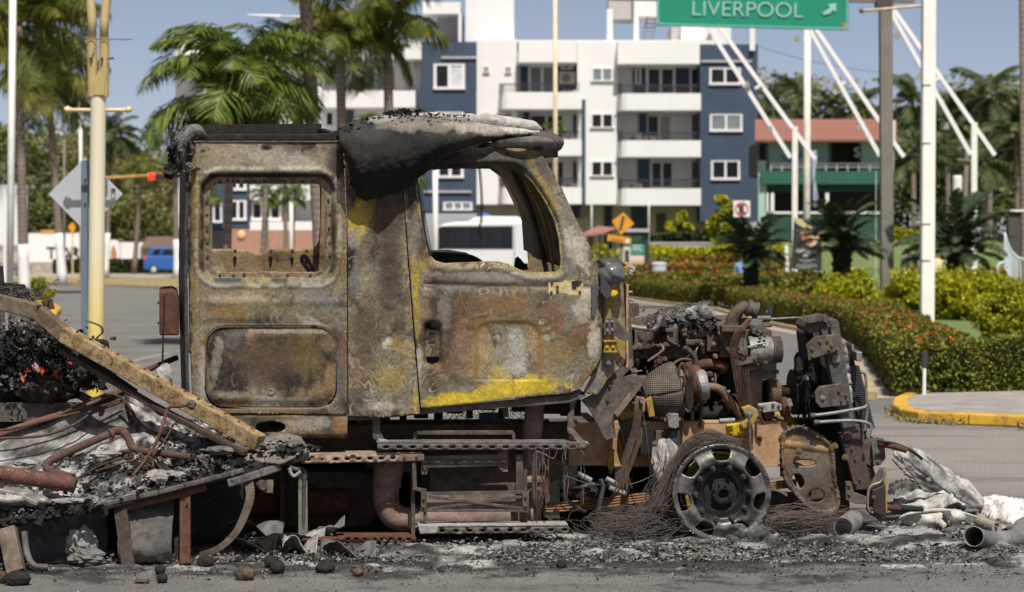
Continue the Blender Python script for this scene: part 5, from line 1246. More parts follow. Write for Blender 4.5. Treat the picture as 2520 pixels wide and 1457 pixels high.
# ---- corner behind the door (B panel)
bp=[(846,347),(900,370),(985,395),(990,450),(995,520),(1003,640),(1013,760),(1024,900),(1033,1017),(940,1026),(857,1024),(857,800),(855,560),(849,400)]
def d_b(U,V):
 ch=np.exp(-((U-(935+(V-600)*.06))/34)**2); D=.045*ch*sstep(1000,760,V)-.02*np.exp(-((U-893)/26)**2)*sstep(420,520,V)*sstep(840,700,V)
 return D+.03*(fbm(U/60,V/60,14,4)-.5)
F_b=[(880,540,28,55,0,(.36,.27,.03),.8),(905,520,26,50,0,OCH,.8),(868,590,20,34,0,GRY,.8),(945,520,34,150,2,(.055,.045,.038),.85),(985,480,20,90,0,SOOT_SHADE,.85),(890,660,26,60,0,(.20,.168,.13),.7),(872,690,12,40,0,BLU,.8),(930,680,16,60,0,BLU,.4),(955,700,26,170,3,(.085,.066,.046),.7),(975,640,18,90,0,(.11,.09,.07),.7),(960,620,34,190,3,(.075,.06,.046),.75),(990,760,20,90,0,(.06,.05,.04),.6),
       (900,820,44,100,0,(.075,.058,.045),.75),(880,900,30,60,0,RUST,.35),(960,840,14,13,0,(.34,.32,.27),.9,.4),(947,850,9,13,0,(.34,.32,.27),.9,.4),(985,850,30,24,0,OCH,.6),(1005,880,18,50,0,TAN,.6),(960,930,50,40,20,OCH,.55),(1022,985,8,50,0,YEL,.6),(940,1000,70,14,0,ASH_LIGHT,.35),(880,980,30,30,0,(.06,.05,.042),.6)]
build_panel('corner_panel',M_cab,TR,bp,[],2.7,d_b,burnt_colour(PAL_GREY,F_b,47,.8,1,.3),.012)
tb('panel_seam',854.2,350,856.6,1020,.006,.012,B_char,0)
# ---- door with its window frame and the windscreen pillar edge
dh=[(1026,438),(1027,428),(1034,421),(1060,418),(1167,412),(1225,409),(1262,411),(1287,425),(1311,451),(1338,491),(1365,544),(1376,590),(1380,640),(1378,662),(1370,669),(1330,671),(1296,669),(1277,663),(1252,650),(1224,643),(1167,645),(1095,648),(1072,642),(1058,626),(1048,590),(1038,540),(1030,480)]
door=[(993,470),(994,440),(1010,415),(1080,388),(1160,366),(1250,355),(1300,358),(1332,378),(1352,412),(1385,470),(1420,545),(1455,615),(1478,668),(1482,720),(1484,800),(1482,872),(1470,900),(1424,958),(1400,968),(1250,982),(1036,1004),(1027,900),(1016,760),(1006,640),(998,540)]
def d_door(U,V):
 h=pdist(dh,U,V); D=.022*sstep(15,4,h)-.006*sstep(26,15,h)
 s=sd_rr(U,V,1170,792,1330,1060,40); D=D+np.where(V<935,.012*sstep(8,-8,s),0)
 D=D+.012*np.exp(-((V-(705+(U-1250)*.02))/9)**2)*(U>1040)*(U<1460)
 D=D+.03*sstep(1440,1484,U)**2+.025*sstep(395,360,V)
 s2=sd_rr(U,V,1042,790,1088,903,16); D=D+.035*sstep(4,-6,s2)
 return D+.014*(fbm(U/55,V/55,24,4)-.5)
F_door=[(1130,985,110,24,-4,YEL,1,.7),(1275,955,110,26,-6,YEL,1,.8),(1350,938,70,15,8,YEL,.9),(1230,930,30,40,0,YEL,.55),(1022,690,11,90,-4,(.36,.27,.03),.75),(1040,655,26,26,0,OCH,.85),(1026,780,12,60,0,OCH,.8),(1030,900,12,60,0,ASH_LIGHT,.6),
          (1200,400,210,40,-6,(.040,.035,.032),.9),(1090,405,90,40,-8,SOOT_SHADE,.95),(1330,420,30,60,-30,(.09,.08,.07),.8),(1012,480,16,80,0,SOOT_SHADE,.9),(1180,705,150,12,2,(.085,.078,.068),.7),(1110,740,70,26,10,(.055,.046,.036),.6),(1400,850,60,40,-30,(.11,.075,.04),.5),(1150,940,60,14,0,(.085,.058,.03),.6),(1020,590,18,70,0,GRY,.7),(1345,470,14,110,-28,OCH,.55),(1290,372,60,10,5,OCH,.5),
          (1405,560,22,80,-28,GRY,.8),(1420,610,34,70,-24,ASH_LIGHT,.85,1.2),(1395,650,20,40,0,GRY,.8),(1200,680,150,20,2,(.21,.205,.19),.8),(1330,690,60,26,0,(.22,.20,.17),.6),(1110,700,50,34,0,(.13,.12,.11),.7),(1130,742,34,20,0,SOOT_SHADE,.7),(1200,770,170,60,0,(.105,.075,.045),.45),(1110,860,40,90,0,(.115,.08,.05),.5),
          (1230,750,120,30,0,(.17,.105,.055),.75),(1160,800,50,40,0,RUST,.55),(1360,770,40,50,0,RUST,.6),(1400,760,24,40,0,BLU,.4),(1190,850,24,70,0,TAN,.75),(1310,830,30,50,0,TAN,.6),(1272,850,26,60,0,(.30,.295,.28),.8),(1262,905,34,30,0,(.32,.31,.30),.75),(1140,850,26,80,0,(.20,.13,.09),.7),
          (1370,880,50,50,0,(.20,.15,.08),.7),(1440,740,26,60,10,ASH_LIGHT,.65),(1462,840,18,60,0,ASH_LIGHT,.75),(1420,830,30,40,0,RUST,.5),(1095,760,30,60,0,(.24,.23,.21),.5),(1110,900,60,24,0,(.14,.085,.045),.6),(1060,940,30,24,0,(.12,.09,.05),.5),(1440,935,40,16,-50,(.16,.10,.04),.6),(1380,930,40,20,0,GRY,.5)]
def col_door(U,V):
 c=burnt_colour(PAL_GREY,F_door,63,1.0,1.0,.35)(U,V)
 s=sd_rr(U,V,1170,792,1330,1060,40)+14*(fbm(U/20,V/20,5,4)-.5)
 m=(sstep(11,3,np.abs(s))*(V<935)*.75)[:,None]; c=c*(1-m)+np.array([.22,.135,.045])*m
 h=pdist(dh,U,V); m=(sstep(7,3,h)*sstep(.35,.6,fbm(U/20,V/20,8,3))*.7*(V>440))[:,None]; return c*(1-m)+np.array([.34,.28,.07])*m
drh=[(1046,800),(1054,794),(1062,794),(1062,806),(1074,808),(1074,812),(1060,812),(1048,808)]
drh2=[(1048,880),(1084,880),(1082,892),(1066,900),(1052,896)]
dr=build_panel('door',M_cab,TR,door,[dh,drh,drh2],2.6,d_door,col_door,.014)
tb('handle_recess_back',1042,790,1088,903,.05,.06,B_char,0,dr)
for v0,v1 in ((812,819),(838,845)): tb('handle_slot',1056,v0,1070,v1,.026,.034,M_dark,0,dr)
mp_=tp('mirror_plate',rrect(1349,689,1436,727,8,3),-.004,.006,mburnt('bare_cream_plate',[(.3,(.22,.17,.07)),(.5,(.48,.40,.20)),(.7,(.55,.52,.44))],10,'6b4020',.05,60),.003,dr)
tp('mirror_hole',[(1406,692),(1424,690),(1426,704),(1418,706),(1418,712),(1408,712)],-.0065,-.0045,M_dark,0,dr)
bolts(dr,[(1358,697),(1428,694),(1357,720),(1427,719),(1372,706),(1372,716)],B_rust,.009,-.005,'rivet',.008)
ttube('door_seal',[(1026,440,.012),(1034,500,.012),(1044,560,.012),(1052,600,.012),(1060,628,.012)],2.4,B_char,6)
# zip-like remains of the seal along the rear edge of the door window
z=MB()
for i in range(46):
 s=i/45; u=1031+24*s+6*s*s; v=455+170*s; z.tube([T(u-1,v,.01),T(u+5,v+2,.02)],.0022,4)
z.build('seal_wire',B_char,TR)['kind']='stuff'
ttube('door_bottom_edge',[(1034,1008,.02),(1250,987,.02),(1400,973,.02),(1428,962,.02)],3.4,B_steel,6)
bolts(TR,[(1188,382),(1248,378)],B_char,.012,.012)
tp('door_seam_blocker',[(975,400),(1000,400),(1008,600),(1022,760),(1042,1004),(1020,1010),(1000,760),(985,600)],.075,.085,B_char,0)  # dark strip added behind the seam to stop light through the gap
# ---- sill, gutter and roof
tp('rocker_sill',[(500,1004),(854,1020),(1034,1010),(1260,988),(1424,970),(1440,975),(1400,992),(1036,1020),(900,1034),(856,1034),(520,1022)],.02,.10,B_steel)
sk=[(498,1022),(855,1020),(855,1077),(690,1075),(560,1068)]
F_sk=[(760,1040,60,20,0,ASH_LIGHT,.5),(835,1045,24,24,-30,(.20,.12,.05),.8),(640,1030,120,9,0,SOOT_SHADE,.6),(560,1050,40,12,0,GRY,.6),(780,1070,80,6,0,(.16,.09,.04),.7)]
build_panel('side_skirt',M_cab,TR,sk,[ellipse(666,1052,37,15)],4,lambda U,V: .012+.02*sstep(1068,1077,V),burnt_colour(PAL_GREY,F_sk,81,.2),.02)
tp('roof_rail',[(505,346),(505,333),(530,331),(760,331),(838,327),(842,345)],-.012,.10,B_char,.006)
tb('gutter',476,346.5,842,350.5,-.012,.02,B_steel,.002)
for u_ in (838,): MB().bar(T(u_,338,.05),T(u_,338,.05)+TN*1.98,.045,.03).build('roof_bow',B_char,TR)
def roofpt(a,b): return T(1190+a*150,350-6*a,.04)+TN*(b*2.0)+Vector((0,0,.03*math.sin(math.pi*b)+.02*float(fbm(a*14,b*12,4,3))))
MB().grid(roofpt,10,24).build('roof',B_char,TR,smooth=True,solid=.012)
tbk=MB(); tbk.bar(T(478,338)+TN*2.05,T(842,334)+TN*2.05,.06,.07); tbk.build('far_roof_rail',B_char,TR)
# ---- back wall, firewall, floor and the far side of the cab
bw=MB()
def bwpt(a,b):
 v=352+b*660; c=T(466-5*math.sin(math.pi*b),v,.03)+TN*(a*2.04); return c+Vector((-.03*math.sin(a*9)**2,0,0))+Vector((-.012*float(fbm(a*12,b*12,6,3)),0,0))
bw.grid(bwpt,40,30).build('back_wall',mburnt('sooty_back_wall',[(.3,(.015,.014,.012)),(.5,(.05,.045,.038)),(.7,(.10,.088,.07))],8,'9a948a',.10,60),TR,smooth=True,solid=.02)
MB().grid(lambda a,b: T(480+a*960,1002-a*30,.05)+TN*(b*1.98),12,8).build('floor',B_char,TR,solid=.02)
def far_map(U,V,D): 
 p=Tarr(U,V,D); n=np.array(TN); return p+n*2.06
FW=[(517,690),(517,452),(801,452),(801,690)]
fh=smooth_poly([(490,450),(830,450),(838,480),(838,640),(822,671),(690,671),(676,684),(650,684),(632,671),(490,671)],1)
F_far=[(700,560,400,200,0,(.26,.19,.10),.5),(800,600,60,120,0,(.28,.2,.12),.6),(1200,900,300,200,0,SOOT_SHADE,.5),(1420,560,60,150,-28,(.26,.16,.06),.7)]
farout=[(470,352),(1010,360),(1250,350),(1330,378),(1400,470),(1455,580),(1500,668),(1490,950),(520,1010),(470,960)]
dhf=[(980,480),(1000,446),(1311,446),(1343,469),(1376,537),(1403,585),(1413,634),(1420,705),(1412,722),(1000,722),(985,640)]
build_panel('far_side_panel',M_cab,TR,farout,[fh,dhf],6,lambda U,V: .02*fbm(U/60,V/60,2,3),burnt_colour(PAL_BROWN,F_far,91,.2),.02,mapper=far_map)
bolts(TR,[],None)
# far window ledge roll and studs seen through the sleeper window
q=MB()
for u in (524,600,700,760,800): q.bolt(T(u,676,0)+TN*2.03,.012,-TN,.02)
q.build('far_rivets',B_rust,TR)['kind']='stuff'
ttube('loop_hose',[(762,668,.5),(744,644,.5),(743,634,.5),(749,630,.5),(756,637,.5),(768,660,.5),(772,672,.5)],5,B_steel,8)
# inner pillar faces between the two windscreen posts
ip=MB(); 
def ippt(a,b):
 v=425+b*245; u0=np.interp(v,[425,451,491,544,590,670],[1292,1313,1340,1366,1379,1384]) ; return T(u0+6+14*math.sin(a*3),v,.03)+TN*(a*1.98)+Vector((.03*math.sin(a*8),0,0))
ip.grid(ippt,30,30).build('windscreen_frame',mburnt('scorched_inner_pillar',[(.28,(.02,.016,.012)),(.42,(.09,.055,.025)),(.55,(.22,.135,.055)),(.68,(.27,.175,.075)),(.8,(.10,.075,.05))],4.5,'2a241e',.05,50),TR,smooth=True,solid=.015)
ttube('pillar_rib',[(1262,420,.9),(1300,500,.9),(1325,580,.9),(1345,668,.9)],7,B_steel,8); ttube('pillar_rib',[(1290,440,.5),(1330,520,.5),(1352,600,.5),(1362,668,.5)],4,B_ochre,8)
# dashboard remains in the door window
tp('dash_remnant',[(1062,640),(1065,627),(1120,625),(1165,632),(1185,646),(1185,660),(1062,660)],.5,.9,B_char,.01)
ttube('seat_frame_tube',[(1060,624,.5),(1110,625,.5),(1160,631,.5),(1190,648,.5)],4,B_char,8)
tp('wiper_stub',[(1268,655),(1270,638),(1276,632),(1284,640),(1290,648),(1298,650),(1300,664),(1268,664)],.9,.96,B_char,.004)
# coiled cord hanging in the door window
ck=[]; 
for i in range(700):
 s=i/699; u=1180+6*math.sin(s*3)-(10*max(0,s-.75)*4 if s>.75 and s<.9 else 0)+(16*(s-.9)*4 if s>.9 else 0); v=412+178*s; a=s*2*math.pi*60; ck.append(T(u+4.2*math.cos(a),v,.4)+TN*(.010*math.sin(a)))
MB().tube(ck,.0016,4).build('coiled_cord',B_wirer,TR)
# ---- roof front: visor dome, collapsed fairing, ash roll
def d_dome(U,V): return .10-.16*np.sqrt(np.clip(1-((U-1290)/95)**2,0,1))*sstep(392,345,V)
dome=smooth_poly([(1165,372),(1200,352),(1250,340),(1310,334),(1345,338),(1366,350),(1376,372),(1380,389),(1362,386),(1330,392),(1322,376),(1290,360),(1230,362)],2)
F_dome=[(1330,345,40,10,5,(.20,.19,.18),.7),(1325,362,16,9,0,SOOT_SHADE,.9,.5),(1250,352,60,7,-4,(.26,.25,.24),.5)]
build_panel('roof_visor',M_cab,TR,dome,[],3.5,d_dome,burnt_colour([(.3,(.03,.028,.027)),(.5,(.075,.072,.07)),(.7,(.14,.135,.13))],F_dome,17,0),.02)
MB().blob(T(1325,352,.3),(.16,.3,.075),.12,3,5,20,12).build('roof_visor_core',B_steel,TR,smooth=True)
def d_fair(U,V):
 top=np.interp(U,[830,880,960,1080,1180,1330],[322,292,284,290,300,318]); bot=np.interp(U,[842,868,890,985,1030,1090,1180,1335],[385,450,492,470,430,385,350,332])
 s=np.clip((V-top)/np.maximum(bot-top,6),0,1)
 return .12-.24*np.sin(np.pi*np.clip(s*.80+.06,0,1))*sstep(1360,1000,U)-.06*sstep(.1,.5,s)+.045*(fbm(U/34,V/34,31,6,.62)-.5)+.03*np.sin((U+V*.6)/46)*s
fair=smooth_poly([(828,330),(846,316),(880,296),(930,288),(1010,284),(1080,288),(1150,294),(1230,304),(1330,314),(1336,328),(1280,333),(1200,342),(1140,358),(1085,390),(1040,428),(1000,462),(960,474),(930,484),(890,494),(876,466),(860,420),(840,360)],2)
F_fair=[(1050,308,160,22,2,(.19,.175,.16),.75),(1180,316,90,16,4,(.30,.275,.25),.85),(1290,320,60,16,4,(.42,.41,.39),.9),(940,296,60,9,-5,(.30,.29,.28),.7),(960,400,110,60,0,(.014,.013,.013),.8),(1060,370,60,26,-40,(.012,.011,.011),.9),(900,330,60,22,0,(.05,.047,.045),.7)]
build_panel('collapsed_fairing',mvc('charred_fairing',.85,.03,'8a857c',1.6,60),TR,[(u+7*(float(fbm(u/9,v/9,3,3))-.5),v+9*(float(fbm(u/7,v/7,6,3))-.5)) for u,v in resample(fair,5)],[],3.4,d_fair,burnt_colour([(.3,(.012,.0115,.011)),(.5,(.024,.022,.021)),(.7,(.05,.047,.044))],F_fair,29,0,1,0),.02)
rl=MB(); pts=[]; rs=[]
for i in range(61):
 s=i/60; u=862+472*s; v=np.interp(s,[0,.08,.25,.45,.65,.8,.93,1],[312,296,287,285,292,300,306,316]) ; pts.append(T(u,v+3,.10)); rs.append((np.interp(s,[0,.05,.3,.55,.7,.85,.96,1],[4,9,11,13,17,17,14,3])+3*(float(fbm(s*40,3,7,3))-.5))*PXM)
rl.tube(pts,rs,18); roll=rl.build('ash_roll',mburnt('pale_ash_crust',[(.28,(.10,.095,.09)),(.42,(.26,.25,.235)),(.56,(.42,.41,.385)),(.75,(.56,.55,.53))],6,'1a1816',.14,30,.95,bstr=1,stretch=(1,1,2.2)),TR,smooth=True)
for i in range(60):
 pass
def crumple(m,c,n,size,seed,flat=.5,up=None):
 """crumpled flakes heaped round c (Vector),each a bent torn patch"""
 r=random.Random(seed)
 for _ in range(n):
  o=Vector((r.gauss(0,1)*c[1][0],r.gauss(0,1)*c[1][1],abs(r.gauss(0,1))*c[1][2])); p=Vector(c[0])+o
  a=Vector((r.gauss(0,1),r.gauss(0,1),r.gauss(0,1)*flat)).normalized(); b=a.cross(Vector((r.gauss(0,1),r.gauss(0,1),r.gauss(0,1)))).normalized(); n_=a.cross(b)
  s=size*r.uniform(.4,1.5); k=r.uniform(.3,.9)
  m.add([p-a*s-b*s*k*r.uniform(.3,1),p-a*s*.2-b*s*k+n_*s*r.uniform(-.4,.4),p+a*s*r.uniform(.5,1)-b*s*k*.6,p+a*s+b*s*k*r.uniform(.2,.9)+n_*s*r.uniform(-.4,.4),p+b*s*k*r.uniform(.5,1.1)+n_*s*r.uniform(-.3,.3),p-a*s*.7+b*s*k*.7],[(0,1,4,5),(1,2,3,4)])
 return m
m=MB()
for i in range(9): crumple(m,(T(965+i*9,283-3*math.sin(i*.8),.12+.05*(i % 3)),(.02,.04,.016)),16,.020,i)
m.build('char_flakes',B_char,TR)['kind']='stuff'
m=MB()
for i in range(26): crumple(m,(T(850+i*12,np.interp(i,[0,4,12,25],[318,296,281,286]),.06),(.02,.05,.004)),7,.011,50+i)
m.build('char_flakes',B_char,TR)['kind']='stuff'
m=MB()
for i in range(7): crumple(m,(T(838+i*6,328-i,.03),(.015,.03,.015)),14,.016,80+i)
m.build('char_flakes',B_char,TR)['kind']='stuff'
m=MB(); low_=[(846,380),(862,430),(878,470),(890,492),(930,484),(960,474),(1000,462),(1040,428),(1085,390)]
for i in range(34):
 s=i/33*8; j=min(int(s),7); f=s-j; u=low_[j][0]*(1-f)+low_[j+1][0]*f; v=low_[j][1]*(1-f)+low_[j+1][1]*f; crumple(m,(T(u,v-5,.02),(.012,.02,.012)),6,.017,170+i,1.2)
m.build('torn_edge',B_char,TR)['kind']='stuff'
# charred rag at the rear roof corner
rg=MB(); pts=[T(500,336,.05),T(482,324,.02),T(462,322,.0),T(448,340,-.01),T(438,372,-.01),T(432,400,0),T(424,424,0),T(416,440,0)]
rg.tube([T(*p) for p in curve([(505,338,.05),(484,322,.02),(462,328,.0),(446,350,-.01),(442,384,-.01),(432,412,0),(420,440,0)])],[x*PXM for x in np.interp(np.linspace(0,1,31),[0,.15,.4,.7,1],[6,16,19,12,5])],10)
for i in range(12): crumple(rg,(T(440+(i*17) % 50,320+i*9 if i<8 else 420,0),(.015,.03,.02)),10,.02,120+i)
rg.build('charred_rag',B_greyash,TR); r2=MB()
for i in range(12): crumple(r2,(T(436-i*1.3,366+i*6.5,-.02),(.02,.03,.012)),12,.022,140+i)
r2.build('charred_rag',B_char,TR)
# ---- rusty step box and hanging strap behind the cab
sb=MB().tprism([(392,717),(424,715),(436,722),(441,745),(441,826),(392,826)],.15,.5).build('rear_lamp_box',B_rust,TR,bevel=.012)
ttube('hanging_strap',[(405,730,.13),(403,780,.13),(401,850,.13),(400,900,.13)],2.4,B_char,6); bolts(TR,[(390,745,.14),(390,795,.14)],B_rust,.008)
ttube('rear_pipe',[(340,920,.3),(435,880,.5)],7,B_rust,10)
MB().blob(T(404,925,.1),(.05,.05,.07),.4,3,8).build('foil_scrap',B_ash,TR)
# ---- cowl side in front of the door, lamp and brackets
cw=[(1478,668),(1490,640),(1520,650),(1540,690),(1544,760),(1548,830),(1552,880),(1540,905),(1500,935),(1474,975),(1440,968),(1470,910),(1486,872)]
def d_cw(U,V): return .06+.05*sstep(1485,1545,U)-.05*np.exp(-((U-1500)/9)**2)*(V<900)
F_cw=[(1500,760,12,120,0,OCH,.8),(1520,800,18,90,0,(.28,.24,.12),.7),(1535,860,14,40,0,OCH,.8),(1500,900,20,30,0,BLU,.7),(1470,950,20,24,-45,(.10,.11,.12),.8),(1515,690,16,30,0,YEL,.6),(1480,820,8,60,0,ASH_LIGHT,.5)]
build_panel('cowl_side',M_cab,TR,cw,[],3.8,d_cw,burnt_colour(PAL_GREY,F_cw,103,.3),.02)
tb('cowl_edge',1541,700,1547,905,.08,.5,B_rail,.003); tp('cowl_inner',[(1500,680),(1545,690),(1556,820),(1560,900),(1500,960)],.5,1.7,B_steel)
tp('hinge_plate',[(1487,785),(1514,781),(1538,812),(1552,820),(1552,834),(1536,840),(1512,826),(1486,824)],-.01,.004,B_steel,.003)
bolts(TR,[(1494,792),(1506,791),(1495,813),(1507,812)],B_alu,.010,-.011)
tb('yellow_bracket',1487,838,1518,868,.0,.05,B_ochre,.004); tb('yellow_bracket_lip',1486,838,1520,842,-.02,.03,B_ochre,.002); tb('yellow_bracket_lip',1486,864,1520,868,-.02,.03,B_ochre,.002); bolts(TR,[(1494,853),(1509,853)],B_yellow,.012,-.002)
M_melt=mplain('melted_clear_plastic',(.10,.105,.105),.2,.25,9,spec=.8)
lampm=MB().blob(T(1508,672,.0),(.080,.08,.070),.20,2.4,4,24,16).build('melted_lamp',M_melt,TR,smooth=True)
MB().blob(T(1500,652,.06),(.085,.09,.042),.3,3,9,22,14).build('melted_lamp_top',mplain('sooty_plastic',(.055,.058,.06),.45,.3,9),TR,smooth=True)
MB().blob(T(1538,668,.12),(.032,.05,.065),.35,3,12,16,10).build('lamp_bracket',B_ochre,TR)
tp('lamp_flap',[(1478,672),(1492,690),(1506,712),(1504,728),(1494,738),(1478,720)],-.05,-.035,mplain('grey_plastic',(.045,.047,.05),.5,.2,6),.004)
tp('weatherstrip',[(1455,706),(1464,698),(1470,702),(1468,760),(1464,782),(1455,780)],-.016,.0,mplain('grey_rubber',(.062,.068,.07),.6,.2,6),.004)
MB().blob(T(1508,722,-.01),(.03,.03,.03),.3,3,2,12,8).build('yellow_clip',B_yellow,TR,smooth=True)
q=MB(); 
for (a,b) in (((1541,655,.1),(1558,662,.1)),((1540,668,.1),(1556,676,.1)),((1543,720,.1),(1556,718,.1)),((1543,735,.1),(1560,740,.1))): q.cyl(T(*a),T(*b),.008,8)
q.build('stud',B_alu,TR)['kind']='stuff'
# ---------------------------------------------------------------- chassis
rail=[(1400,1041),(1690,1039),(1935,1038),(1942,1052),(1960,1062),(2010,1074),(2012,1146),(1900,1148),(1400,1146)]
RD=.50
fr=tp('frame_rail',rail,RD,RD+.02,B_rail,.003); tp('frame_rail_flange',[(1500,1039),(1935,1037),(1935,1042),(1500,1044)],RD-.002,RD+.09,B_rail,.003); tp('frame_rail_flange',[(1500,1142),(1900,1144),(2010,1142),(2010,1148),(1500,1149)],RD-.002,RD+.09,B_rail,.003)
tp('frame_rail',[(300,1085),(500,1060),(860,1046),(1400.5,1042),(1400.5,1145),(860,1138),(300,1150)],RD,RD+.09,mburnt('dark_rust_rail',[(.28,(.018,.013,.010)),(.5,(.062,.042,.03)),(.7,(.125,.08,.05))],5,'6d655c',.03,60),.004)
tp('frame_rail',[(300,1040),(2010,1030),(2010,1120),(300,1130)],1.42,1.5,B_iron,.004)
for u in (640,930,1250,1480): MB().bar(T(u,1095,RD+.05),T(u,1095,RD+.05)+TN*.95,.14,.16).build('crossmember',B_iron,TR)
bolts(TR,[(1870,1078,RD),(1922,1078,RD),(1800,1102,RD),(1543,1118,RD),(1505,1122,RD)],B_boltm,.017,name='frame_bolt')
bolts(TR,[(1395,1110,RD),(1420,1100,RD),(1360,1100,RD),(980,1090,RD),(1050,1100,RD),(890,1080,RD)],B_iron,.013,name='frame_bolt')
# ragged stuff and wires hanging under the cab floor
for i,(u,v,w_,h_) in enumerate(((930,1015,30,22),(985,1018,16,26),(1020,1010,34,20),(1070,1008,20,26),(1100,1004,40,14),(1150,1000,14,30),(1180,998,40,12),(1230,994,8,36),(1262,990,50,24),(1330,985,60,34),(1380,984,50,40))):
 tb('floor_bracket',u,v,u+w_,v+h_,.4+.1*(i % 4),.46+.1*(i % 4),B_char,.003)
q=tp('floor_bracket',[(1234,1003),(1250,1000),(1253,1026),(1238,1028)],.3,.31,B_steel,.002)
wr=MB(); r_=random.Random(3)
for i in range(26):
 u=1090+r_.random()*190; pts=[(u,1000,.5)]
 for j in range(4): pts.append((pts[-1][0]+r_.gauss(0,12),pts[-1][1]+9+r_.random()*4,.5+r_.gauss(0,.05)))
 wr.tube([T(*p) for p in curve(pts,3)],.0022,4)
wr.build('floor_wiring',B_wire,TR)['kind']='stuff'
# ---- steps: slotted bars, hangers, X-braced panel
def slotbar(name,u0,u1,v0,v1,d,mat,slots,top=None,dv=.0):
 """angle bar with punched slots; dv=drop of the right end"""
 st=[]
 for (a,b) in slots: st.append(rrect(a,(v0+v1)/2-3+dv*(a-u0)/(u1-u0),b,(v0+v1)/2+3.4+dv*(a-u0)/(u1-u0),3,3))
 o_=build_panel(name,mat,TR,[(u0,v0),(u1,v0+dv),(u1,v1+dv),(u0,v1)],st,9,lambda U,V: U*0+d,None,.006,smooth=False)
 tp(name+'_flange',[(u0,v0-3),(u1,v0-3+dv),(u1,v0+1+dv),(u0,v0+1)],d,d+.12,top or mat,.002); return o_
sl=lambda a,b,n,w: [(a+(b-a)*i/(n-1),a+(b-a)*i/(n-1)+w) for i in range(n)]
slotbar('upper_step_rail',928,1442,1091,1106,-.02,B_steel,sl(942,1400,15,14),B_greyash)
slotbar('middle_step_rail',742,1040,1122,1141,.0,mburnt('pale_rust_rail',[(.28,(.07,.045,.035)),(.45,(.23,.165,.125)),(.65,(.36,.28,.22)),(.8,(.2,.12,.07))],7,'8a8278',.04,60),[(752,764),(772,775),(790,795)]+sl(820,960,6,13),None,-6)
tp('rail_splice',[(982,1119),(1044,1118),(1044,1133),(982,1135)],-.012,-.004,B_pink,.003); bolts(TR,[(995,1126,-.012),(1025,1125,-.012)],B_iron,.009)
slotbar('lower_step_rail',1030,1398,1296,1311,-.04,B_steel,sl(1080,1380,10,13),B_ash,-3); tp('step_end_cap',[(1028,1293),(1078,1293),(1076,1312),(1034,1314)],-.05,-.042,B_ash,.004); bolts(TR,[(1362,1294,0),(1392,1292,0)],B_ash,.012)
ttube('ground_rod',[(745,1327,.05),(900,1326,.05),(1022,1327,.05)],7,B_rust,10); slotbar('ground_bar',830,1022,1322,1334,.02,B_rust,sl(850,1000,8,12))
tp('left_hanger',[(916,1032),(936,1030),(936,1060),(946,1080),(946,1092),(918,1080)],.05,.07,B_steel,.003); tp('hanger_foot',[(932,1082),(952,1084),(972,1096),(930,1098)],.0,.05,B_ash,.003)
tp('right_hanger',[(1398,1020),(1412,1008),(1416,1050),(1404,1056),(1430,1082),(1440,1092),(1420,1092),(1396,1062)],.02,.04,B_steel,.003); tp('right_hanger_strip',[(1396,1056),(1410,1054),(1440,1090),(1424,1094)],-.01,.0,B_pink,.002)
for (u0,u1) in ((1012,1022),(1288,1298)): tb('step_upright',u0,1104,u1,1330,.05,.09,B_iron)
tb('step_upright',1270,1118,1288,1228,.02,.06,B_steel,.006); ttube('upright_tube',[(1316,1108,.0),(1316,1230,.0)],7,B_steel,8)
tp('upper_frame_bar',[(1018,1066),(1024,1060),(1262,1060),(1268,1068),(1268,1092),(1262,1092),(1260,1070),(1026,1070),(1024,1092),(1016,1092)],.08,.10,B_iron,.003)
tp('brace_plate',[(1045,1122),(1225,1118),(1225,1106),(1250,1106),(1250,1162),(1232,1162),(1224,1146),(1056,1150),(1050,1168),(1036,1168),(1036,1130)],.05,.065,B_pink,.003); tp('brace_plate_lower',[(1040,1132),(1252,1130),(1252,1146),(1040,1152)],.035,.05,B_steel,.003)
q=MB()
for i in range(8): q.tbox(1085+i*21,1140-i*.7,1097+i*21,1142.5-i*.7,.032,.036)
q.build('brace_slots',B_pink,TR)['kind']='stuff'; bolts(TR,[(1232,1112,.05),(1234,1154,.05),(1046,1130,.05),(1046,1154,.05)],B_iron,.012)
tp('side_arm_plate',[(1014,1136),(1024,1140),(1026,1200),(1050,1204),(1050,1300),(1044,1300),(1040,1212),(1016,1206)],.0,.02,B_iron,.003)
xp=MB().tprism([(1036,1212),(1300,1208),(1300,1215),(1036,1219)],-.01,.01).build('x_brace_frame',B_steel,TR); tb('x_brace_frame',1036,1254,1300,1260,-.01,.01,B_steel,.002); tb('x_brace_frame',1036,1212,1048,1260,-.012,.012,B_iron,.002); tb('x_brace_frame',1286,1210,1302,1262,-.012,.012,B_iron,.002)
tp('x_brace_bar',[(1054,1220),(1064,1220),(1284,1248),(1284,1253),(1274,1253),(1054,1226)],-.008,.0,B_steel,.002); tp('x_brace_bar',[(1054,1250),(1284,1218),(1284,1226),(1066,1255),(1054,1255)],-.004,.006,B_steel,.002)
bolts(TR,[(1042,1226,-.012),(1042,1246,-.012),(1293,1222,-.012),(1293,1244,-.012)],B_boltm,.010)
tp('x_brace_backing',[(1046,1219),(1288,1215),(1288,1256),(1046,1256)],.05,.06,B_pink,0)
tp('step_frame',[(1016,1096),(1280,1094),(1280,1102),(1016,1104)],.02,.06,B_iron,.003)
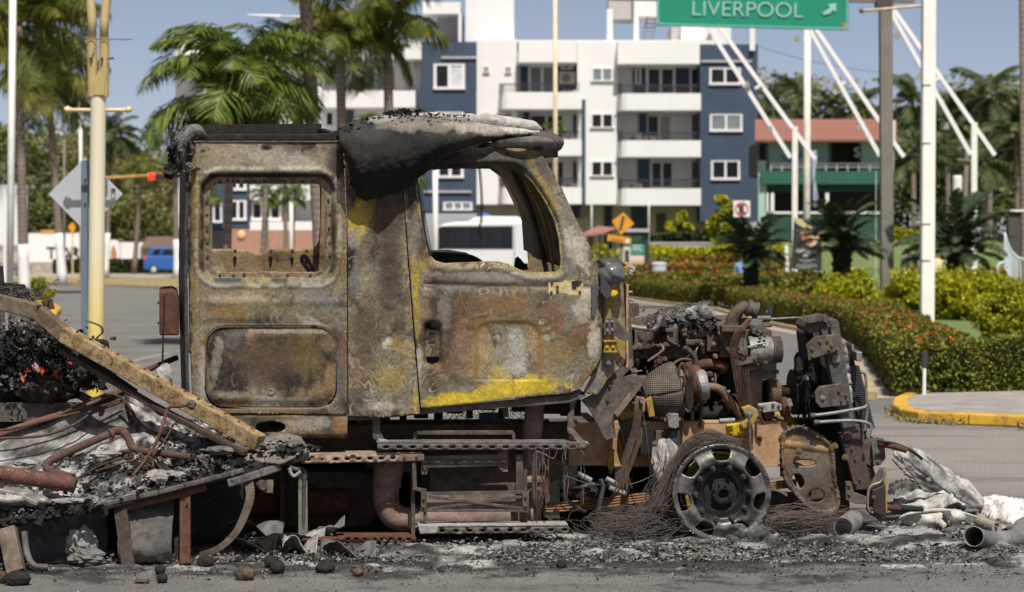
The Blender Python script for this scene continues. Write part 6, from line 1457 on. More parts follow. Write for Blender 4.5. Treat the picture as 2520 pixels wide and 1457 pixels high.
# ---- exhaust: can, elbow on the left, riser on the right
can=MB(); can.lathe(T(1030,1190,.55),(T(1310,1186,.55)-T(1030,1190,.55)),[(.14,0),(.245,.05),(.25,.12),(.25,.55),(.245,.62),(.14,.68)],36); can.build('exhaust_can',B_iron,TR,smooth=True,auto=40)
ttube('exhaust_pipe',[(1028,1272,.25),(1100,1274,.25),(1240,1272,.25),(1310,1268,.25)],30,B_pink,20)
ttube('exhaust_elbow',[(958,1120,.25),(955,1160,.25),(950,1196,.25),(952,1240,.25),(968,1268,.25),(995,1278,.25),(1030,1276,.25)],[36,37,34,32,32,31,30],B_pink,20)
for (u,v,ax,r) in ((951,1190,(0,0,1),.092),(953,1198,(0,0,1),.088)): MB().lathe(T(u,v,.25),ax,[(r*.9,-.012),(r,-.008),(r,.008),(r*.9,.012)],24).build('pipe_flange',B_pink,TR,smooth=False)
ttube('clamp_screw',[(1010,1260,.1),(1010,1300,.1)],3,B_boltm,8)
ttube('exhaust_riser',[(1316,985,.35),(1314,1030,.35),(1308,1080,.35),(1306,1130,.35),(1308,1170,.35)],[25,25,26,24,24],B_pink,18)
MB().lathe(T(1310,1176,.35),(0,0,1),[(.06,-.04),(.085,-.02),(.085,.0),(.062,.03)],24).build('pipe_flange',B_pink,TR)
ttube('exhaust_riser',[(1312,1180,.35),(1314,1230,.35),(1308,1262,.35),(1306,1330,.35)],26,B_pink,18); tb('ash_wrap',1286,1098,1326,1150,.22,.25,B_ash,.01) if False else None
MB().blob(T(1311,1118,.30),(.062,.06,.085),.25,4,5,18,12).build('ash_wrap',B_ash,TR)
tp('rear_mount_plate',[(930,1140),(1016,1140),(1016,1160),(960,1164)],.35,.36,B_iron)
tp('dark_tank',rrect(560,1160,930,1300,40,5),.75,1.35,B_iron,.02); ttube('axle_tube',[(380,1265,.9),(880,1262,.9)],34,B_iron,18); ttube('long_tank',[(480,1240,.7),(860,1236,.7)],36,B_rust,18)
# fuel tank strap and post behind the trailer
ttube('tank_strap',[(712,1150,.1),(735,1156,.1),(748,1158,.05),(748,1220,.05),(746,1330,.08)],5,B_steel,8); tp('strap_plate',[(734,1160),(756,1158),(758,1320),(734,1322)],.06,.075,B_alu,.004)
ttube('hose_stub',[(712,1152,.05),(716,1166,.05),(724,1172,.05),(734,1166,.05),(742,1160,.05)],5,B_ash,8)
tb('inner_post',690,1150,704,1290,.42,.46,B_iron,.003); tb('inner_post',706,1140,740,1290,.35,.5,B_char,.003)
# spring shackle and plate
tp('shackle_plate',[(1258,1130),(1268,1120),(1340,1122),(1360,1136),(1360,1170),(1330,1186),(1290,1190)],.42,.46,B_iron) if False else None
tp('shackle_plate',[(1278,1140),(1300,1130),(1366,1128),(1392,1140),(1392,1168),(1360,1186),(1300,1184)],.40,.44,B_iron,.006); tp('shackle_link',rrect(1320,1160,1352,1252,15,5),.30,.36,B_rust,.006); bolts(TR,[(1336,1176,.30),(1332,1236,.30)],B_boltm,.018,name='shackle_bolt'); bolts(TR,[(1314,1140,.40)],B_iron,.018)
# far side tanks, wheel and a plate, added to keep the underside dark
tp('far_tank',rrect(520,1150,1000,1300,40,5),1.55,2.1,B_char,.02); tp('far_tank',rrect(1010,1140,1560,1300,40,5),1.5,2.1,B_char,.02); MB().lathe(T(1770,1235,1.75),TN,[(.1,0),(.36,.02),(.38,.1),(.36,.26),(.1,.28)],36).build('far_front_wheel',B_char,TR); tp('engine_sump',[(1560,1100),(1880,1100),(1860,1215),(1600,1215)],.75,1.3,B_char,.02); tp('far_dark_plate',[(1380,1120),(1580,1120),(1600,1290),(1380,1300)],1.0,1.05,B_char)
# ---- leaf springs
for i in range(4):
 ttube('leaf_spring',[(1295,1262-i*6,.42),(1450,1252-i*7,.42),(1600,1232-i*6,.42),(1780,1216-i*6,.42),(1960,1196-i*5,.42)],2.9,mburnt('rusted_leaf',[(.3,(.09,.045,.02)),(.5,(.24,.13,.055)),(.7,(.34,.22,.12))],9,'8e8880',.04,60) if i==0 else bpy.data.materials['rusted_leaf'],6)
ttube('front_axle',[(1600,1230,.6),(1776,1225,.55),(1960,1235,.9)],26,B_iron,14); tb('axle_beam',1560,1215,1700,1262,.55,.7,B_ash if False else B_iron,.02)
MB().blob(T(1640,1150,.38),(.10,.12,.17),.25,2.4,3,18,14).build('brake_chamber',B_ash,TR)
# shock absorber
MB().tube([T(1658,1058,.42),T(1652,1180,.42)],.043,18).build('shock_absorber',mplain('dark_grey_shock',(.045,.047,.05),.5,.2,8),TR,smooth=True,auto=40)
tp('shock_eye',[(1642,1026),(1648,1018),(1670,1018),(1672,1052),(1662,1056),(1646,1052)],.34,.44,B_alu,.006); ttube('shock_pin',[(1634,1034,.38),(1682,1032,.38)],5.5,B_boltm,8); tb('shock_bracket',1614,1060,1640,1100,.44,.5,B_iron,.003)
# ---- frame bracket stack left of the spring
tp('support_plate',[(1478,960),(1490,942),(1560,920),(1590,935),(1556,985),(1510,1040),(1518,1075),(1492,1085),(1476,1060),(1452,1010),(1430,985)],.10,.115,B_steel,.004); tp('support_fold',[(1556,962),(1566,968),(1520,1028),(1512,1018)],.05,.09,B_pink,.002)
tp('support_web',[(1520,1030),(1570,1000),(1582,1040),(1580,1090),(1540,1100)],.26,.28,B_iron,.003); tp('support_arm',[(1518,1012),(1560,992),(1600,990),(1592,1012),(1530,1036)],.2,.25,B_ochre,.005); tp('support_arm',[(1590,985),(1604,975),(1612,1024),(1598,1028)],.16,.2,B_ochre,.005)
bolts(TR,[(1558,1005,.2),(1553,1108,.24),(1612,1092,.24)],B_boltm,.018,name='bracket_bolt'); bolts(TR,[(1500,950,.1),(1495,985,.1)],B_steel,.012)
tp('frame_bracket',[(1525,1060),(1600,1040),(1622,1110),(1560,1124),(1545,1130)],.42,.49,B_char,.004)
tp('lower_bolt_strip',[(1498,1106),(1512,1106),(1512,1150),(1504,1170),(1496,1150)],.44,.46,B_ochre,.003)
tp('lever_arm',[(1552,952),(1562,958),(1556,1000),(1548,998)],.14,.16,B_iron,.002); ttube('lever_rod',[(1540,980,.12),(1556,974,.12),(1580,984,.12)],3.5,B_pink,8); MB().lathe(T(1580,984,.1),-TN,[(.02,0),(.02,.03),(.008,.03)],12).build('lever_eye',B_pink,TR)
# bundle of bare conductors hanging over the frame
wr=MB(); r_=random.Random(9)
for i in range(34):
 a=r_.gauss(0,5); b=r_.gauss(0,5); pts=[(1570+a*.7,975,.12),(1572+a,1010,.10),(1560+b,1080,.14),(1542+b,1140,.16),(1532+r_.gauss(0,9),1190+r_.gauss(0,14),.18)]
 wr.tube([T(*p) for p in curve(pts,3)],.0035,4)
wr.build('wire_bundle',B_wirer,TR)['kind']='stuff'; ttube('thin_cable',[(1578,1000,.1),(1590,1060,.14),(1596,1120,.2),(1600,1165,.3)],1.3,B_alu,5); ttube('drooping_cable',[(1390,1170,.3),(1460,1192,.25),(1560,1190,.2),(1640,1150,.3)],1.2,B_wirer,5)
hw=MB(); r_=random.Random(21)
for i in range(16):
 u=1315+r_.random()*50+(70 if i % 3==0 else 0); pts=[(u,1104,-.02)]
 for j in range(5): pts.append((pts[-1][0]+r_.gauss(0,4),pts[-1][1]+18+r_.random()*22,-.02+r_.gauss(0,.02)))
 hw.tube([T(*p) for p in curve(pts,3)],.0022,4)
hw.build('hanging_wire',B_wirer,TR)['kind']='stuff'
MB().tube([T(*p) for p in curve([(1372,1106,-.02),(1362,1128,-.02),(1340,1118,-.02),(1318,1110,-.02)])],.0022,4).build('hanging_wire',B_alu,TR)
m=MB()
for i in range(10): crumple(m,(T(1395+i*5,1092,.03),(.012,.03,.008)),8,.012,300+i)
for i in range(12): crumple(m,(T(1040+i*9,1296,.02),(.015,.02,.006)),6,.010,330+i)
m.build('step_ash',B_ash,TR)['kind']='stuff'
# tangle of hoses at the spring
for i,pts in enumerate((((1375,1185,.3),(1390,1205,.28),(1420,1222,.28),(1460,1228,.3),(1480,1250,.3)),((1380,1215,.25),(1400,1235,.25),(1440,1258,.3)),((1478,1180,.2),(1484,1200,.2),(1478,1230,.2),(1474,1256,.2)),((1430,1200,.3),(1470,1190,.3),(1510,1200,.3)))): ttube('air_hose',pts,6,mplain('scorched_hose',(.045,.047,.05),.7,.35,14) if i==0 else bpy.data.materials['scorched_hose'],8)
for (a,b) in (((1492,1178),(1530,1198)),((1420,1165),(1455,1182)),((1500,1200),(1540,1215))): ttube('hose_fitting',[(a[0],a[1],.2),(b[0],b[1],.2)],6.5,B_ash,8)
MB().blob(T(1440,1212,.3),(.09,.07,.05),.45,4,8,18,12).build('air_valve',B_char,TR)

# ---------------------------------------------------------------- front wheel (no tyre left)
WC=(1776,1213); WR_=121.0
holes=[]
for k in range(7):
 a=R(90-k*360/7+.5); cx,cy=WC[0]+math.cos(a)*94,WC[1]-math.sin(a)*94
 hp=[]
 for (tx,ty) in ((-24,9),(-17,-10),(-9,-14),(9,-14),(17,-10),(24,9),(20,14),(-20,14)):
        # local frame: x tangential, y outwards
  hp.append((cx+tx*math.sin(a)+ty*math.cos(a),cy+tx*math.cos(a)-ty*math.sin(a)))
 holes.append(smooth_poly(hp,2))
def d_wheel(U,V):
 r=np.hypot(U-WC[0],V-WC[1])/WR_
 return np.interp(r,[0,.36,.37,.54,.58,.64,.72,.84,.90,.955,.985,1.0],[.055,.055,.032,.030,.012,-.012,-.018,.004,.012,.002,-.004,.004])
def col_wheel(U,V):
 r=np.hypot(U-WC[0],V-WC[1])/WR_; a=np.arctan2(WC[1]-V,U-WC[0])
 n=fbm(U/22,V/22,5,5); c=interp3(n,[(.25,(.055,.053,.052)),(.5,(.12,.118,.117)),(.75,(.22,.215,.21))])
 s=(sstep(.70,.57,r+.12*(n-.5))*.96)[:,None]; c=c*(1-s)+np.array([.015,.0142,.014])*s
 f=(sstep(.05,.02,np.abs(r-.62-.04*(n-.5)))*sstep(.4,.62,fbm(U/12,V/12,8,3))*sstep(.1,.9,np.sin(a-.6)) )[:,None]*.8; c=c*(1-f)+np.array([.38,.37,.36])*f
 b=(sstep(.0,.7,-np.cos(a) )*sstep(.7,.85,r)*.4)[:,None]; c=c*(1-b)+np.array([.17,.15,.13])*b
 return c
whl=build_panel('front_wheel',mvc('wheel_metal',.38,.03,'b5b1aa',.25,130,.5,.45),TR,ellipse(WC[0],WC[1],WR_,WR_,96),holes,3.4,d_wheel,col_wheel,.010)
cW=T(*WC)
MB().lathe(cW,TN,[(.300,.004),(.304,.0),(.306,.004),(.296,.02),(.288,.05),(.262,.08),(.255,.20),(.290,.24),(.304,.26),(.296,.262),(.245,.20),(.25,.09)],56,False).build('rim_barrel',B_wheel,whl,smooth=True)
MB().lathe(T(*WC,.05),-TN,[(.112,-.03),(.112,.0),(.07,.01),(.066,.05),(.052,.055),(.034,.055),(.030,.02),(.001,.02)],32).build('hub',B_char,whl)
first=None
for k in range(10):
 a=R(75-36*k); p=(WC[0]+66*math.cos(a),WC[1]-66*math.sin(a)); c=T(p[0],p[1],.024)
 if first is None: first=MB().lathe(c,-TN,[(.024,0),(.024,.008),(.018,.008),(.018,.034),(.012,.036),(.011,.058),(.001,.058)],12).build('lug_nut',mplain('black_nut',(.030,.029,.029),.45,.2,20),whl); f0=c
 else:
  o_=first.copy(); COL.objects.link(o_); o_.parent=whl; o_.location=first.location+(c-f0)
for k in range(8):
 a=R(20+45*k); bolts(whl,[(WC[0]+21*math.cos(a),WC[1]-21*math.sin(a),.0)],B_char,.007,name='hub_bolt')
MB().lathe(T(*WC,.14),TN,[(.235,0),(.24,.02),(.24,.12),(.1,.16)],40).build('brake_drum',B_ochre,whl)

# ---------------------------------------------------------------- front spring hanger casting
ch=[ellipse(2015,1161,30,8),ellipse(1999,1206,14,20,24,-32),ellipse(2045,1243,21,17)]
cast=smooth_poly([(1957,1092),(1962,1078),(1990,1064),(2010,1066),(2060,1092),(2086,1118),(2090,1150),(2092,1200),(2104,1254),(2096,1282),(2070,1292),(2030,1284),(1990,1244),(1962,1206),(1954,1170),(1952,1120)],1)
def d_cast(U,V): e=pdist(cast,U,V); return .36-.03*sstep(9,3,e)-.010*sstep(8,3,np.abs(V-(1112+(U-1960)*.13)))*(U>1962)*(U<2082)
hg=build_panel('spring_hanger',mvc('rusty_casting',.6,.03,bstr=.25),TR,cast,ch,4,d_cast,burnt_colour([(.25,(.05,.04,.034)),(.45,(.085,.069,.059)),(.6,(.115,.094,.08)),(.75,(.15,.115,.08))],[(1980,1110,40,24,0,(.26,.16,.07),.7),(2060,1120,30,16,20,(.28,.18,.08),.7),(2030,1180,50,20,0,(.13,.115,.105),.6),(2060,1250,30,24,0,(.06,.05,.045),.6)],55,0,1.4),.03)
tp('hanger_hole_backing',[(1960,1090),(2080,1110),(2094,1270),(2060,1285),(1990,1240),(1956,1170)],.62,.66,B_iron)  # plate added behind the holes so no bright background shows through
bolts(hg,[(2008,1072,.33),(1966,1110,.31),(2054,1098,.33),(2080,1126,.31)],B_boltm,.022,name='hanger_bolt',h=.02); bolts(hg,[(2050,1196,.35)],B_boltm,.024)
tp('strap_bracket',[(2082,1186),(2096,1186),(2102,1212),(2130,1222),(2150,1228),(2150,1242),(2104,1240),(2082,1230)],.28,.32,B_steel,.004); bolts(TR,[(2089,1194,.28),(2089,1216,.28)],B_boltm,.012)
ttube('frame_stud',[(1925,1146,.45),(1925,1172,.45)],6,B_ochre,8)

# ---------------------------------------------------------------- engine
ED=.72
tp('engine_block',[(1545,830),(1880,830),(1890,1040),(1545,1050)],ED+.14,ED+.75,B_char,.01)
tp('cylinder_head',[(1560,808),(1900,812),(1900,880),(1560,885)],ED+.06,ED+.6,B_iron,.01)
cc=[rrect(1572,838,1612,882,8,3),rrect(1660,834,1700,876,6,3)]
cov=[(1552,822),(1600,815),(1604,806),(1690,800),(1694,830),(1722,832),(1724,880),(1660,886),(1560,896)]
build_panel('engine_cover',mvc('cover_metal',.6,.05),TR,cov,cc,4,lambda U,V: ED-.04+.02*sstep(8,3,pdist(cov,U,V))*0-.02*(np.hypot(U-1640,V-850)<20)-.018*(np.hypot(U-1636,V-884)<14),burnt_colour([(.25,(.055,.046,.038)),(.5,(.13,.108,.088)),(.75,(.22,.185,.155))],[],66,0,1.5),.02)
bolts(TR,[(1638,848,ED-.06),(1636,884,ED-.06),(1572,818,ED-.04),(1608,812,ED-.04),(1650,806,ED-.04),(1684,812,ED-.04),(1684,822,ED-.04),(1568,890,ED-.04),(1716,840,ED-.04)],B_iron,.017,name='cover_bolt')
for (u0,v0,u1,v1,dd,mt) in ((1600,806,1692,818,-.03,B_iron),(1688,836,1730,850,-.02,B_iron),(1700,806,1770,830,.03,B_pink),(1716,838,1752,872,.02,B_char),(1740,824,1772,866,-.03,B_iron),(1772,830,1856,880,-.06,B_iron)): tb('engine_casting',u0,v0,u1,v1,ED+dd,ED+.3,mt,.008)
tp('coolant_housing',[(1762,800),(1790,786),(1850,784),(1860,800),(1856,870),(1800,880),(1780,850)],ED-.10,ED+.2,mburnt('housing_iron',[(.3,(.06,.045,.036)),(.55,(.125,.094,.075)),(.75,(.18,.14,.11))],8,'8a8278',.03,70),.01)
bolts(TR,[(1772,820,ED-.1),(1756,846,ED-.05),(1748,900,ED),(1752,934,ED),(1660,905,ED),(1640,908,ED)],B_pink,.014,name='engine_bolt')
ttube('outlet_elbow',[(1800,812,ED-.1),(1802,792,ED-.1),(1812,772,ED-.12),(1824,758,ED-.14),(1838,752,ED-.14)],[21,19,17,15,15],B_iron,18); MB().lathe(T(1836,756,ED-.14),(T(1862,764,ED-.14)-T(1836,756,ED-.14)),[(.040,0),(.056,.01),(.056,.03),(.047,.035),(.047,.06),(.055,.065),(.055,.075)],24).build('hose_clamp',B_steel,TR)
tb('elbow_flange',1776,802,1832,818,ED-.16,ED+.1,B_iron,.008)
ttube('gas_strut',[(1852,785,.62),(1895,784,.62)],9,mplain('strut_grey',(.07,.068,.065),.5,.3,8),12); ttube('strut_rod',[(1895,785,.62),(1990,780,.62)],2.6,B_alu,8)
# charred insulation over the engine
m=MB()
def topmat(a,b):
 u=1548+a*230; e=np.interp(a,[0,.15,.3,.45,.65,.8,.92,1],[812,800,768,758,752,744,768,815]); v=822-(822-e)*math.sin(math.pi*min(1,b*.75+.02))**.8
 return T(u,v,ED+.03+b*.7)+Vector((.03*(float(fbm(a*14,b*14,3,4))-.5),.05*(float(fbm(a*9,b*9,6,4))-.5),.07*(float(fbm(a*12,b*12,9,5))-.5)))
m.grid(topmat,46,26); m.build('charred_insulation',mburnt('charred_fibre',[(.36,(.010,.009,.009)),(.50,(.030,.028,.026)),(.57,(.11,.105,.10)),(.66,(.36,.35,.34))],9,'a8a49d',.06,50,.95,bstr=1),TR)
m=MB()
for i in range(20): crumple(m,(T(1556+(i*47) % 200,806-(i*7) % 22,ED),(.03,.02,.02)),6,.016,400+i,.5)
m.build('insulation_flakes',B_greyash,TR)['kind']='stuff'; m=MB()
for i in range(26): crumple(m,(T(1560+(i*37) % 215,790+(i*13) % 30,ED),(.03,.03,.02)),9,.022,440+i,.6)
m.build('insulation_flakes',B_char,TR)['kind']='stuff'
m=MB(); r_=random.Random(5)
for i in range(110):
 c=T(1725+r_.gauss(0,22),758+r_.gauss(0,8),ED+.05); m.tube([c,c+Vector((r_.gauss(0,.014),r_.gauss(0,.02),r_.gauss(.006,.01))),c+Vector((r_.gauss(0,.026),r_.gauss(0,.03),r_.gauss(.008,.015)))],.0012,3)
m.build('fibre_tufts',B_ash,TR)['kind']='stuff'; MB().blob(T(1722,772,ED+.16),(.10,.1,.05),.4,4,2,20,12).build('ash_pad',B_ash,TR)
ttube('breather_pipe',[(1545,802,ED-.18),(1580,808,ED-.18),(1606,810,ED-.18),(1618,802,ED-.18),(1622,788,ED-.18),(1628,778,ED-.18)],[6,6,6,7,8,8],B_alu,12)
tb('breather_bracket',1592,776,1606,806,ED-.2,ED-.19,B_steel,.002); bolts(TR,[(1596,797,ED-.2),(1607,792,ED-.2)],B_alu,.009); tp('far_plate',[(1548,745),(1572,747),(1574,770),(1570,784),(1548,788)],1.5,1.51,B_steel,.003)
# turbocharger with woven heat shield
def heatpt(a,b):
 ang=a*2*math.pi; r=np.interp(b,[0,.06,.25,.5,.75,.95,1],[.06,.085,.125,.15,.168,.175,.165]); c=T(1583,975,.50).lerp(T(1668,958,.50),b); ax=(T(1668,958,.5)-T(1583,975,.5)).normalized(); s,t_=frame_of(ax)[1:]
 r=r*(1+.07*(float(fbm(a*6,b*5,4,3))-.5)); return c+(s*math.cos(ang)+t_*math.sin(ang)*1.05)*r
M_weave=NT('woven_heat_shield'); wv=M_weave.n('ShaderNodeTexWave'); wv.inputs['Scale'].default_value=26; wv2=M_weave.n('ShaderNodeTexWave'); wv2.bands_direction='Z'; wv2.inputs['Scale'].default_value=26
for x in (wv,wv2): M_weave.l(M_weave.coord(),x.inputs[0])
gr=M_weave.math('MULTIPLY',wv.outputs['Fac'],wv2.outputs['Fac']); cl_=M_weave.ramp(M_weave.noise(7,6,.65),[(.32,(.055,.045,.035)),(.5,(.17,.145,.115)),(.68,(.29,.25,.20))])
M_wv=M_weave.fin(M_weave.mix(M_weave.ramp(gr,[(.12,.75),(.4,0)]),cl_,(.025,.02,.017)),.6,.2,gr,.7,.006)
MB().grid(heatpt,48,18).build('heat_shield',M_wv,TR,smooth=True,solid=.004); MB().lathe(T(1586,974,.5),(T(1668,958,.5)-T(1583,975,.5)),[(.02,-.01),(.082,-.008),(.09,.0),(.06,.02)],20).build('heat_shield_end',B_iron,TR)
ax=(T(1668,958,.5)-T(1583,975,.5)).normalized()
MB().lathe(T(1676,957,.5),ax,[(.10,-.03),(.13,-.01),(.13,.02),(.10,.03),(.085,.06)],28).build('turbine_ring',B_pink,TR); MB().lathe(T(1688,952,.48),ax,[(.10,-.01),(.138,0),(.140,.012),(.12,.02)],28).build('v_band_clamp',B_copper,TR)
MB().lathe(T(1694,950,.48),ax,[(.08,0),(.118,.02),(.13,.06),(.12,.09),(.07,.10)],28).build('turbo_housing',B_rust,TR,smooth=True); MB().lathe(T(1712,950,.42),ax,[(.075,0),(.098,.015),(.102,.05),(.094,.07),(.07,.068)],28).build('compressor_inlet',B_alu,TR)
tp('torn_duct',smooth_poly([(1690,935),(1702,920),(1708,930),(1702,950),(1708,985),(1704,1010),(1694,1012),(1686,985)],1),.26,.30,B_char,.004); ttube('oil_line',[(1672,922,.36),(1672,904,.36),(1680,894,.36),(1686,906,.36),(1684,940,.36)],3.2,B_rust,8); ttube('turbo_drain',[(1672,990,.45),(1674,1035,.45),(1672,1060,.45)],8,B_iron,10)
ttube('exhaust_manifold',[(1690,905,ED),(1720,898,ED),(1760,896,ED),(1790,905,ED)],14,B_rust,14)
ttube('coolant_tube',[(1712,958,.52),(1740,952,.52),(1768,956,.52),(1790,980,.52),(1812,1008,.52),(1826,1030,.54)],10.5,mburnt('rusty_brown_tube',[(.3,(.06,.035,.024)),(.5,(.14,.09,.06)),(.7,(.20,.14,.10))],9,'8a8278',.03),14)
ttube('oil_filler',[(1688,858,.5),(1700,868,.5),(1712,885,.5),(1714,915,.5),(1724,960,.5),(1726,1010,.5),(1722,1050,.5)],[8,7,6,6,5,5,5],bpy.data.materials['scorched_hose'],10); bolts(TR,[(1688,856,.48)],B_steel,.016)
ttube('dip_tube',[(1650,905,.6),(1662,892,.6),(1680,884,.6),(1700,886,.6)],4,B_steel,8); ttube('starter_motor',[(1560,940,.7),(1612,936,.7)],17,B_steel,16); ttube('starter_motor',[(1715,1018,.75),(1790,1016,.75)],20,B_char,16); tp('filter_bracket',[(1714,968),(1738,966),(1740,990),(1716,1000)],.6,.7,B_alu,.004)
ttube('lift_wire',[(1551,884,.4),(1554,912,.4),(1580,912,.4)],1.6,B_ash,5)
# many small fittings, stubs, bosses and lines crowded on the engine
rq=random.Random(91); mats_=[B_iron,B_iron,B_steel,B_alu,B_pink,B_greyash,B_rust]
for i in range(95):
 u=rq.uniform(1552,1885); v=rq.uniform(800,1030); d=ED+rq.uniform(-.10,.10); mt=rq.choice(mats_); k=rq.random(); s_=rq.uniform(5,13)
 if k<.4: tb('engine_fitting',u,v,u+s_*rq.uniform(.8,2),v+s_*rq.uniform(.6,1.3),d,d+.12,mt,.004)
 elif k<.7: MB().lathe(T(u,v,d),-TN,[(s_*PXM*.9,-.05),(s_*PXM*.9,.0),(s_*PXM*.55,.002),(s_*PXM*.5,.02),(.002,.02)],14).build('engine_boss',mt,TR)
 else: ttube('engine_line',[(u,v,d),(u+rq.uniform(-14,14),v+rq.uniform(8,26),d-.02),(u+rq.uniform(-34,34),v+rq.uniform(14,46),d)],rq.uniform(1.4,3.6),mt,7)
# copper harness hanging at the front of the engine
for i,off in enumerate((0,5,10,-3,14)):
 ttube('copper_wire',[(1842+off*.6,784,.44),(1828+off,800,.42),(1812+off,816,.40),(1800+off,850,.40),(1803+off,890,.40),(1812+off*.8,950,.40),(1822+off,1000,.42),(1834+off*1.5,1030,.44)],2.3 if i<2 else 1.5,B_copper,6)
tw=MB()
for i in range(8): tw.tube([T(*p) for p in curve([(1816+i*3,805+i*3,.42),(1812+i*4,880,.42),(1818+i*4,960,.42),(1830+i*3,1025,.44)],4)],.0018,4)
tw.build('thin_wires',B_wirer,TR)['kind']='stuff'
# compressor, pulleys, mounting
cpA=(T(1905,863,.45)-T(1820,866,.45)).normalized()
MB().lathe(T(1838,862,.50),cpA,[(.05,0),(.088,.005),(.094,.03),(.088,.05),(.092,.07),(.09,.14),(.083,.15),(.083,.16)],28).build('ac_compressor',B_alu,TR,smooth=True,auto=40)
pl=MB().lathe(T(1898,861,.50),cpA,[(.03,0),(.088,.002)]+[(.088-.007*(i % 2),.006+i*.005) for i in range(10)]+[(.088,.06),(.05,.062),(.05,.05),(.02,.05)],32).build('compressor_pulley',mburnt('pulley_metal',[(.3,(.05,.04,.034)),(.55,(.11,.095,.085)),(.75,(.19,.17,.155))],12,'9a948a',.04),TR)
tp('compressor_label',[(1863,848),(1877,846),(1878,868),(1864,870)],.408,.412,B_ash,0); MB().blob(T(1826,860,.42),(.035,.05,.07),.4,4,6,14,12).build('melted_connector',B_greyash,TR); ttube('compressor_line',[(1840,855,.40),(1860,848,.40),(1885,844,.40)],2.6,B_alu,6)
bolts(TR,[(1882,826,.42),(1884,892,.42),(1870,832,.42),(1893,872,.42)],B_boltm,.012); tp('compressor_bracket',[(1808,886),(1860,876),(1862,890),(1812,902)],.40,.42,B_steel,.003); bolts(TR,[(1856,882,.40)],B_boltm,.011)
tb('front_bracket',1840,900,1876,1015,.62,.72,B_pink,.006); tp('tensioner_bar',[(1830,916),(1918,910),(1918,920),(1830,926)],.55,.57,B_steel,.003); bolts(TR,[(1850,920,.55),(1912,914,.55)],B_boltm,.012); tb('front_cover',1860,885,1912,960,.78,.95,B_char,.01); tb('gear_housing',1778,905,1850,1040,.8,1.1,B_char,.01)
MB().lathe(T(1885,972,.66),cpA,[(.10,0),(.10,.05),(.05,.052)],24).build('idler_pulley',B_char,TR); MB().lathe(T(1890,968,.62),cpA,[(.045,0)]+[(.092-.005*(i % 2),.01+i*.004) for i in range(14)]+[(.092,.07),(.03,.072)],32).build('crank_pulley',mburnt('rusty_pulley',[(.3,(.06,.04,.026)),(.55,(.16,.11,.07)),(.75,(.24,.18,.12))],12,'9a948a',.03),TR)
ttube('fan_shaft',[(1905,965,.62),(1950,962,.62)],17,B_char,16); MB().lathe(T(1948,965,.62),cpA,[(.05,0),(.15,.002)]+[(.150-.006*(i % 2),.008+i*.003) for i in range(16)]+[(.15,.06),(.158,.075),(.158,.085),(.10,.12),(.06,.12)],44).build('fan_clutch',mplain('black_fan_clutch',(.022,.022,.023),.45,.3,14),TR)
for k in range(8):
 a=k*math.pi/4+.2; s,t_=frame_of(cpA)[1:]; c=T(1975,965,.62); e=s*math.cos(a)+t_*math.sin(a); g=cpA.cross(e)
 MB().add([c+e*.12-g*.05-cpA*.02,c+e*.12+g*.05+cpA*.02,c+e*.17+g*.06+cpA*.025,c+e*.17-g*.06-cpA*.025],[(0,1,2,3)]).build('fan_blade_stub',B_char,TR,solid=.01)
MB().blob(T(1965,900,.5),(.03,.05,.09),.4,4,7,12,12).build('burnt_shroud_piece',B_char,TR)
tp('link_arm',[(1868,996),(1910,990),(1924,996),(1924,1010),(1880,1016),(1868,1010)],.45,.5,B_ash,.004); bolts(TR,[(1876,1002,.45),(1902,996,.45),(1916,1000,.45)],B_boltm,.011); MB().lathe(T(1930,1002,.5),cpA,[(.03,-.03),(.06,-.02),(.07,.0),(.06,.03),(.03,.04)],18).build('water_pump',B_rust,TR); tp('pump_flag',[(1936,985),(1946,980),(1952,998),(1942,1002)],.40,.41,B_alu,.002)
tp('pivot_block',[(1880,1014),(1906,1010),(1908,1030),(1884,1034)],.5,.6,B_rust,.004); ttube('rust_link',[(1868,1000,.44),(1870,1026,.42),(1880,1042,.42)],4,B_copper,6)
tp('engine_mount',[(1826,1004),(1848,998),(1864,1008),(1868,1024),(1852,1046),(1830,1056),(1822,1046),(1838,1030)],.38,.44,B_ochre,.006); tp('engine_mount_foot',[(1788,1046),(1830,1040),(1832,1072),(1790,1074)],.42,.46,B_yellow,.006); bolts(TR,[(1844,1016,.38)],B_alu,.024); bolts(TR,[(1799,1063,.42),(1822,1062,.42)],B_yellow,.018); ttube('mount_pin',[(1770,1036,.38),(1808,1034,.38)],6,B_ash,10); tp('tie_strip',[(1842,1020),(1848,1020),(1850,1110),(1844,1112)],.34,.35,B_steel,.002); bolts(TR,[(1850,1100,.46)],B_pink,.013)
tp('yellow_guard',[(1910,1020),(1940,1010),(1955,1034),(1966,1050),(1940,1052),(1926,1034)],.9,.95,B_yellow,.005); ttube('rear_pulley',[(1890,1036,.65),(1926,1036,.65)],12,bpy.data.materials['rusty_pulley'],18)
tb('top_line',1850,800,1900,806,.5,.52,B_steel,.002); ttube('sensor_rod',[(1862,812,.5),(1900,798,.5)],2,B_iron,6); MB().blob(T(1862,806,.5),(.05,.05,.05),.4,4,3,12,10).build('ash_lump',B_greyash,TR); tb('thermostat',1834,812,1880,832,.55,.65,B_iron,.008)

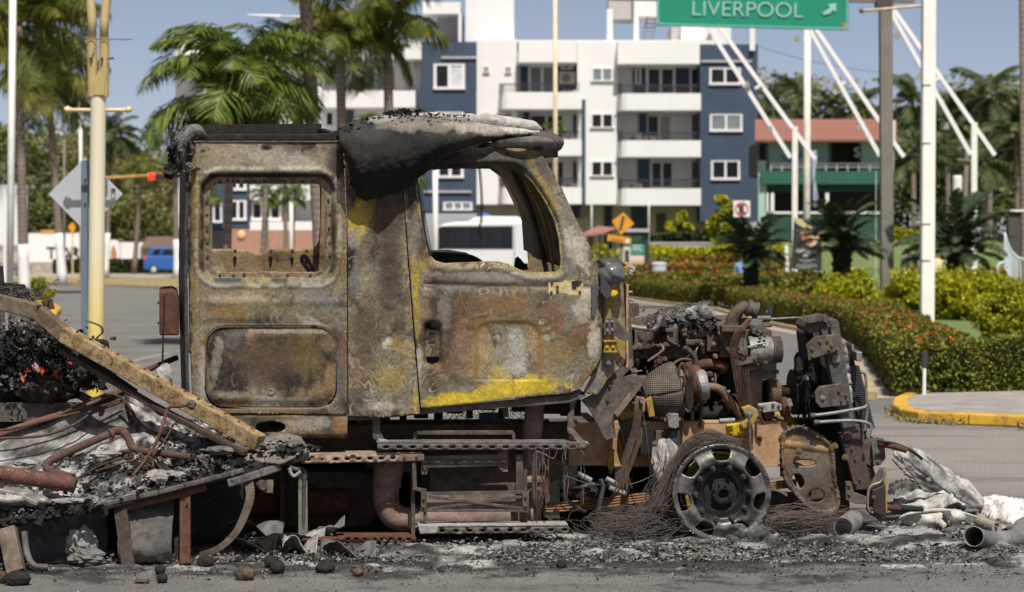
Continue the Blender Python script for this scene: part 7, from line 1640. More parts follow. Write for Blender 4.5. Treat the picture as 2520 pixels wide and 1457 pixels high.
# ---------------------------------------------------------------- radiator pack and its frame
RX=.35
tp('radiator_post',[(1984,800),(1996,796),(2072,1200),(2050,1206),(2014,1100)],RX+.35,RX+.45,B_char,.006)
tp('radiator_core',[(2052,850),(2096,846),(2135,1060),(2120,1130),(2094,1150),(2070,1000)],RX+.12,RX+1.1,B_char,.01)
tp('radiator_side_channel',[(2020,806),(2066,800),(2074,850),(2108,1060),(2078,1066),(2046,930)],RX,RX+.08,mburnt('blue_grey_channel',[(.3,(.03,.028,.026)),(.5,(.075,.08,.08)),(.65,(.12,.125,.125)),(.8,(.16,.12,.09))],9,'9a948a',.05),.006)
tp('radiator_lower_channel',[(2068,1066),(2112,1056),(2146,1196),(2130,1206),(2104,1206)],RX,RX+.08,mburnt('brown_channel',[(.3,(.03,.022,.018)),(.5,(.07,.05,.042)),(.7,(.11,.085,.07))],7,'9a948a',.05),.006)
tp('radiator_top_bar',[(1982,806),(1990,790),(2060,786),(2068,800),(2030,816),(1990,820)],RX+.02,RX+.3,B_steel,.006); tp('top_lever',[(1960,782),(2020,772),(2036,778),(2030,790),(1990,796)],RX-.02,RX+.02,B_steel,.004); MB().lathe(T(2030,783,RX),-TN,[(.024,-.03),(.024,.03),(.012,.03)],14).build('lever_eye',B_steel,TR); tp('latch_arm',[(2042,790),(2052,784),(2058,800),(2062,832),(2048,834)],RX-.04,RX-.02,B_steel,.003)
tp('gusset_plate',[(1984,850),(2008,828),(2066,822),(2068,862),(2026,874),(1990,888)],RX-.05,RX-.02,B_steel,.004); bolts(TR,[(1998,858,RX-.05),(1999,876,RX-.05),(2036,838,RX-.05),(2046,850,RX-.05),(2040,860,RX-.05),(2060,860,RX-.05),(2018,840,RX-.05)],B_boltm,.013,name='gusset_bolt')
tp('gusset_plate',[(2006,968),(2016,952),(2070,944),(2096,984),(2096,996),(2020,1004),(2008,990)],RX-.05,RX-.02,B_steel,.004); bolts(TR,[(2024,979,RX-.05)],B_alu,.018); bolts(TR,[(2064,962,RX-.05),(2082,972,RX-.05),(2070,986,RX-.05),(2086,986,RX-.05)],B_steel,.010)
bolts(TR,[(2058,884,RX-.01)],B_alu,.026,name='washer_bolt'); bolts(TR,[(2086,1072,RX-.01)],B_steel,.028,name='washer_bolt')
# condenser core: separate fins beside the torn edge
fn=None
for i in range(34):
 s=i/33; u0=2082+38*s; v=902+150*s; w_=34-10*abs(s-.4)
 c=T(u0,v,RX+.1)
 if fn is None: fn=MB().tprism([(u0,v),(u0+34,v-.8),(u0+34,v+1.8),(u0,v+2.6)],RX+.1,RX+.2).build('radiator_fin',mplain('dark_fin',(.05,.055,.06),.5,.2,12),TR); f0=c
 else:
  o_=fn.copy(); COL.objects.link(o_); o_.parent=TR; o_.location=fn.location+(c-f0); o_.scale=(w_/34,1,1); 
  o_.location.x += (1-w_/34)*(WORLD_AT[TR.name].x*0+(f0.x-WORLD_AT[TR.name].x)) if False else 0; o_.scale=(1,1,1)
rf_=smooth_poly([(2072,846),(2100,842),(2124,860),(2132,920),(2140,1000),(2136,1040),(2128,1010),(2124,960),(2112,935),(2104,905),(2090,900),(2082,880)],1)
build_panel('torn_tank_side',mvc('grey_torn_plastic',.7,.08),TR,rf_,[],4,lambda U,V: RX+.02+.05*fbm(U/14,V/14,5,3),burnt_colour([(.3,(.10,.098,.095)),(.5,(.22,.215,.21)),(.7,(.36,.35,.34))],[],13,0,1.6,.1),.02)
tb('end_tank',2108,866,2122,890,RX-.02,RX+.1,B_alu,.006); ttube('condenser_pipe',[(2118,915,RX),(2130,925,RX),(2132,980,RX),(2134,1010,RX),(2128,1060,RX)],4,B_alu,8)
ttube('cooler_pipe',[(1996,1023,RX-.08),(2040,1018,RX-.08),(2090,1010,RX-.08),(2126,1003,RX-.08),(2134,996,RX-.08)],4.6,B_alu,10); ttube('cooler_pipe',[(2006,1040,RX-.08),(2060,1036,RX-.08),(2110,1036,RX-.08),(2136,1042,RX-.08),(2144,1052,RX-.08),(2140,1066,RX-.08),(2136,1078,RX-.08)],4.6,B_alu,10); ttube('pipe_end',[(1994,1023,RX-.08),(2006,1022,RX-.08)],6.5,B_steel,10); ttube('pipe_end',[(2003,1040,RX-.08),(2016,1039,RX-.08)],6.5,B_steel,10)
tp('ribbed_core',[(2100,1046),(2124,1042),(2128,1090),(2112,1094)],RX+.1,RX+.4,B_steel,.004); MB().blob(T(2000,905,RX+.2),(.05,.06,.12),.4,4,17,14,14).build('ash_clot',B_char,TR); MB().blob(T(2030,880,RX+.12),(.03,.03,.06),.4,4,19,12,12).build('ash_clot',B_ash,TR)
bolts(TR,[(2096,1104,RX),(2104,1130,RX),(2116,1180,RX),(2106,1190,RX)],B_iron,.009); MB().lathe(T(2084,1088,RX-.002),-TN,[(.035,0),(.033,.002)],16).build('channel_hole',M_dark,TR)
# bumper bracket cluster at the nose
tp('bumper_bracket',[(2118,1092),(2160,1080),(2164,1130),(2150,1150),(2124,1140)],.4,.6,mburnt('bracket_brown',[(.3,(.035,.024,.018)),(.5,(.085,.055,.042)),(.7,(.13,.09,.07))],9,'9a948a',.05),.006); tp('bumper_plate',[(2146,1094),(2160,1076),(2176,1080),(2180,1128),(2166,1146),(2150,1146)],.36,.39,B_greyash,.004); bolts(TR,[(2168,1096,.36),(2166,1116,.36),(2160,1136,.36)],B_boltm,.014)
tp('tow_hook_plate',[(2136,1205),(2152,1178),(2172,1150),(2182,1156),(2180,1276),(2170,1280),(2146,1270),(2134,1256)],.3,.34,B_steel,.008); tp('bumper_end',[(2146,1206),(2180,1190),(2182,1276),(2150,1262)],.2,.3,mplain('brown_black_steel',(.032,.024,.022),.45,.25,6),.01); ttube('tow_bracket_edge',[(2176,1160,.2),(2168,1185,.2),(2140,1200,.2),(2136,1250,.2),(2148,1262,.2)],3.5,B_alu,8)
tp('yellow_side_strip',[(2174,1158),(2182,1156),(2184,1260),(2178,1262)],.28,.30,B_ochre,.003); ttube('front_tie_bar',[(2108,1120,.5),(2150,1104,.4),(2190,1092,.4)],5,B_steel,8); ttube('front_tie_bar',[(2150,1090,.4),(2196,1098,.3),(2230,1108,.3)],8,B_rust,10); tb('nose_block',2100,1120,2150,1190,.6,.9,B_char,.01); MB().blob(T(2120,1176,.5),(.09,.12,.12),.35,3,4,16,12).build('ash_clot',B_char,TR)
ttube('cross_tube',[(2180,1249,.3),(2200,1250,.3),(2215,1251,.3)],8,B_rust,12); ttube('cross_tube_sleeve',[(2214,1250,.3),(2250,1252,.3),(2272,1254,.3)],[9,8,5],B_char,12)
bolts(TR,[(2144,1252,.2),(2150,1224,.2)],B_boltm,.012); ttube('air_line',[(2160,1086,.3),(2200,1092,.3),(2240,1108,.3),(2270,1130,.3)],4,B_char,8)
# ================================================================ BURNT TRAILER WRECK AT LEFT
wreck=thing('burnt_trailer','collapsed burnt trailer at left with a slanting ochre beam, rusty pipes and ash','trailer',Vector((P(200,1400,14.2).x,14.2,0)))
M_beam=mburnt('blistered_cream_beam',[(.30,(.05,.032,.017)),(.42,(.15,.098,.045)),(.52,(.27,.195,.095)),(.62,(.36,.29,.17)),(.78,(.44,.39,.28))],13,'20150c',.17,42,.75)
def wbar(name,pts,w,h,mat,**k):
 m=MB()
 for a,b in zip(pts[:-1],pts[1:]): m.bar(P(*a),P(*b),w,h)
 return m.build(name,mat,wreck,bevel=.008,**k)
def wtube(name,pts,r,mat,seg=12):
 c=curve(pts,6); rr_=np.interp(np.linspace(0,1,len(c)),np.linspace(0,1,len(r)),r) if isinstance(r,(list,tuple)) else [r]*len(c)
 return MB().tube([P(*p) for p in c],[float(x)*14.3/FPX for x in rr_],seg).build(name,mat,wreck,smooth=True,auto=45)
wbar('main_beam',[(158,822,14.95),(640,1090,14.25)],.085,.098,M_beam)
wbar('bent_beam',[(-60,728,15.1),(95,768,15.0),(160,824,14.95)],.08,.095,mburnt('sooty_beam',[(.3,(.03,.024,.018)),(.5,(.12,.09,.06)),(.7,(.25,.21,.15))],9,'2a1c10',.1,34))
wbar('lower_rail',[(150,862,15.0),(375,996,14.65),(604,1116,14.2)],.05,.035,mburnt('dark_red_rail',[(.3,(.018,.013,.011)),(.5,(.048,.030,.023)),(.7,(.10,.055,.038))],9)); wbar('lower_rail',[(205,882,14.95),(330,968,14.75)],.06,.05,B_char)
wbar('rivet_strip',[(160,846,14.96),(640,1112,14.24)],.03,.014,B_steel)
bv=None
for i in range(14):
 s=i/13; c=P(190+430*s,838+240*s-20,14.9-.62*s)
 if bv is None: bv=MB().lathe(c,(0,0,1),[(.010,0),(.010,.008),(.004,.012)],8).build('beam_rivet',B_rust,wreck); b0=c
 else: o_=bv.copy(); COL.objects.link(o_); o_.parent=wreck; o_.location=bv.location+(c-b0)
# tilted side panels deep in ash
def edge(pts,s):
 xs=np.linspace(0,1,len(pts)); return [float(np.interp(s,xs,[p[i] for p in pts])) for i in range(3)]
def patch(name,bot,top,nu,nv,amp,fr,mat,solid=.01,curve_=.0,col=None,seed=0):
 V=[]; U2=[]
 for j in range(nv+1):
  for i in range(nu+1):
   a=P(*edge(bot,i/nu)); b=P(*edge(top,i/nu)); t_=j/nv; p=a.lerp(b,t_)+Vector((0,curve_*math.sin(math.pi*t_),-abs(curve_)*.5*math.sin(math.pi*t_)))
   V.append(p); U2.append((i/nu,t_))
 V=np.array(V); U2=np.array(U2); q=fbm(U2[:,0]*fr,U2[:,1]*fr*.6,seed,5,.6)-.5; V[:,2] += amp*q; V[:,1] += amp*.7*(fbm(U2[:,0]*fr+9,U2[:,1]*fr*.6,seed+3,4)-.5)
 k=nu+1; Fq=[(j*k+i,j*k+i+1,(j+1)*k+i+1,(j+1)*k+i) for j in range(nv) for i in range(nu)]
 cc=col(U2[:,0],U2[:,1]) if col else None
 o_=obj(name,npmesh(name,V,Fq,cc),mat,wreck,None,True)
 if solid: m_=o_.modifiers.new('s','SOLIDIFY'); m_.thickness=solid; m_.offset=-1
 return o_
M_ashvc=mvc('ash_covered_sheet',.95,.08,'2a2826',.9,55)
def col_ash(seed,stops,sx=7,sy=4):
 def fn(a,b):
  n=fbm(a*sx,b*sy,seed,6,.62); n=(n-.5)*1.7+.5; c=interp3(n,stops); g=fbm(a*60,b*30,seed+3,3); return c*(.6+.8*g[:,None])
 return fn
S_wall=[(.2,(.035,.034,.032)),(.4,(.105,.103,.10)),(.55,(.16,.158,.153)),(.7,(.215,.21,.204)),(.85,(.34,.332,.32))]
S_floor=[(.22,(.010,.0095,.009)),(.42,(.030,.029,.028)),(.52,(.10,.098,.095)),(.64,(.20,.196,.188)),(.80,(.34,.332,.32))]
patch('sheet_wall',[(-80,1190,14.6),(150,1130,14.75),(352,1062,14.8)],[(-80,1090,15.1),(110,1040,15.2),(312,962,15.25)],60,24,.022,8,M_ashvc,.012,.10,col_ash(4,S_wall))
patch('collapsed_floor',[(-80,1296,13.85),(180,1252,13.95),(380,1208,14.05),(600,1150,14.2),(752,1116,14.3)],[(-80,1190,14.6),(180,1125,14.72),(352,1062,14.78),(480,1072,14.7),(640,1084,14.5)],130,40,.055,26,M_ashvc,.02,0,col_ash(14,S_floor,22,8),5)
patch('ash_shoulder',[(340,1075,14.78),(480,1090,14.65),(640,1108,14.4)],[(305,962,15.2),(440,1020,14.85),(630,1100,14.35)],50,20,.07,12,M_ashvc,.02,0,col_ash(24,[(.25,(.03,.028,.027)),(.45,(.12,.118,.115)),(.6,(.26,.255,.25)),(.78,(.42,.41,.40))],12,6),9)
patch('tip_plate',[(600,1128,14.2),(690,1140,14.15),(762,1108,14.3)],[(640,1078,14.45),(690,1062,14.5),(740,1072,14.5)],20,12,.03,6,mburnt('scorched_plate',[(.3,(.04,.036,.032)),(.5,(.12,.11,.10)),(.65,(.21,.17,.13)),(.8,(.30,.29,.27))],9,'9a948a',.06),.015,0,None,4)
wbar('top_rust_rail',[(-70,1088,15.08),(140,1022,15.2),(310,955,15.25)],.06,.035,mburnt('pinkish_rust',[(.3,(.06,.038,.03)),(.5,(.15,.085,.065)),(.7,(.24,.15,.125))],8,'8e8880',.08))
wbar('front_edge_beam',[(-80,1300,13.84),(240,1249,13.94),(390,1213,14.02),(600,1158,14.16),(760,1122,14.28)],.05,.045,B_char); wbar('front_edge_lip',[(180,1257,13.9),(390,1212,13.99),(600,1157,14.13)],.02,.03,B_steel)
wbar('rust_channel',[(300,1243,14.0),(505,1192,14.12)],.05,.075,B_rust); wbar('outrigger',[(560,1190,14.1),(640,1165,14.16),(690,1148,14.2)],.03,.045,B_greyash)
def leg(name,pts,w,mat): m=MB(); m.bar(P(*pts[0]),P(*pts[1]),w,w*.7,(0,1,0)); return m.build(name,mat,wreck,bevel=.005)
leg('leg',((456,1208,14.1),(456,1388,14.02)),.062,B_rust); leg('leg',((296,1245,14.0),(318,1402,13.95)),.075,mburnt('dark_leg',[(.3,(.02,.016,.014)),(.5,(.055,.04,.034)),(.7,(.11,.075,.06))],8,'9a948a',.08)); leg('leg',((18,1300,13.8),(40,1408,13.72)),.10,mburnt('tan_leg',[(.3,(.04,.03,.022)),(.5,(.13,.10,.075)),(.7,(.24,.19,.15))],8,'9a948a',.08)); leg('rear_leg',((438,1225,14.25),(440,1380,14.2)),.05,B_char)
bolts(wreck,[],None); q=MB()
for v in (1240,1280,1320,1356): q.lathe(P(460,v,14.05),(0,-1,0),[(.008,0),(.008,.003)],10)
q.build('leg_holes',M_dark,wreck)['kind']='stuff'
wtube('curved_edge',[(60,1310,13.85),(66,1360,13.78),(84,1392,13.72),(118,1396,13.72)],8,B_greyash,8)
patch('hanging_sheet',[(300,1392,14.05),(365,1380,14.0),(428,1388,14.1)],[(296,1238,14.1),(365,1226,14.15),(432,1210,14.2)],24,24,.05,4,mburnt('sooty_grey_sheet',[(.3,(.025,.024,.022)),(.5,(.075,.072,.066)),(.7,(.16,.15,.135))],6,'9a948a',.09),.01,-.12,None,7)
patch('hanging_sheet',[(60,1380,14.1),(160,1392,14.0),(255,1380,14.1)],[(40,1290,14.1),(160,1262,14.05),(260,1246,14.15)],24,20,.08,5,mburnt('blue_grey_ash_sheet',[(.3,(.03,.033,.034)),(.5,(.085,.092,.094)),(.7,(.20,.205,.205))],5,'b5b2aa',.07),.01,.1,None,8)
MB().blob(P(200,1340,14.0),(.09,.07,.09),.45,3,5,20,14).build('ash_cloth',B_ash,wreck); MB().blob(P(215,1370,13.95),(.10,.08,.05),.5,4,9,20,14).build('ash_cloth',B_greyash,wreck)
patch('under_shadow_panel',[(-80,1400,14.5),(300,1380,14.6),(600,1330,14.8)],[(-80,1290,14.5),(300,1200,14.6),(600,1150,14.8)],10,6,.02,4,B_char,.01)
st_=MB(); cpts=curve([(612,1186,14.15),(616,1220,14.12),(604,1262,14.1),(580,1310,14.05),(540,1348,14.0),(492,1366,13.98)],5)
for i,(a,b) in enumerate(zip(cpts[:-1],cpts[1:])): st_.bar(P(*a),P(*b),.055-.001*i,.008,(0,1,.2))
st_.build('bent_strap',mburnt('brown_strap',[(.3,(.03,.024,.018)),(.5,(.085,.065,.048)),(.7,(.15,.12,.09))],8,'8a8278',.03),wreck); tb_=MB().bar(P(662,1180,14.2),P(660,1212,14.2),.055,.03).build('mount_tab',mburnt('pale_tab',[(.3,(.06,.05,.035)),(.6,(.19,.17,.12))],9),wreck); MB().tube([P(636,1190,14.2),P(648,1194,14.15)],.03,12).build('stub_tube',B_steel,wreck)
wtube('thick_pipe',[(-70,1160,13.98),(0,1166,13.98),(90,1178,13.98),(165,1190,13.98),(186,1194,13.98)],[20,20,20,20,15],mburnt('scaly_red_pipe',[(.3,(.035,.02,.016)),(.45,(.075,.035,.026)),(.6,(.125,.053,.039)),(.78,(.18,.10,.082))],7,'8e8a84',.13,34),18)
M_rpipe=mburnt('rusty_bent_pipe',[(.3,(.028,.020,.017)),(.48,(.066,.038,.031)),(.62,(.105,.060,.048)),(.78,(.20,.15,.125))],10,'8e8880',.05)
wtube('bent_pipe',[(180,1176,14.0),(150,1168,14.05),(122,1160,14.1),(114,1148,14.12),(124,1134,14.14),(160,1116,14.2),(255,1074,14.4),(284,1061,14.45),(302,1062,14.45),(316,1080,14.42),(326,1100,14.38),(350,1110,14.35),(400,1116,14.3),(470,1125,14.25)],[10,10,10,10,10,10,10,11,11,10,10,10,9.5,8.5],M_rpipe,14)
MB().lathe(P(272,1068,14.42),(P(284,1062,14.45)-P(255,1075,14.4)),[(.026,-.012),(.033,-.01),(.033,.01),(.026,.012)],14).build('pipe_clamp',B_rust,wreck); MB().slab(268,1076,276,1088,14.4,14.43).build('clamp_tab',B_rust,wreck)
for i,pts in enumerate((((-60,1062,15.0),(32,1055,15.0),(130,1030,15.05),(236,1004,15.1),(302,982,15.15)),((-60,1082,14.9),(0,1079,14.9),(107,1072,14.95),(180,1046,15.0),(225,1018,15.05),(300,988,15.1)),((294,976,15.1),(318,1000,15.0),(343,1041,14.8),(386,1073,14.7),(420,1096,14.5)),((150,1020,15.1),(220,985,15.15),(270,970,15.2),(292,976,15.2)),((200,1172,14.2),(260,1140,14.3),(330,1124,14.35)),((235,1160,14.2),(300,1140,14.3),(345,1128,14.33)))):
 wtube('copper_tube',pts,(3.4,3.6,4.0,3.6,2.6,2.6)[i],B_copper,8)
wtube('bent_rod',[(470,996,14.3),(440,1000,14.3),(420,1001,14.3),(410,1012,14.3),(402,1040,14.25),(376,1105,14.15),(326,1172,14.05)],4.2,B_rust,8); wtube('bent_rod',[(430,1040,14.4),(404,1086,14.3),(380,1112,14.25),(376,1150,14.1)],2.4,B_rust,6); MB().blob(P(472,996,14.28),.03,.25,3,4,10,8).build('rod_knob',B_steel,wreck)
for i in range(9):
 a=random.Random(700+i); u=335+a.random()*60; wtube('thin_rod',[(u,1110+a.random()*20,14.3),(u+24+20*a.random(),1140+a.random()*24,14.2)],1.6,B_copper if i % 2 else B_steel,5)
# white melted pieces and scraps on the floor
for i,(u,v,Y,rx,ry,rz,mt) in enumerate(((30,1222,13.95,.13,.1,.05,'alu'),(90,1232,13.92,.08,.06,.03,'alu'),(180,1232,13.95,.12,.05,.015,'ash'),(390,1172,14.1,.07,.05,.035,'ash'),(430,1168,14.12,.09,.06,.02,'ash'),(60,1140,14.5,.07,.05,.02,'ash'),(250,1118,14.35,.10,.07,.02,'ash'),(560,1108,14.3,.12,.08,.03,'gash'),(610,1098,14.3,.10,.07,.03,'gash'))):
 MB().blob(P(u,v,Y),(rx,ry,rz),.45,3,i,18,10).build('melted_lump',{'alu': B_alu,'ash': B_ash,'gash': B_greyash}[mt],wreck,smooth=(mt=='alu'))
wbar('bent_profile',[(-60,1198,13.9),(40,1215,13.9),(95,1240,13.88)],.04,.03,B_alu)
for mname,mat,n0,cnt,sz in (('char_flakes',B_char,0,70,.019),('ash_flakes',B_ash,500,60,.011),('ash_flakes',B_greyash,900,110,.014)):
 m=MB(); r_=random.Random(n0+1)
 for i in range(cnt):
  s=r_.random(); t_=r_.random()**1.6; a=edge([(-60,1288,13.85),(380,1204,14.05),(600,1146,14.2),(750,1112,14.3)],s); b=edge([(-60,1190,14.6),(300,1090,14.75),(480,1072,14.7),(640,1084,14.5)],s)
  crumple(m,(P(*a).lerp(P(*b),t_)+Vector((0,0,.01)),(.06,.04,.012)),9,sz,n0+i,.4)
 m.build(mname,mat,wreck)['kind']='stuff'
m=MB(); r_=random.Random(77)
for i in range(22):
 s=r_.random(); a=edge([(420,1190,14.1),(600,1146,14.2),(760,1108,14.3)],s); crumple(m,(P(*a),(.03,.03,.02)),8,.028,1300+i,.8)
for i in range(14): crumple(m,(P(20+i*18,1292-i*3,13.85),(.04,.02,.025)),9,.03,1340+i,.8)
m.build('char_flakes',B_char,wreck)['kind']='stuff'
# ---- charred load: heap with red wrappers, frame plates behind
heap=thing('charred_load','charred heap of goods with red and orange wrappers behind the slanting beam','debris heap',Vector((P(110,900,15.3).x,15.3,.9)))
HB=mburnt('charred_goods',[(.3,(.007,.007,.007)),(.5,(.024,.021,.018)),(.64,(.085,.072,.055)),(.8,(.20,.19,.17))],13,'8e8a84',.05,40,.9,bstr=1)
for i,(u,v,Y,rx,rz) in enumerate(((60,900,15.5,.24,.17),(150,880,15.5,.20,.15),(210,920,15.4,.12,.10),(0,940,15.6,.2,.2),(120,955,15.4,.22,.10),(100,830,15.6,.18,.09))): MB().blob(P(u,v,Y),(rx,.2,rz),.4,3.2,i+3,26,18).build('charred_mass',HB,heap)
for mname,mat,n0,n,sz in (('char_flakes',B_char,3000,70,.019),('ash_flakes',B_greyash,3100,60,.014),('ash_flakes',B_ash,3200,18,.010)):
 m=MB(); r_=random.Random(n0)
 for i in range(n):
  u=r_.uniform(-20,245); v=r_.uniform(max(800,800+(u-100)*.5),965); crumple(m,(P(u,v,15.28),(.06,.05,.04)),14,sz,n0+i,.9)
 m.build(mname,mat,heap)['kind']='stuff'
M_redw=mplain('red_orange_wrapper',(.36,.050,.016),.35,.6,26,spec=.6); M_purw=mplain('purple_wrapper',(.07,.045,.11),.35,.3,12); M_pinkw=mplain('pink_wrapper',(.38,.20,.22),.4,.3,12)
for i,(u,v,s,mt) in enumerate(((56,934,.024,M_redw),(104,914,.018,M_redw),(135,922,.024,M_redw),(168,897,.016,M_redw),(70,915,.014,M_redw),(178,955,.012,M_redw),(88,905,.026,M_pinkw),(150,815,.03,M_purw),(128,822,.026,M_purw),(165,838,.026,M_purw))):
 crumple(MB(),(P(u,v,15.12),(.008,.01,.008)),5,s,4000+i,1.2).build('wrapper',mt,heap)
a_=P(-40,1000,15.35); b_=P(225,1000,15.75); MB().box((a_.x,15.35,.0),(b_.x,15.75,.80)).build('load_bed',B_char,wreck,bevel=.01); MB().box((a_.x,15.3,.74),(b_.x,15.36,.86)).build('bed_rail',B_steel,wreck)
hp=thing('bent_frame_plates','sooty bent plates and wire at the far left edge above the charred load','wreckage',Vector((P(40,780,15.6).x,15.6,1.2)))
patch_o=wreck
def hplate(uvs,Y,mat): return MB().prism([P(u,v,Y) for u,v in uvs],(0,.02,0)).build('plate',mat,hp,bevel=.004)
hplate([(20,770),(140,790),(150,850),(90,870),(20,880)],15.7,mburnt('tan_grey_plate',[(.3,(.03,.027,.023)),(.5,(.12,.11,.095)),(.7,(.24,.22,.19))],6,'2a2420',.1,30)); hplate([(-40,690),(60,700),(78,735),(-40,730)],15.5,B_char); hplate([(100,742),(128,735),(134,760),(110,764)],15.4,B_rust); hplate([(-40,735),(10,745),(12,880),(-40,890)],15.75,B_steel); hplate([(6,955),(44,950),(44,1050),(0,1060)],15.6,B_char); hplate([(130,925),(240,985),(230,1000),(120,950)],15.35,B_steel)
MB().tube([P(0,655,15.4),P(3,690,15.4),P(1,730,15.4)],.02,8).build('post_stub',B_char,hp)
wr=MB(); r_=random.Random(15)
for i in range(40):
 u=r_.uniform(-10,110); pts=[(u,715+r_.random()*25,15.35)]
 for j in range(4): pts.append((pts[-1][0]+r_.gauss(0,12),pts[-1][1]+r_.gauss(0,9),15.35+r_.gauss(0,.03)))
 wr.tube([P(*p) for p in curve(pts,3)],.003,4)
wr.build('wire_tangle',B_greyash,hp)['kind']='stuff'
hs_=thing('scorched_handle','black tube handle with a curled scrap beside the yellow lamp post foot','wreckage',P(240,870,15.2))
MB().tube([P(*p) for p in curve([(220,880,15.1),(222,850,15.1),(236,842,15.1),(256,842,15.1),(262,852,15.1),(258,900,15.1),(250,960,15.1)],5)],.018,10).build('handle_tube',B_char,hs_,smooth=True)
m=MB(); cp2=curve([(214,790,15.2),(246,802,15.2),(252,818,15.2),(240,830,15.2),(228,852,15.2)],4)
for a,b in zip(cp2[:-1],cp2[1:]): m.bar(P(*a),P(*b),.05,.008,(0,0,1))
m.build('curled_scrap',B_steel,hs_)

# ================================================================ ROAD DEBRIS
def ash_bed():
 xs=np.arange(-3.35,3.6,.03); ys=np.arange(13.25,16.8,.04); X,Y=np.meshgrid(xs,ys)
 band=np.exp(-((Y-14.35-.12*X*.3)/.42)**2)*(1.0-.35*sstep(1.2,3.0,X))*(1-.8*np.exp(-((X-1.35)/.5)**2))*sstep(3.6,2.9,np.abs(X))+.55*sstep(14.4,14.9,Y)*sstep(3.3,2.6,np.abs(X))+.7*np.exp(-(((X-3.0)/.7)**2+((Y-15.4)/.6)**2))
 h=(fbm(X*3.1,Y*3.1,5,6,.62)-.47)*.20*band+(fbm(X*14,Y*14,8,4)-.5)*.035*band-.004
 zz=np.clip(h,-.01,.085); n=fbm(X*5,Y*6,21,5,.6); n=(n-.5)*1.8+.5
 lightb=np.clip(np.exp(-((Y-14.2)/.34)**2)*1.35*sstep(.25,.55,fbm(X*.9,Y*2,77,3)),0,1); c=interp3(n,[(.25,(.018,.0175,.017)),(.45,(.060,.058,.056)),(.58,(.14,.136,.13)),(.75,(.30,.293,.28))])
 n2_=(fbm(X*22,Y*16,27,4,.65)-.5)*1.3+n; c2=interp3(n2_,[(.15,(.02,.019,.018)),(.42,(.10,.097,.094)),(.58,(.19,.185,.177)),(.85,(.36,.352,.338))]); k=(lightb*.75)[...,None]; c=c*(1-k)+c2*k; c *= (.6+.8*fbm(X*30,Y*30,2,3))[...,None]
 V=np.stack([X,Y,zz],-1).reshape(-1,3); w_=X.shape[1]; idx=np.arange(V.shape[0]).reshape(X.shape); F4=np.stack([idx[:-1,:-1],idx[:-1,1:],idx[1:,1:],idx[1:,:-1]],-1).reshape(-1,4)
 keep=zz.reshape(-1)[F4].max(1)>.002; F4=F4[keep]; used=np.unique(F4); mp=-np.ones(len(V),int); mp[used]=np.arange(len(used))
 return npmesh('ash_bed',V[used],mp[F4],c.reshape(-1,3)[used])
tag(obj('ash_bed',ash_bed(),M_ashvc,None,None,True),None,None,None,'stuff')
def flakes(name,n,mat,seed,zone,size,lift=.006):
 r=np.random.default_rng(seed); pts=[]
 while len(pts)<n:
  x=r.uniform(-3.3,3.4); y=zone(r)
  if y is None: continue
  pts.append((x,y,lift+abs(r.normal())*.01))
 pts=np.array(pts); k=len(pts); a=r.normal(size=(k,3)); a[:,2] *= .25; a /= np.linalg.norm(a,axis=1,keepdims=True); b=r.normal(size=(k,3)); b[:,2] *= .5; b -= a*(a*b).sum(1,keepdims=True); b /= np.linalg.norm(b,axis=1,keepdims=True)
 s=size*np.exp(np.clip(r.normal(size=(k,1)),-2,1.6)*.55); A=a*s; B=b*s*r.uniform(.3,.9,(k,1)); nn=np.cross(a,b)*s*r.normal(size=(k,1))*.3
 V=np.stack([pts-A,pts+B*.8+nn,pts+A*.9,pts-B+nn*.5],1).reshape(-1,3); V[:,2]=np.maximum(V[:,2],.003)
 return tag(obj(name,npmesh(name,V,np.arange(4*k).reshape(k,4)),mat,None),None,None,None,'stuff')
flakes('ash_flakes',8000,B_ash,31,lambda r: 14.1+abs(r.normal())*.55,.0075); flakes('char_flakes',4500,B_char,32,lambda r: 14.15+r.normal()*.38,.007); flakes('ash_flakes',9000,B_greyash,33,lambda r: 14.15+abs(r.normal())*.6,.011)
flakes('char_flakes',260,B_char,34,lambda r: 13.9-abs(r.normal())*.5,.006,.002); flakes('ash_flakes',1500,B_ash,35,lambda r: 13.9-abs(r.normal())*.5,.0036,.003); flakes('char_flakes',1800,B_char,36,lambda r: 13.9-abs(r.normal())*.45,.0045,.002)
def lump(name,label,cat,u,v,r_px,mat,group=None,sq=(1,1,.9),seed=0,amp=.12):
 Y=gY(v); r=r_px*Y/FPX; c=P(u,v,Y); c.z=r*sq[2]*.93
 return tag(MB().blob(c,(r*sq[0],r*sq[1],r*sq[2]),amp,2.6,seed,20,14).build(name,mat,None,Vector((c.x,c.y,0)),smooth=True),label,cat,group)
B_fruit=mburnt('charred_fruit_skin',[(.3,(.007,.006,.006)),(.5,(.018,.015,.013)),(.7,(.045,.036,.028))],22,'6a655d',.05,90,.8,bstr=.8); B_fruitb=mburnt('scorched_brown_fruit',[(.3,(.02,.015,.010)),(.48,(.075,.053,.032)),(.62,(.17,.125,.075)),(.8,(.04,.03,.024))],16,'2a241c',.08,70)
fg_='charred fruits lying on the road'
lump('charred_fruit','lone round charred fruit on bare road below the door','fruit',1382,1400,12,B_fruit,fg_,seed=1); lump('charred_fruit','large charred fruit with a dull brown sheen between the strap and the rust rod','fruit',683,1412,19,B_fruit,fg_,seed=2,amp=.06); lump('charred_fruit','charred fruit tucked behind the large brown sheened one','fruit',666,1396,17,B_fruit,fg_,seed=3); lump('coconut','tan brown scorched coconut husk in front of the ash','coconut',604,1428,22,B_fruitb,None,(1.15,.9,.8),4,.2)
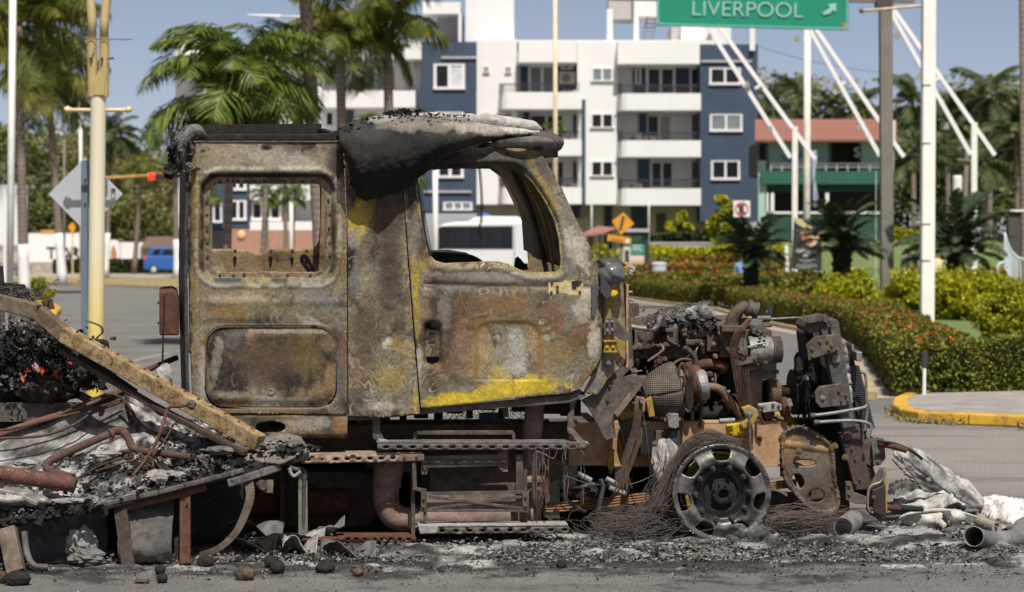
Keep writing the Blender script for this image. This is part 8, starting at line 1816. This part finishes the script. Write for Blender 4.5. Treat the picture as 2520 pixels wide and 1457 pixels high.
lump('charred_fruit','small black charred fruit in front of the rusty leg, front one','fruit',399,1435,14,B_fruit,fg_,seed=5); lump('charred_fruit','small black charred fruit in front of the rusty leg, rear one','fruit',394,1414,14,B_fruit,fg_,seed=6); lump('charred_lump','wide black charred lump right of the rusty leg','debris',508,1396,19,B_char,None,(1.2,.9,.75),7,.3); lump('charred_fruit','charred husk with ash round it, right of the large brown sheened fruit','fruit',800,1410,20,B_fruit,fg_,(1.2,1,.7),8,.25)
lump('charred_lump','ragged dark brown lump on the road below the rust rod','debris',880,1418,13,B_fruitb,None,(1.1,1,.8),9,.3); lump('burnt_fruit','charred fruit with an orange scorched side at the left edge','fruit',6,1436,16,mburnt('orange_scorched',[(.4,(.02,.015,.01)),(.55,(.10,.05,.02)),(.7,(.40,.16,.03))],14),None,seed=10); lump('charred_lump','large flaky charred lump beside the orange scorched fruit','debris',45,1440,24,B_char,None,(1.3,1,.75),11,.35); lump('charred_lump','small flat tan lump on the road left of the black fruits','debris',350,1436,12,B_fruitb,None,(1.6,1,.5),12,.3)
# curled sheet scraps on the road
def scrap(label,pts,w,mat,name='sheet_scrap',cat='scrap',h=.02,seed=0):
 m=MB(); c=curve(pts,5); n=len(c)
 def fn(a,b):
  i=a*(n-1); j=min(int(i),n-2); f=i-j; p=P(*c[j]).lerp(P(*c[j+1]),f); return p+Vector((0,(b-.5)*w,h*math.sin(b*3.1+a*5)+h*.8*(float(fbm(a*7,b*5,seed,3))-.5)))
 m.grid(fn,26,8); b0=P(*c[0]); o_=m.build(name,mat,None,Vector((b0.x,b0.y,0)),smooth=True,solid=.004); return tag(o_,label,cat,'sheet scraps on the road')
def onG(u,v,z=.02): p=Gd(u,v,z); return (u,v,p.y)
scrap('long pale curled sheet scrap behind the bent strap',[(490,1312,14.9),(560,1300,14.9),(620,1288,14.9),(660,1300,14.9),(695,1318,14.9)],.25,B_greyash,seed=1,h=.05); scrap('pale folded scrap in front of the strap plate',[(690,1322,14.8),(740,1316,14.8),(800,1310,14.8)],.12,B_ash,seed=2); scrap('tilted grey plate scrap right of the strap plate',[(760,1322,14.95),(810,1300,14.95),(848,1282,14.95)],.05,mplain('grey_tin',(.16,.15,.145),.6,.25,6),seed=3,h=.03)
scrap('grey rolled tin scrap under the collapsed trailer tip',[(555,1338,14.6),(610,1335,14.6),(680,1338,14.6)],.2,B_alu,seed=4,h=.04); scrap('pale crumpled scrap heap left of the rust rod',[(700,1345,14.5),(740,1334,14.5),(780,1350,14.5)],.3,B_ash,seed=5,h=.06); scrap('white flat scrap by the rusty leg',[(380,1412,13.95),(430,1408,13.98),(500,1402,14.0)],.08,B_ash,seed=6); scrap('grey scrap with a dark hollow in front of the rust rod',[(790,1352,14.35),(850,1350,14.35),(925,1362,14.3)],.2,B_greyash,seed=7,h=.06)
# heaps of ash and char between the wreck and the step
dm=MB(); dl=MB()
for i in range(60):
 r_=random.Random(5000+i); u=r_.uniform(250,1000); v=r_.uniform(1345,1395) if i % 3 else r_.uniform(1320,1350); crumple(dm if i % 4==1 else dl,(Gd(u,v)+Vector((0,0,.012)),(.07,.05,.018)),20,.010,5100+i,.5)
for i in range(46):
 r_=random.Random(5500+i); u=r_.uniform(1000,2100); v=r_.uniform(1322,1362); crumple(dm if i % 3==1 else dl,(Gd(u,v)+Vector((0,0,.008)),(.07,.05,.010)),14,.010,5600+i,.4)
tag(dm.build('char_debris',B_char),kind='stuff'); tag(dl.build('ash_debris',B_greyash),kind='stuff')
# ---- steel wire left from the front tyre
tw_=thing('tyre_wire','mass of burnt steel wire left from the front tyre','wire',Vector((T(1640,1310).x,T(1640,1310).y,0)))
def strands(name,n,gen,mat,seed,r=.0016):
 m=MB(); rr_=random.Random(seed)
 for i in range(n): m.tube([T(*p) for p in curve(gen(rr_),3)],r,3,False)
 m.build(name,mat,tw_)['kind']='stuff'
def g_arc(r):
 a=r.gauss(0,1); d=r.uniform(-.02,.22); k=r.uniform(-4,12); return [(1800+r.gauss(0,18),1085+k+r.gauss(0,3),d),(1745+r.gauss(0,6),1066+k+r.gauss(0,4),d),(1690+r.gauss(0,6),1090+k*1.3,d),(1655+k+r.gauss(0,5),1140,d),(1632+k*1.6+r.gauss(0,6),1200,d),(1605+k*2.4+r.gauss(0,12),1250+r.gauss(0,10),d)]
def g_fall(r):
 d=r.uniform(-.05,.25); u=1640+r.gauss(0,22); return [(u,1150+r.gauss(0,30),d),(u-10+r.gauss(0,10),1200,d),(u-28+r.gauss(0,16),1240,d),(u-70+r.gauss(0,26),1275+r.gauss(0,14),d),(u-120+r.gauss(0,30),1300+r.gauss(0,10),d)]
def g_pile(r):
 d=r.uniform(-.12,.25); c=(1560+r.gauss(0,55),1290+r.gauss(0,12)); a0=r.uniform(0,6.3); R_=r.uniform(25,70); return [(c[0]+R_*math.cos(a0+i*.5),min(1322,c[1]+R_*.42*math.sin(a0+i*.5)),d) for i in range(5)]
def g_right(r):
 d=r.uniform(-.05,.3); u=1895+r.gauss(0,14); v=1285+r.gauss(0,14); return [(u,v,d),(u+50,v-6+r.gauss(0,6),d),(u+110+r.gauss(0,14),v-4+r.gauss(0,9),d),(u+165+r.gauss(0,20),min(1320,v+6+r.gauss(0,14)),d)]
strands('wire_strands',60,g_arc,B_wire,1); strands('wire_strands',34,g_arc,B_wirer,2); strands('wire_strands',60,g_fall,B_wire,3); strands('wire_strands',170,g_pile,B_wire,4); strands('wire_strands',70,g_pile,B_wirer,5); strands('wire_strands',90,g_right,B_wire,6); strands('wire_strands',80,g_right,B_wirer,7)
# torn metal beside the wheel
tm_=thing('torn_metal_piece','torn dark metal piece lying against the foot of the front wheel','scrap',Vector((T(1860,1340,-.2).x,T(1860,1340,-.2).y,0)))
tmo=smooth_poly([(1786,1336),(1790,1300),(1808,1287),(1832,1290),(1838,1302),(1860,1292),(1900,1300),(1932,1326),(1946,1342),(1900,1338),(1860,1342),(1846,1330),(1836,1318),(1826,1342),(1800,1346)],1)
build_panel('torn_sheet',mplain('sooty_olive_tin',(.10,.105,.095),.4,.4,9,spec=.5),tm_,tmo,[],4,lambda U,V: -.20-.07*np.sin((U-1786)/30)+.05*fbm(U/16,V/16,4,3),None,.004,mapper=lambda U,V,D: np.array([tuple(T(u,v,d)) for u,v,d in zip(U,V,D)]))
# oil filter canister
fcn=thing('oil_filter','fallen cylindrical oil filter lying beneath the nose','filter',Vector((T(2088,1310,-.1).x,T(2088,1310,-.1).y,0)))
fa=T(2075,1299,-.12); fb=T(2110,1272,.12); fax=(fb-fa).normalized()
MB().lathe(fa,fax,[(.058,.004),(.064,0),(.066,.01),(.066,.2),(.06,.225),(.03,.23)],28).build('canister',B_alu,fcn,smooth=True,auto=40); MB().lathe(fa,-fax,[(.052,-.002),(.05,.004),(.045,.0045),(.03,.0045),(.022,.008),(.010,.008)],24).build('filter_face',B_char,fcn)
# ---- pale fibreglass wreckage at right
M_fib=mvc('burnt_fibreglass',.9,.0,'3a3734',.3,60)
S_fib=[(.25,(.10,.096,.092)),(.42,(.22,.214,.206)),(.58,(.34,.333,.32)),(.8,(.45,.44,.425))]
def shell(name,label,bot,top,nu,nv,amp,bulge,seed,stops=S_fib,cat='wreckage'):
 b0=P(*bot[0]); th=thing(name,label,cat,Vector((b0.x,b0.y,0)),'pale fibreglass wreckage at the nose'); V=[]; U2=[]
 for j in range(nv+1):
  for i in range(nu+1):
   a=P(*edge(bot,i/nu)); b=P(*edge(top,i/nu)); t_=j/nv; V.append(a.lerp(b,t_)+Vector((0,-bulge*math.sin(math.pi*t_),bulge*.3*math.sin(math.pi*t_)))); U2.append((i/nu,t_))
 V=np.array(V); U2=np.array(U2); V[:,2] += amp*(fbm(U2[:,0]*9,U2[:,1]*5,seed,5)-.5); V[:,1] += amp*(fbm(U2[:,0]*9+4,U2[:,1]*5,seed+2,5)-.5); V[:,2]=np.maximum(V[:,2],.004)
 k=nu+1; Fq=[(j*k+i,j*k+i+1,(j+1)*k+i+1,(j+1)*k+i) for j in range(nv) for i in range(nu)]
 r=random.Random(seed); Fq=[f for n_,f in enumerate(Fq) if not ((n_ // nu in (0,nv-1)) and r.random()<.35)]
 o_=obj('shell',npmesh('shell',V,Fq,col_ash(seed,stops,8,4)(U2[:,0],U2[:,1])),M_fib,th,None,True); m_=o_.modifiers.new('s','SOLIDIFY'); m_.thickness=.012; return th
shell('bumper_shell','long pale burnt bumper strip slanting from the nose down to the road',[(2200,1119,15.9),(2242,1142,16.0),(2315,1200,16.3),(2368,1237,16.5),(2420,1258,16.7)],[(2194,1102,16.2),(2232,1097,16.2),(2258,1100,16.3),(2318,1145,16.5),(2381,1176,16.7),(2430,1240,16.9)],60,14,.012,.07,3)
shell('inner_shell','narrower grey burnt strip behind the long bumper strip',[(2196,1128,16.3),(2230,1165,16.5),(2272,1212,16.8)],[(2206,1122,16.5),(2260,1158,16.7),(2330,1206,17.0)],30,8,.02,-.04,5,[(.25,(.06,.055,.05)),(.45,(.20,.19,.175)),(.65,(.36,.35,.33))])
shell('crumpled_shell','crumpled white shell piece lying behind the lamp housing',[(2195,1250,16.6),(2260,1252,16.7),(2330,1252,16.7),(2376,1250,16.7)],[(2204,1200,17.0),(2240,1212,17.1),(2290,1190,17.4),(2330,1186,17.4),(2372,1236,17.3)],40,16,.07,.04,7)
shell('dark_shell','dark scorched shell piece behind the white crumpled one',[(2186,1216,17.2),(2230,1212,17.3),(2290,1216,17.4)],[(2186,1190,17.4),(2228,1178,17.5),(2280,1196,17.6)],24,8,.03,.03,8,[(.3,(.015,.013,.012)),(.55,(.045,.04,.036)),(.8,(.10,.09,.08))])
shell('fender_shell','broad smooth white fender piece cut by the right edge of the picture',[(2412,1262,16.6),(2450,1280,16.2),(2500,1298,15.8),(2580,1312,15.6)],[(2416,1222,17.0),(2450,1216,17.2),(2500,1224,17.2),(2580,1228,17.2)],44,16,.006,.10,9,[(.2,(.30,.28,.25)),(.42,(.50,.48,.45)),(.6,(.62,.61,.59)),(.8,(.70,.69,.67))])
shell('fender_lip','sooty edge strip below the broad fender piece',[(2405,1285,15.9),(2450,1296,15.7),(2520,1306,15.5)],[(2400,1258,16.3),(2450,1276,16.0),(2520,1300,15.7)],20,6,.02,.03,10,[(.3,(.05,.045,.04)),(.5,(.14,.13,.12)),(.7,(.30,.28,.26))])
hl=thing('headlamp_housing','fallen pale headlamp housing with a curved rim','headlamp',Gd(2300,1300))
M_bone=mburnt('bone_white_plastic',[(.3,(.20,.19,.165)),(.5,(.44,.43,.39)),(.7,(.58,.57,.53))],7,'4a4844',.05,60,.7)
MB().tube([P(*p) for p in curve([(2206,1284,15.8),(2240,1266,15.8),(2290,1256,15.8),(2350,1258,15.9),(2416,1276,16.0)],6)],[float(x)*.0026 for x in np.interp(np.linspace(0,1,25),[0,.2,.6,1],[2,5,5,2])],8).build('rim',M_bone,hl,smooth=True)
MB().blob(P(2278,1278,15.85),(.165,.08,.060),.12,2,4,24,14).build('reflector_bowl',M_bone,hl,smooth=True); MB().blob(P(2350,1272,15.9),(.07,.06,.05),.25,3,7,18,12).build('bulb_socket',M_bone,hl,smooth=True); MB().tube([P(2328,1262,15.75),P(2336,1280,15.75)],.03,12).build('bulb_collar',B_greyash,hl); MB().tube([P(2310,1282,15.7),P(2324,1296,15.7)],.022,12).build('bulb_collar',M_bone,hl)
MB().prism([P(u,v,15.9) for u,v in ((2370,1262),(2416,1276),(2380,1290),(2366,1284))],(0,.02,0)).build('reflector_wing',B_greyash,hl); lo_=MB().lathe(P(2272,1313,15.45),(P(2258,1306,15.7)-P(2272,1313,15.45)),[(.018,.0),(.04,.002),(.042,.06),(.05,.12),(.03,.16)],20).build('small_socket',M_bone,hl); MB().lathe(P(2272,1313,15.44),(0,-1,0),[(.022,0),(.022,.002)],14).build('socket_hole',M_dark,hl)
for i,p in enumerate((((2242,1302),(2252,1288)),((2252,1302),(2266,1292)),((2242,1304),(2264,1298)))): MB().tube([P(*p[0],15.55),P(*p[1],15.55)],.008,6).build('bracket_rod',M_bone,hl)
MB().tube([P(2412,1284,15.8),P(2454,1300,15.5)],.035,14).build('rod_end',mburnt('tan_rod',[(.3,(.16,.13,.10)),(.6,(.36,.31,.26))],8),hl)
ap=thing('bent_pipe','open ended grey aluminium pipe with two bends lying on the road at right','pipe',Gd(2450,1352))
pc_=curve([(2396,1320,14.55),(2412,1326,14.72),(2440,1332,14.85),(2478,1330,14.95),(2500,1326,15.1),(2512,1312,15.35),(2516,1300,15.6),(2530,1294,15.9),(2560,1292,16.2)],5)
pt_=[P(*p) for p in pc_]; zc=min(p.z for p in pt_)
MB().tube(pt_,.060,26,False).build('pipe_wall',B_alu,ap,smooth=True,solid=.004); d_=(pt_[0]-pt_[1]).normalized(); MB().lathe(pt_[0],d_,[(.057,-.03),(.065,-.026),(.065,-.018),(.062,-.012),(.066,0),(.060,.004),(.055,0),(.055,-.03)],30).build('pipe_lip',B_alu,ap) if False else None
MB().lathe(pt_[3],(pt_[4]-pt_[2]),[(.061,-.006),(.064,0),(.061,.006)],26).build('pipe_bead',B_alu,ap) if False else None
m=MB(); m2=MB()
for i in range(40):
 r_=random.Random(6000+i); u=r_.uniform(2180,2420); v=r_.uniform(1292,1345); crumple(m if i % 2 else m2,(Gd(u,v)+Vector((0,0,.012)),(.07,.05,.018)),14,.012,6100+i,.5)
tag(m.build('char_debris',B_char),kind='stuff'); tag(m2.build('ash_debris',B_ash),kind='stuff')
for i,(u,v,L,lb) in enumerate(((2260,1340,.16,'flat white flake on the road left of the grey pipe'),(2310,1338,.2,'larger white flake on the road nearest the grey pipe'),(1540,1362,.1,'pale flake on the road under the spring'),(1700,1350,.09,'small pink brown flake left of the front wheel'))):
 scrap(lb,[onG(u-26,v),onG(u,v-2),onG(u+26,v)],L,B_ash if i != 3 else B_pink,'ash_flake','flake',.014,20+i)
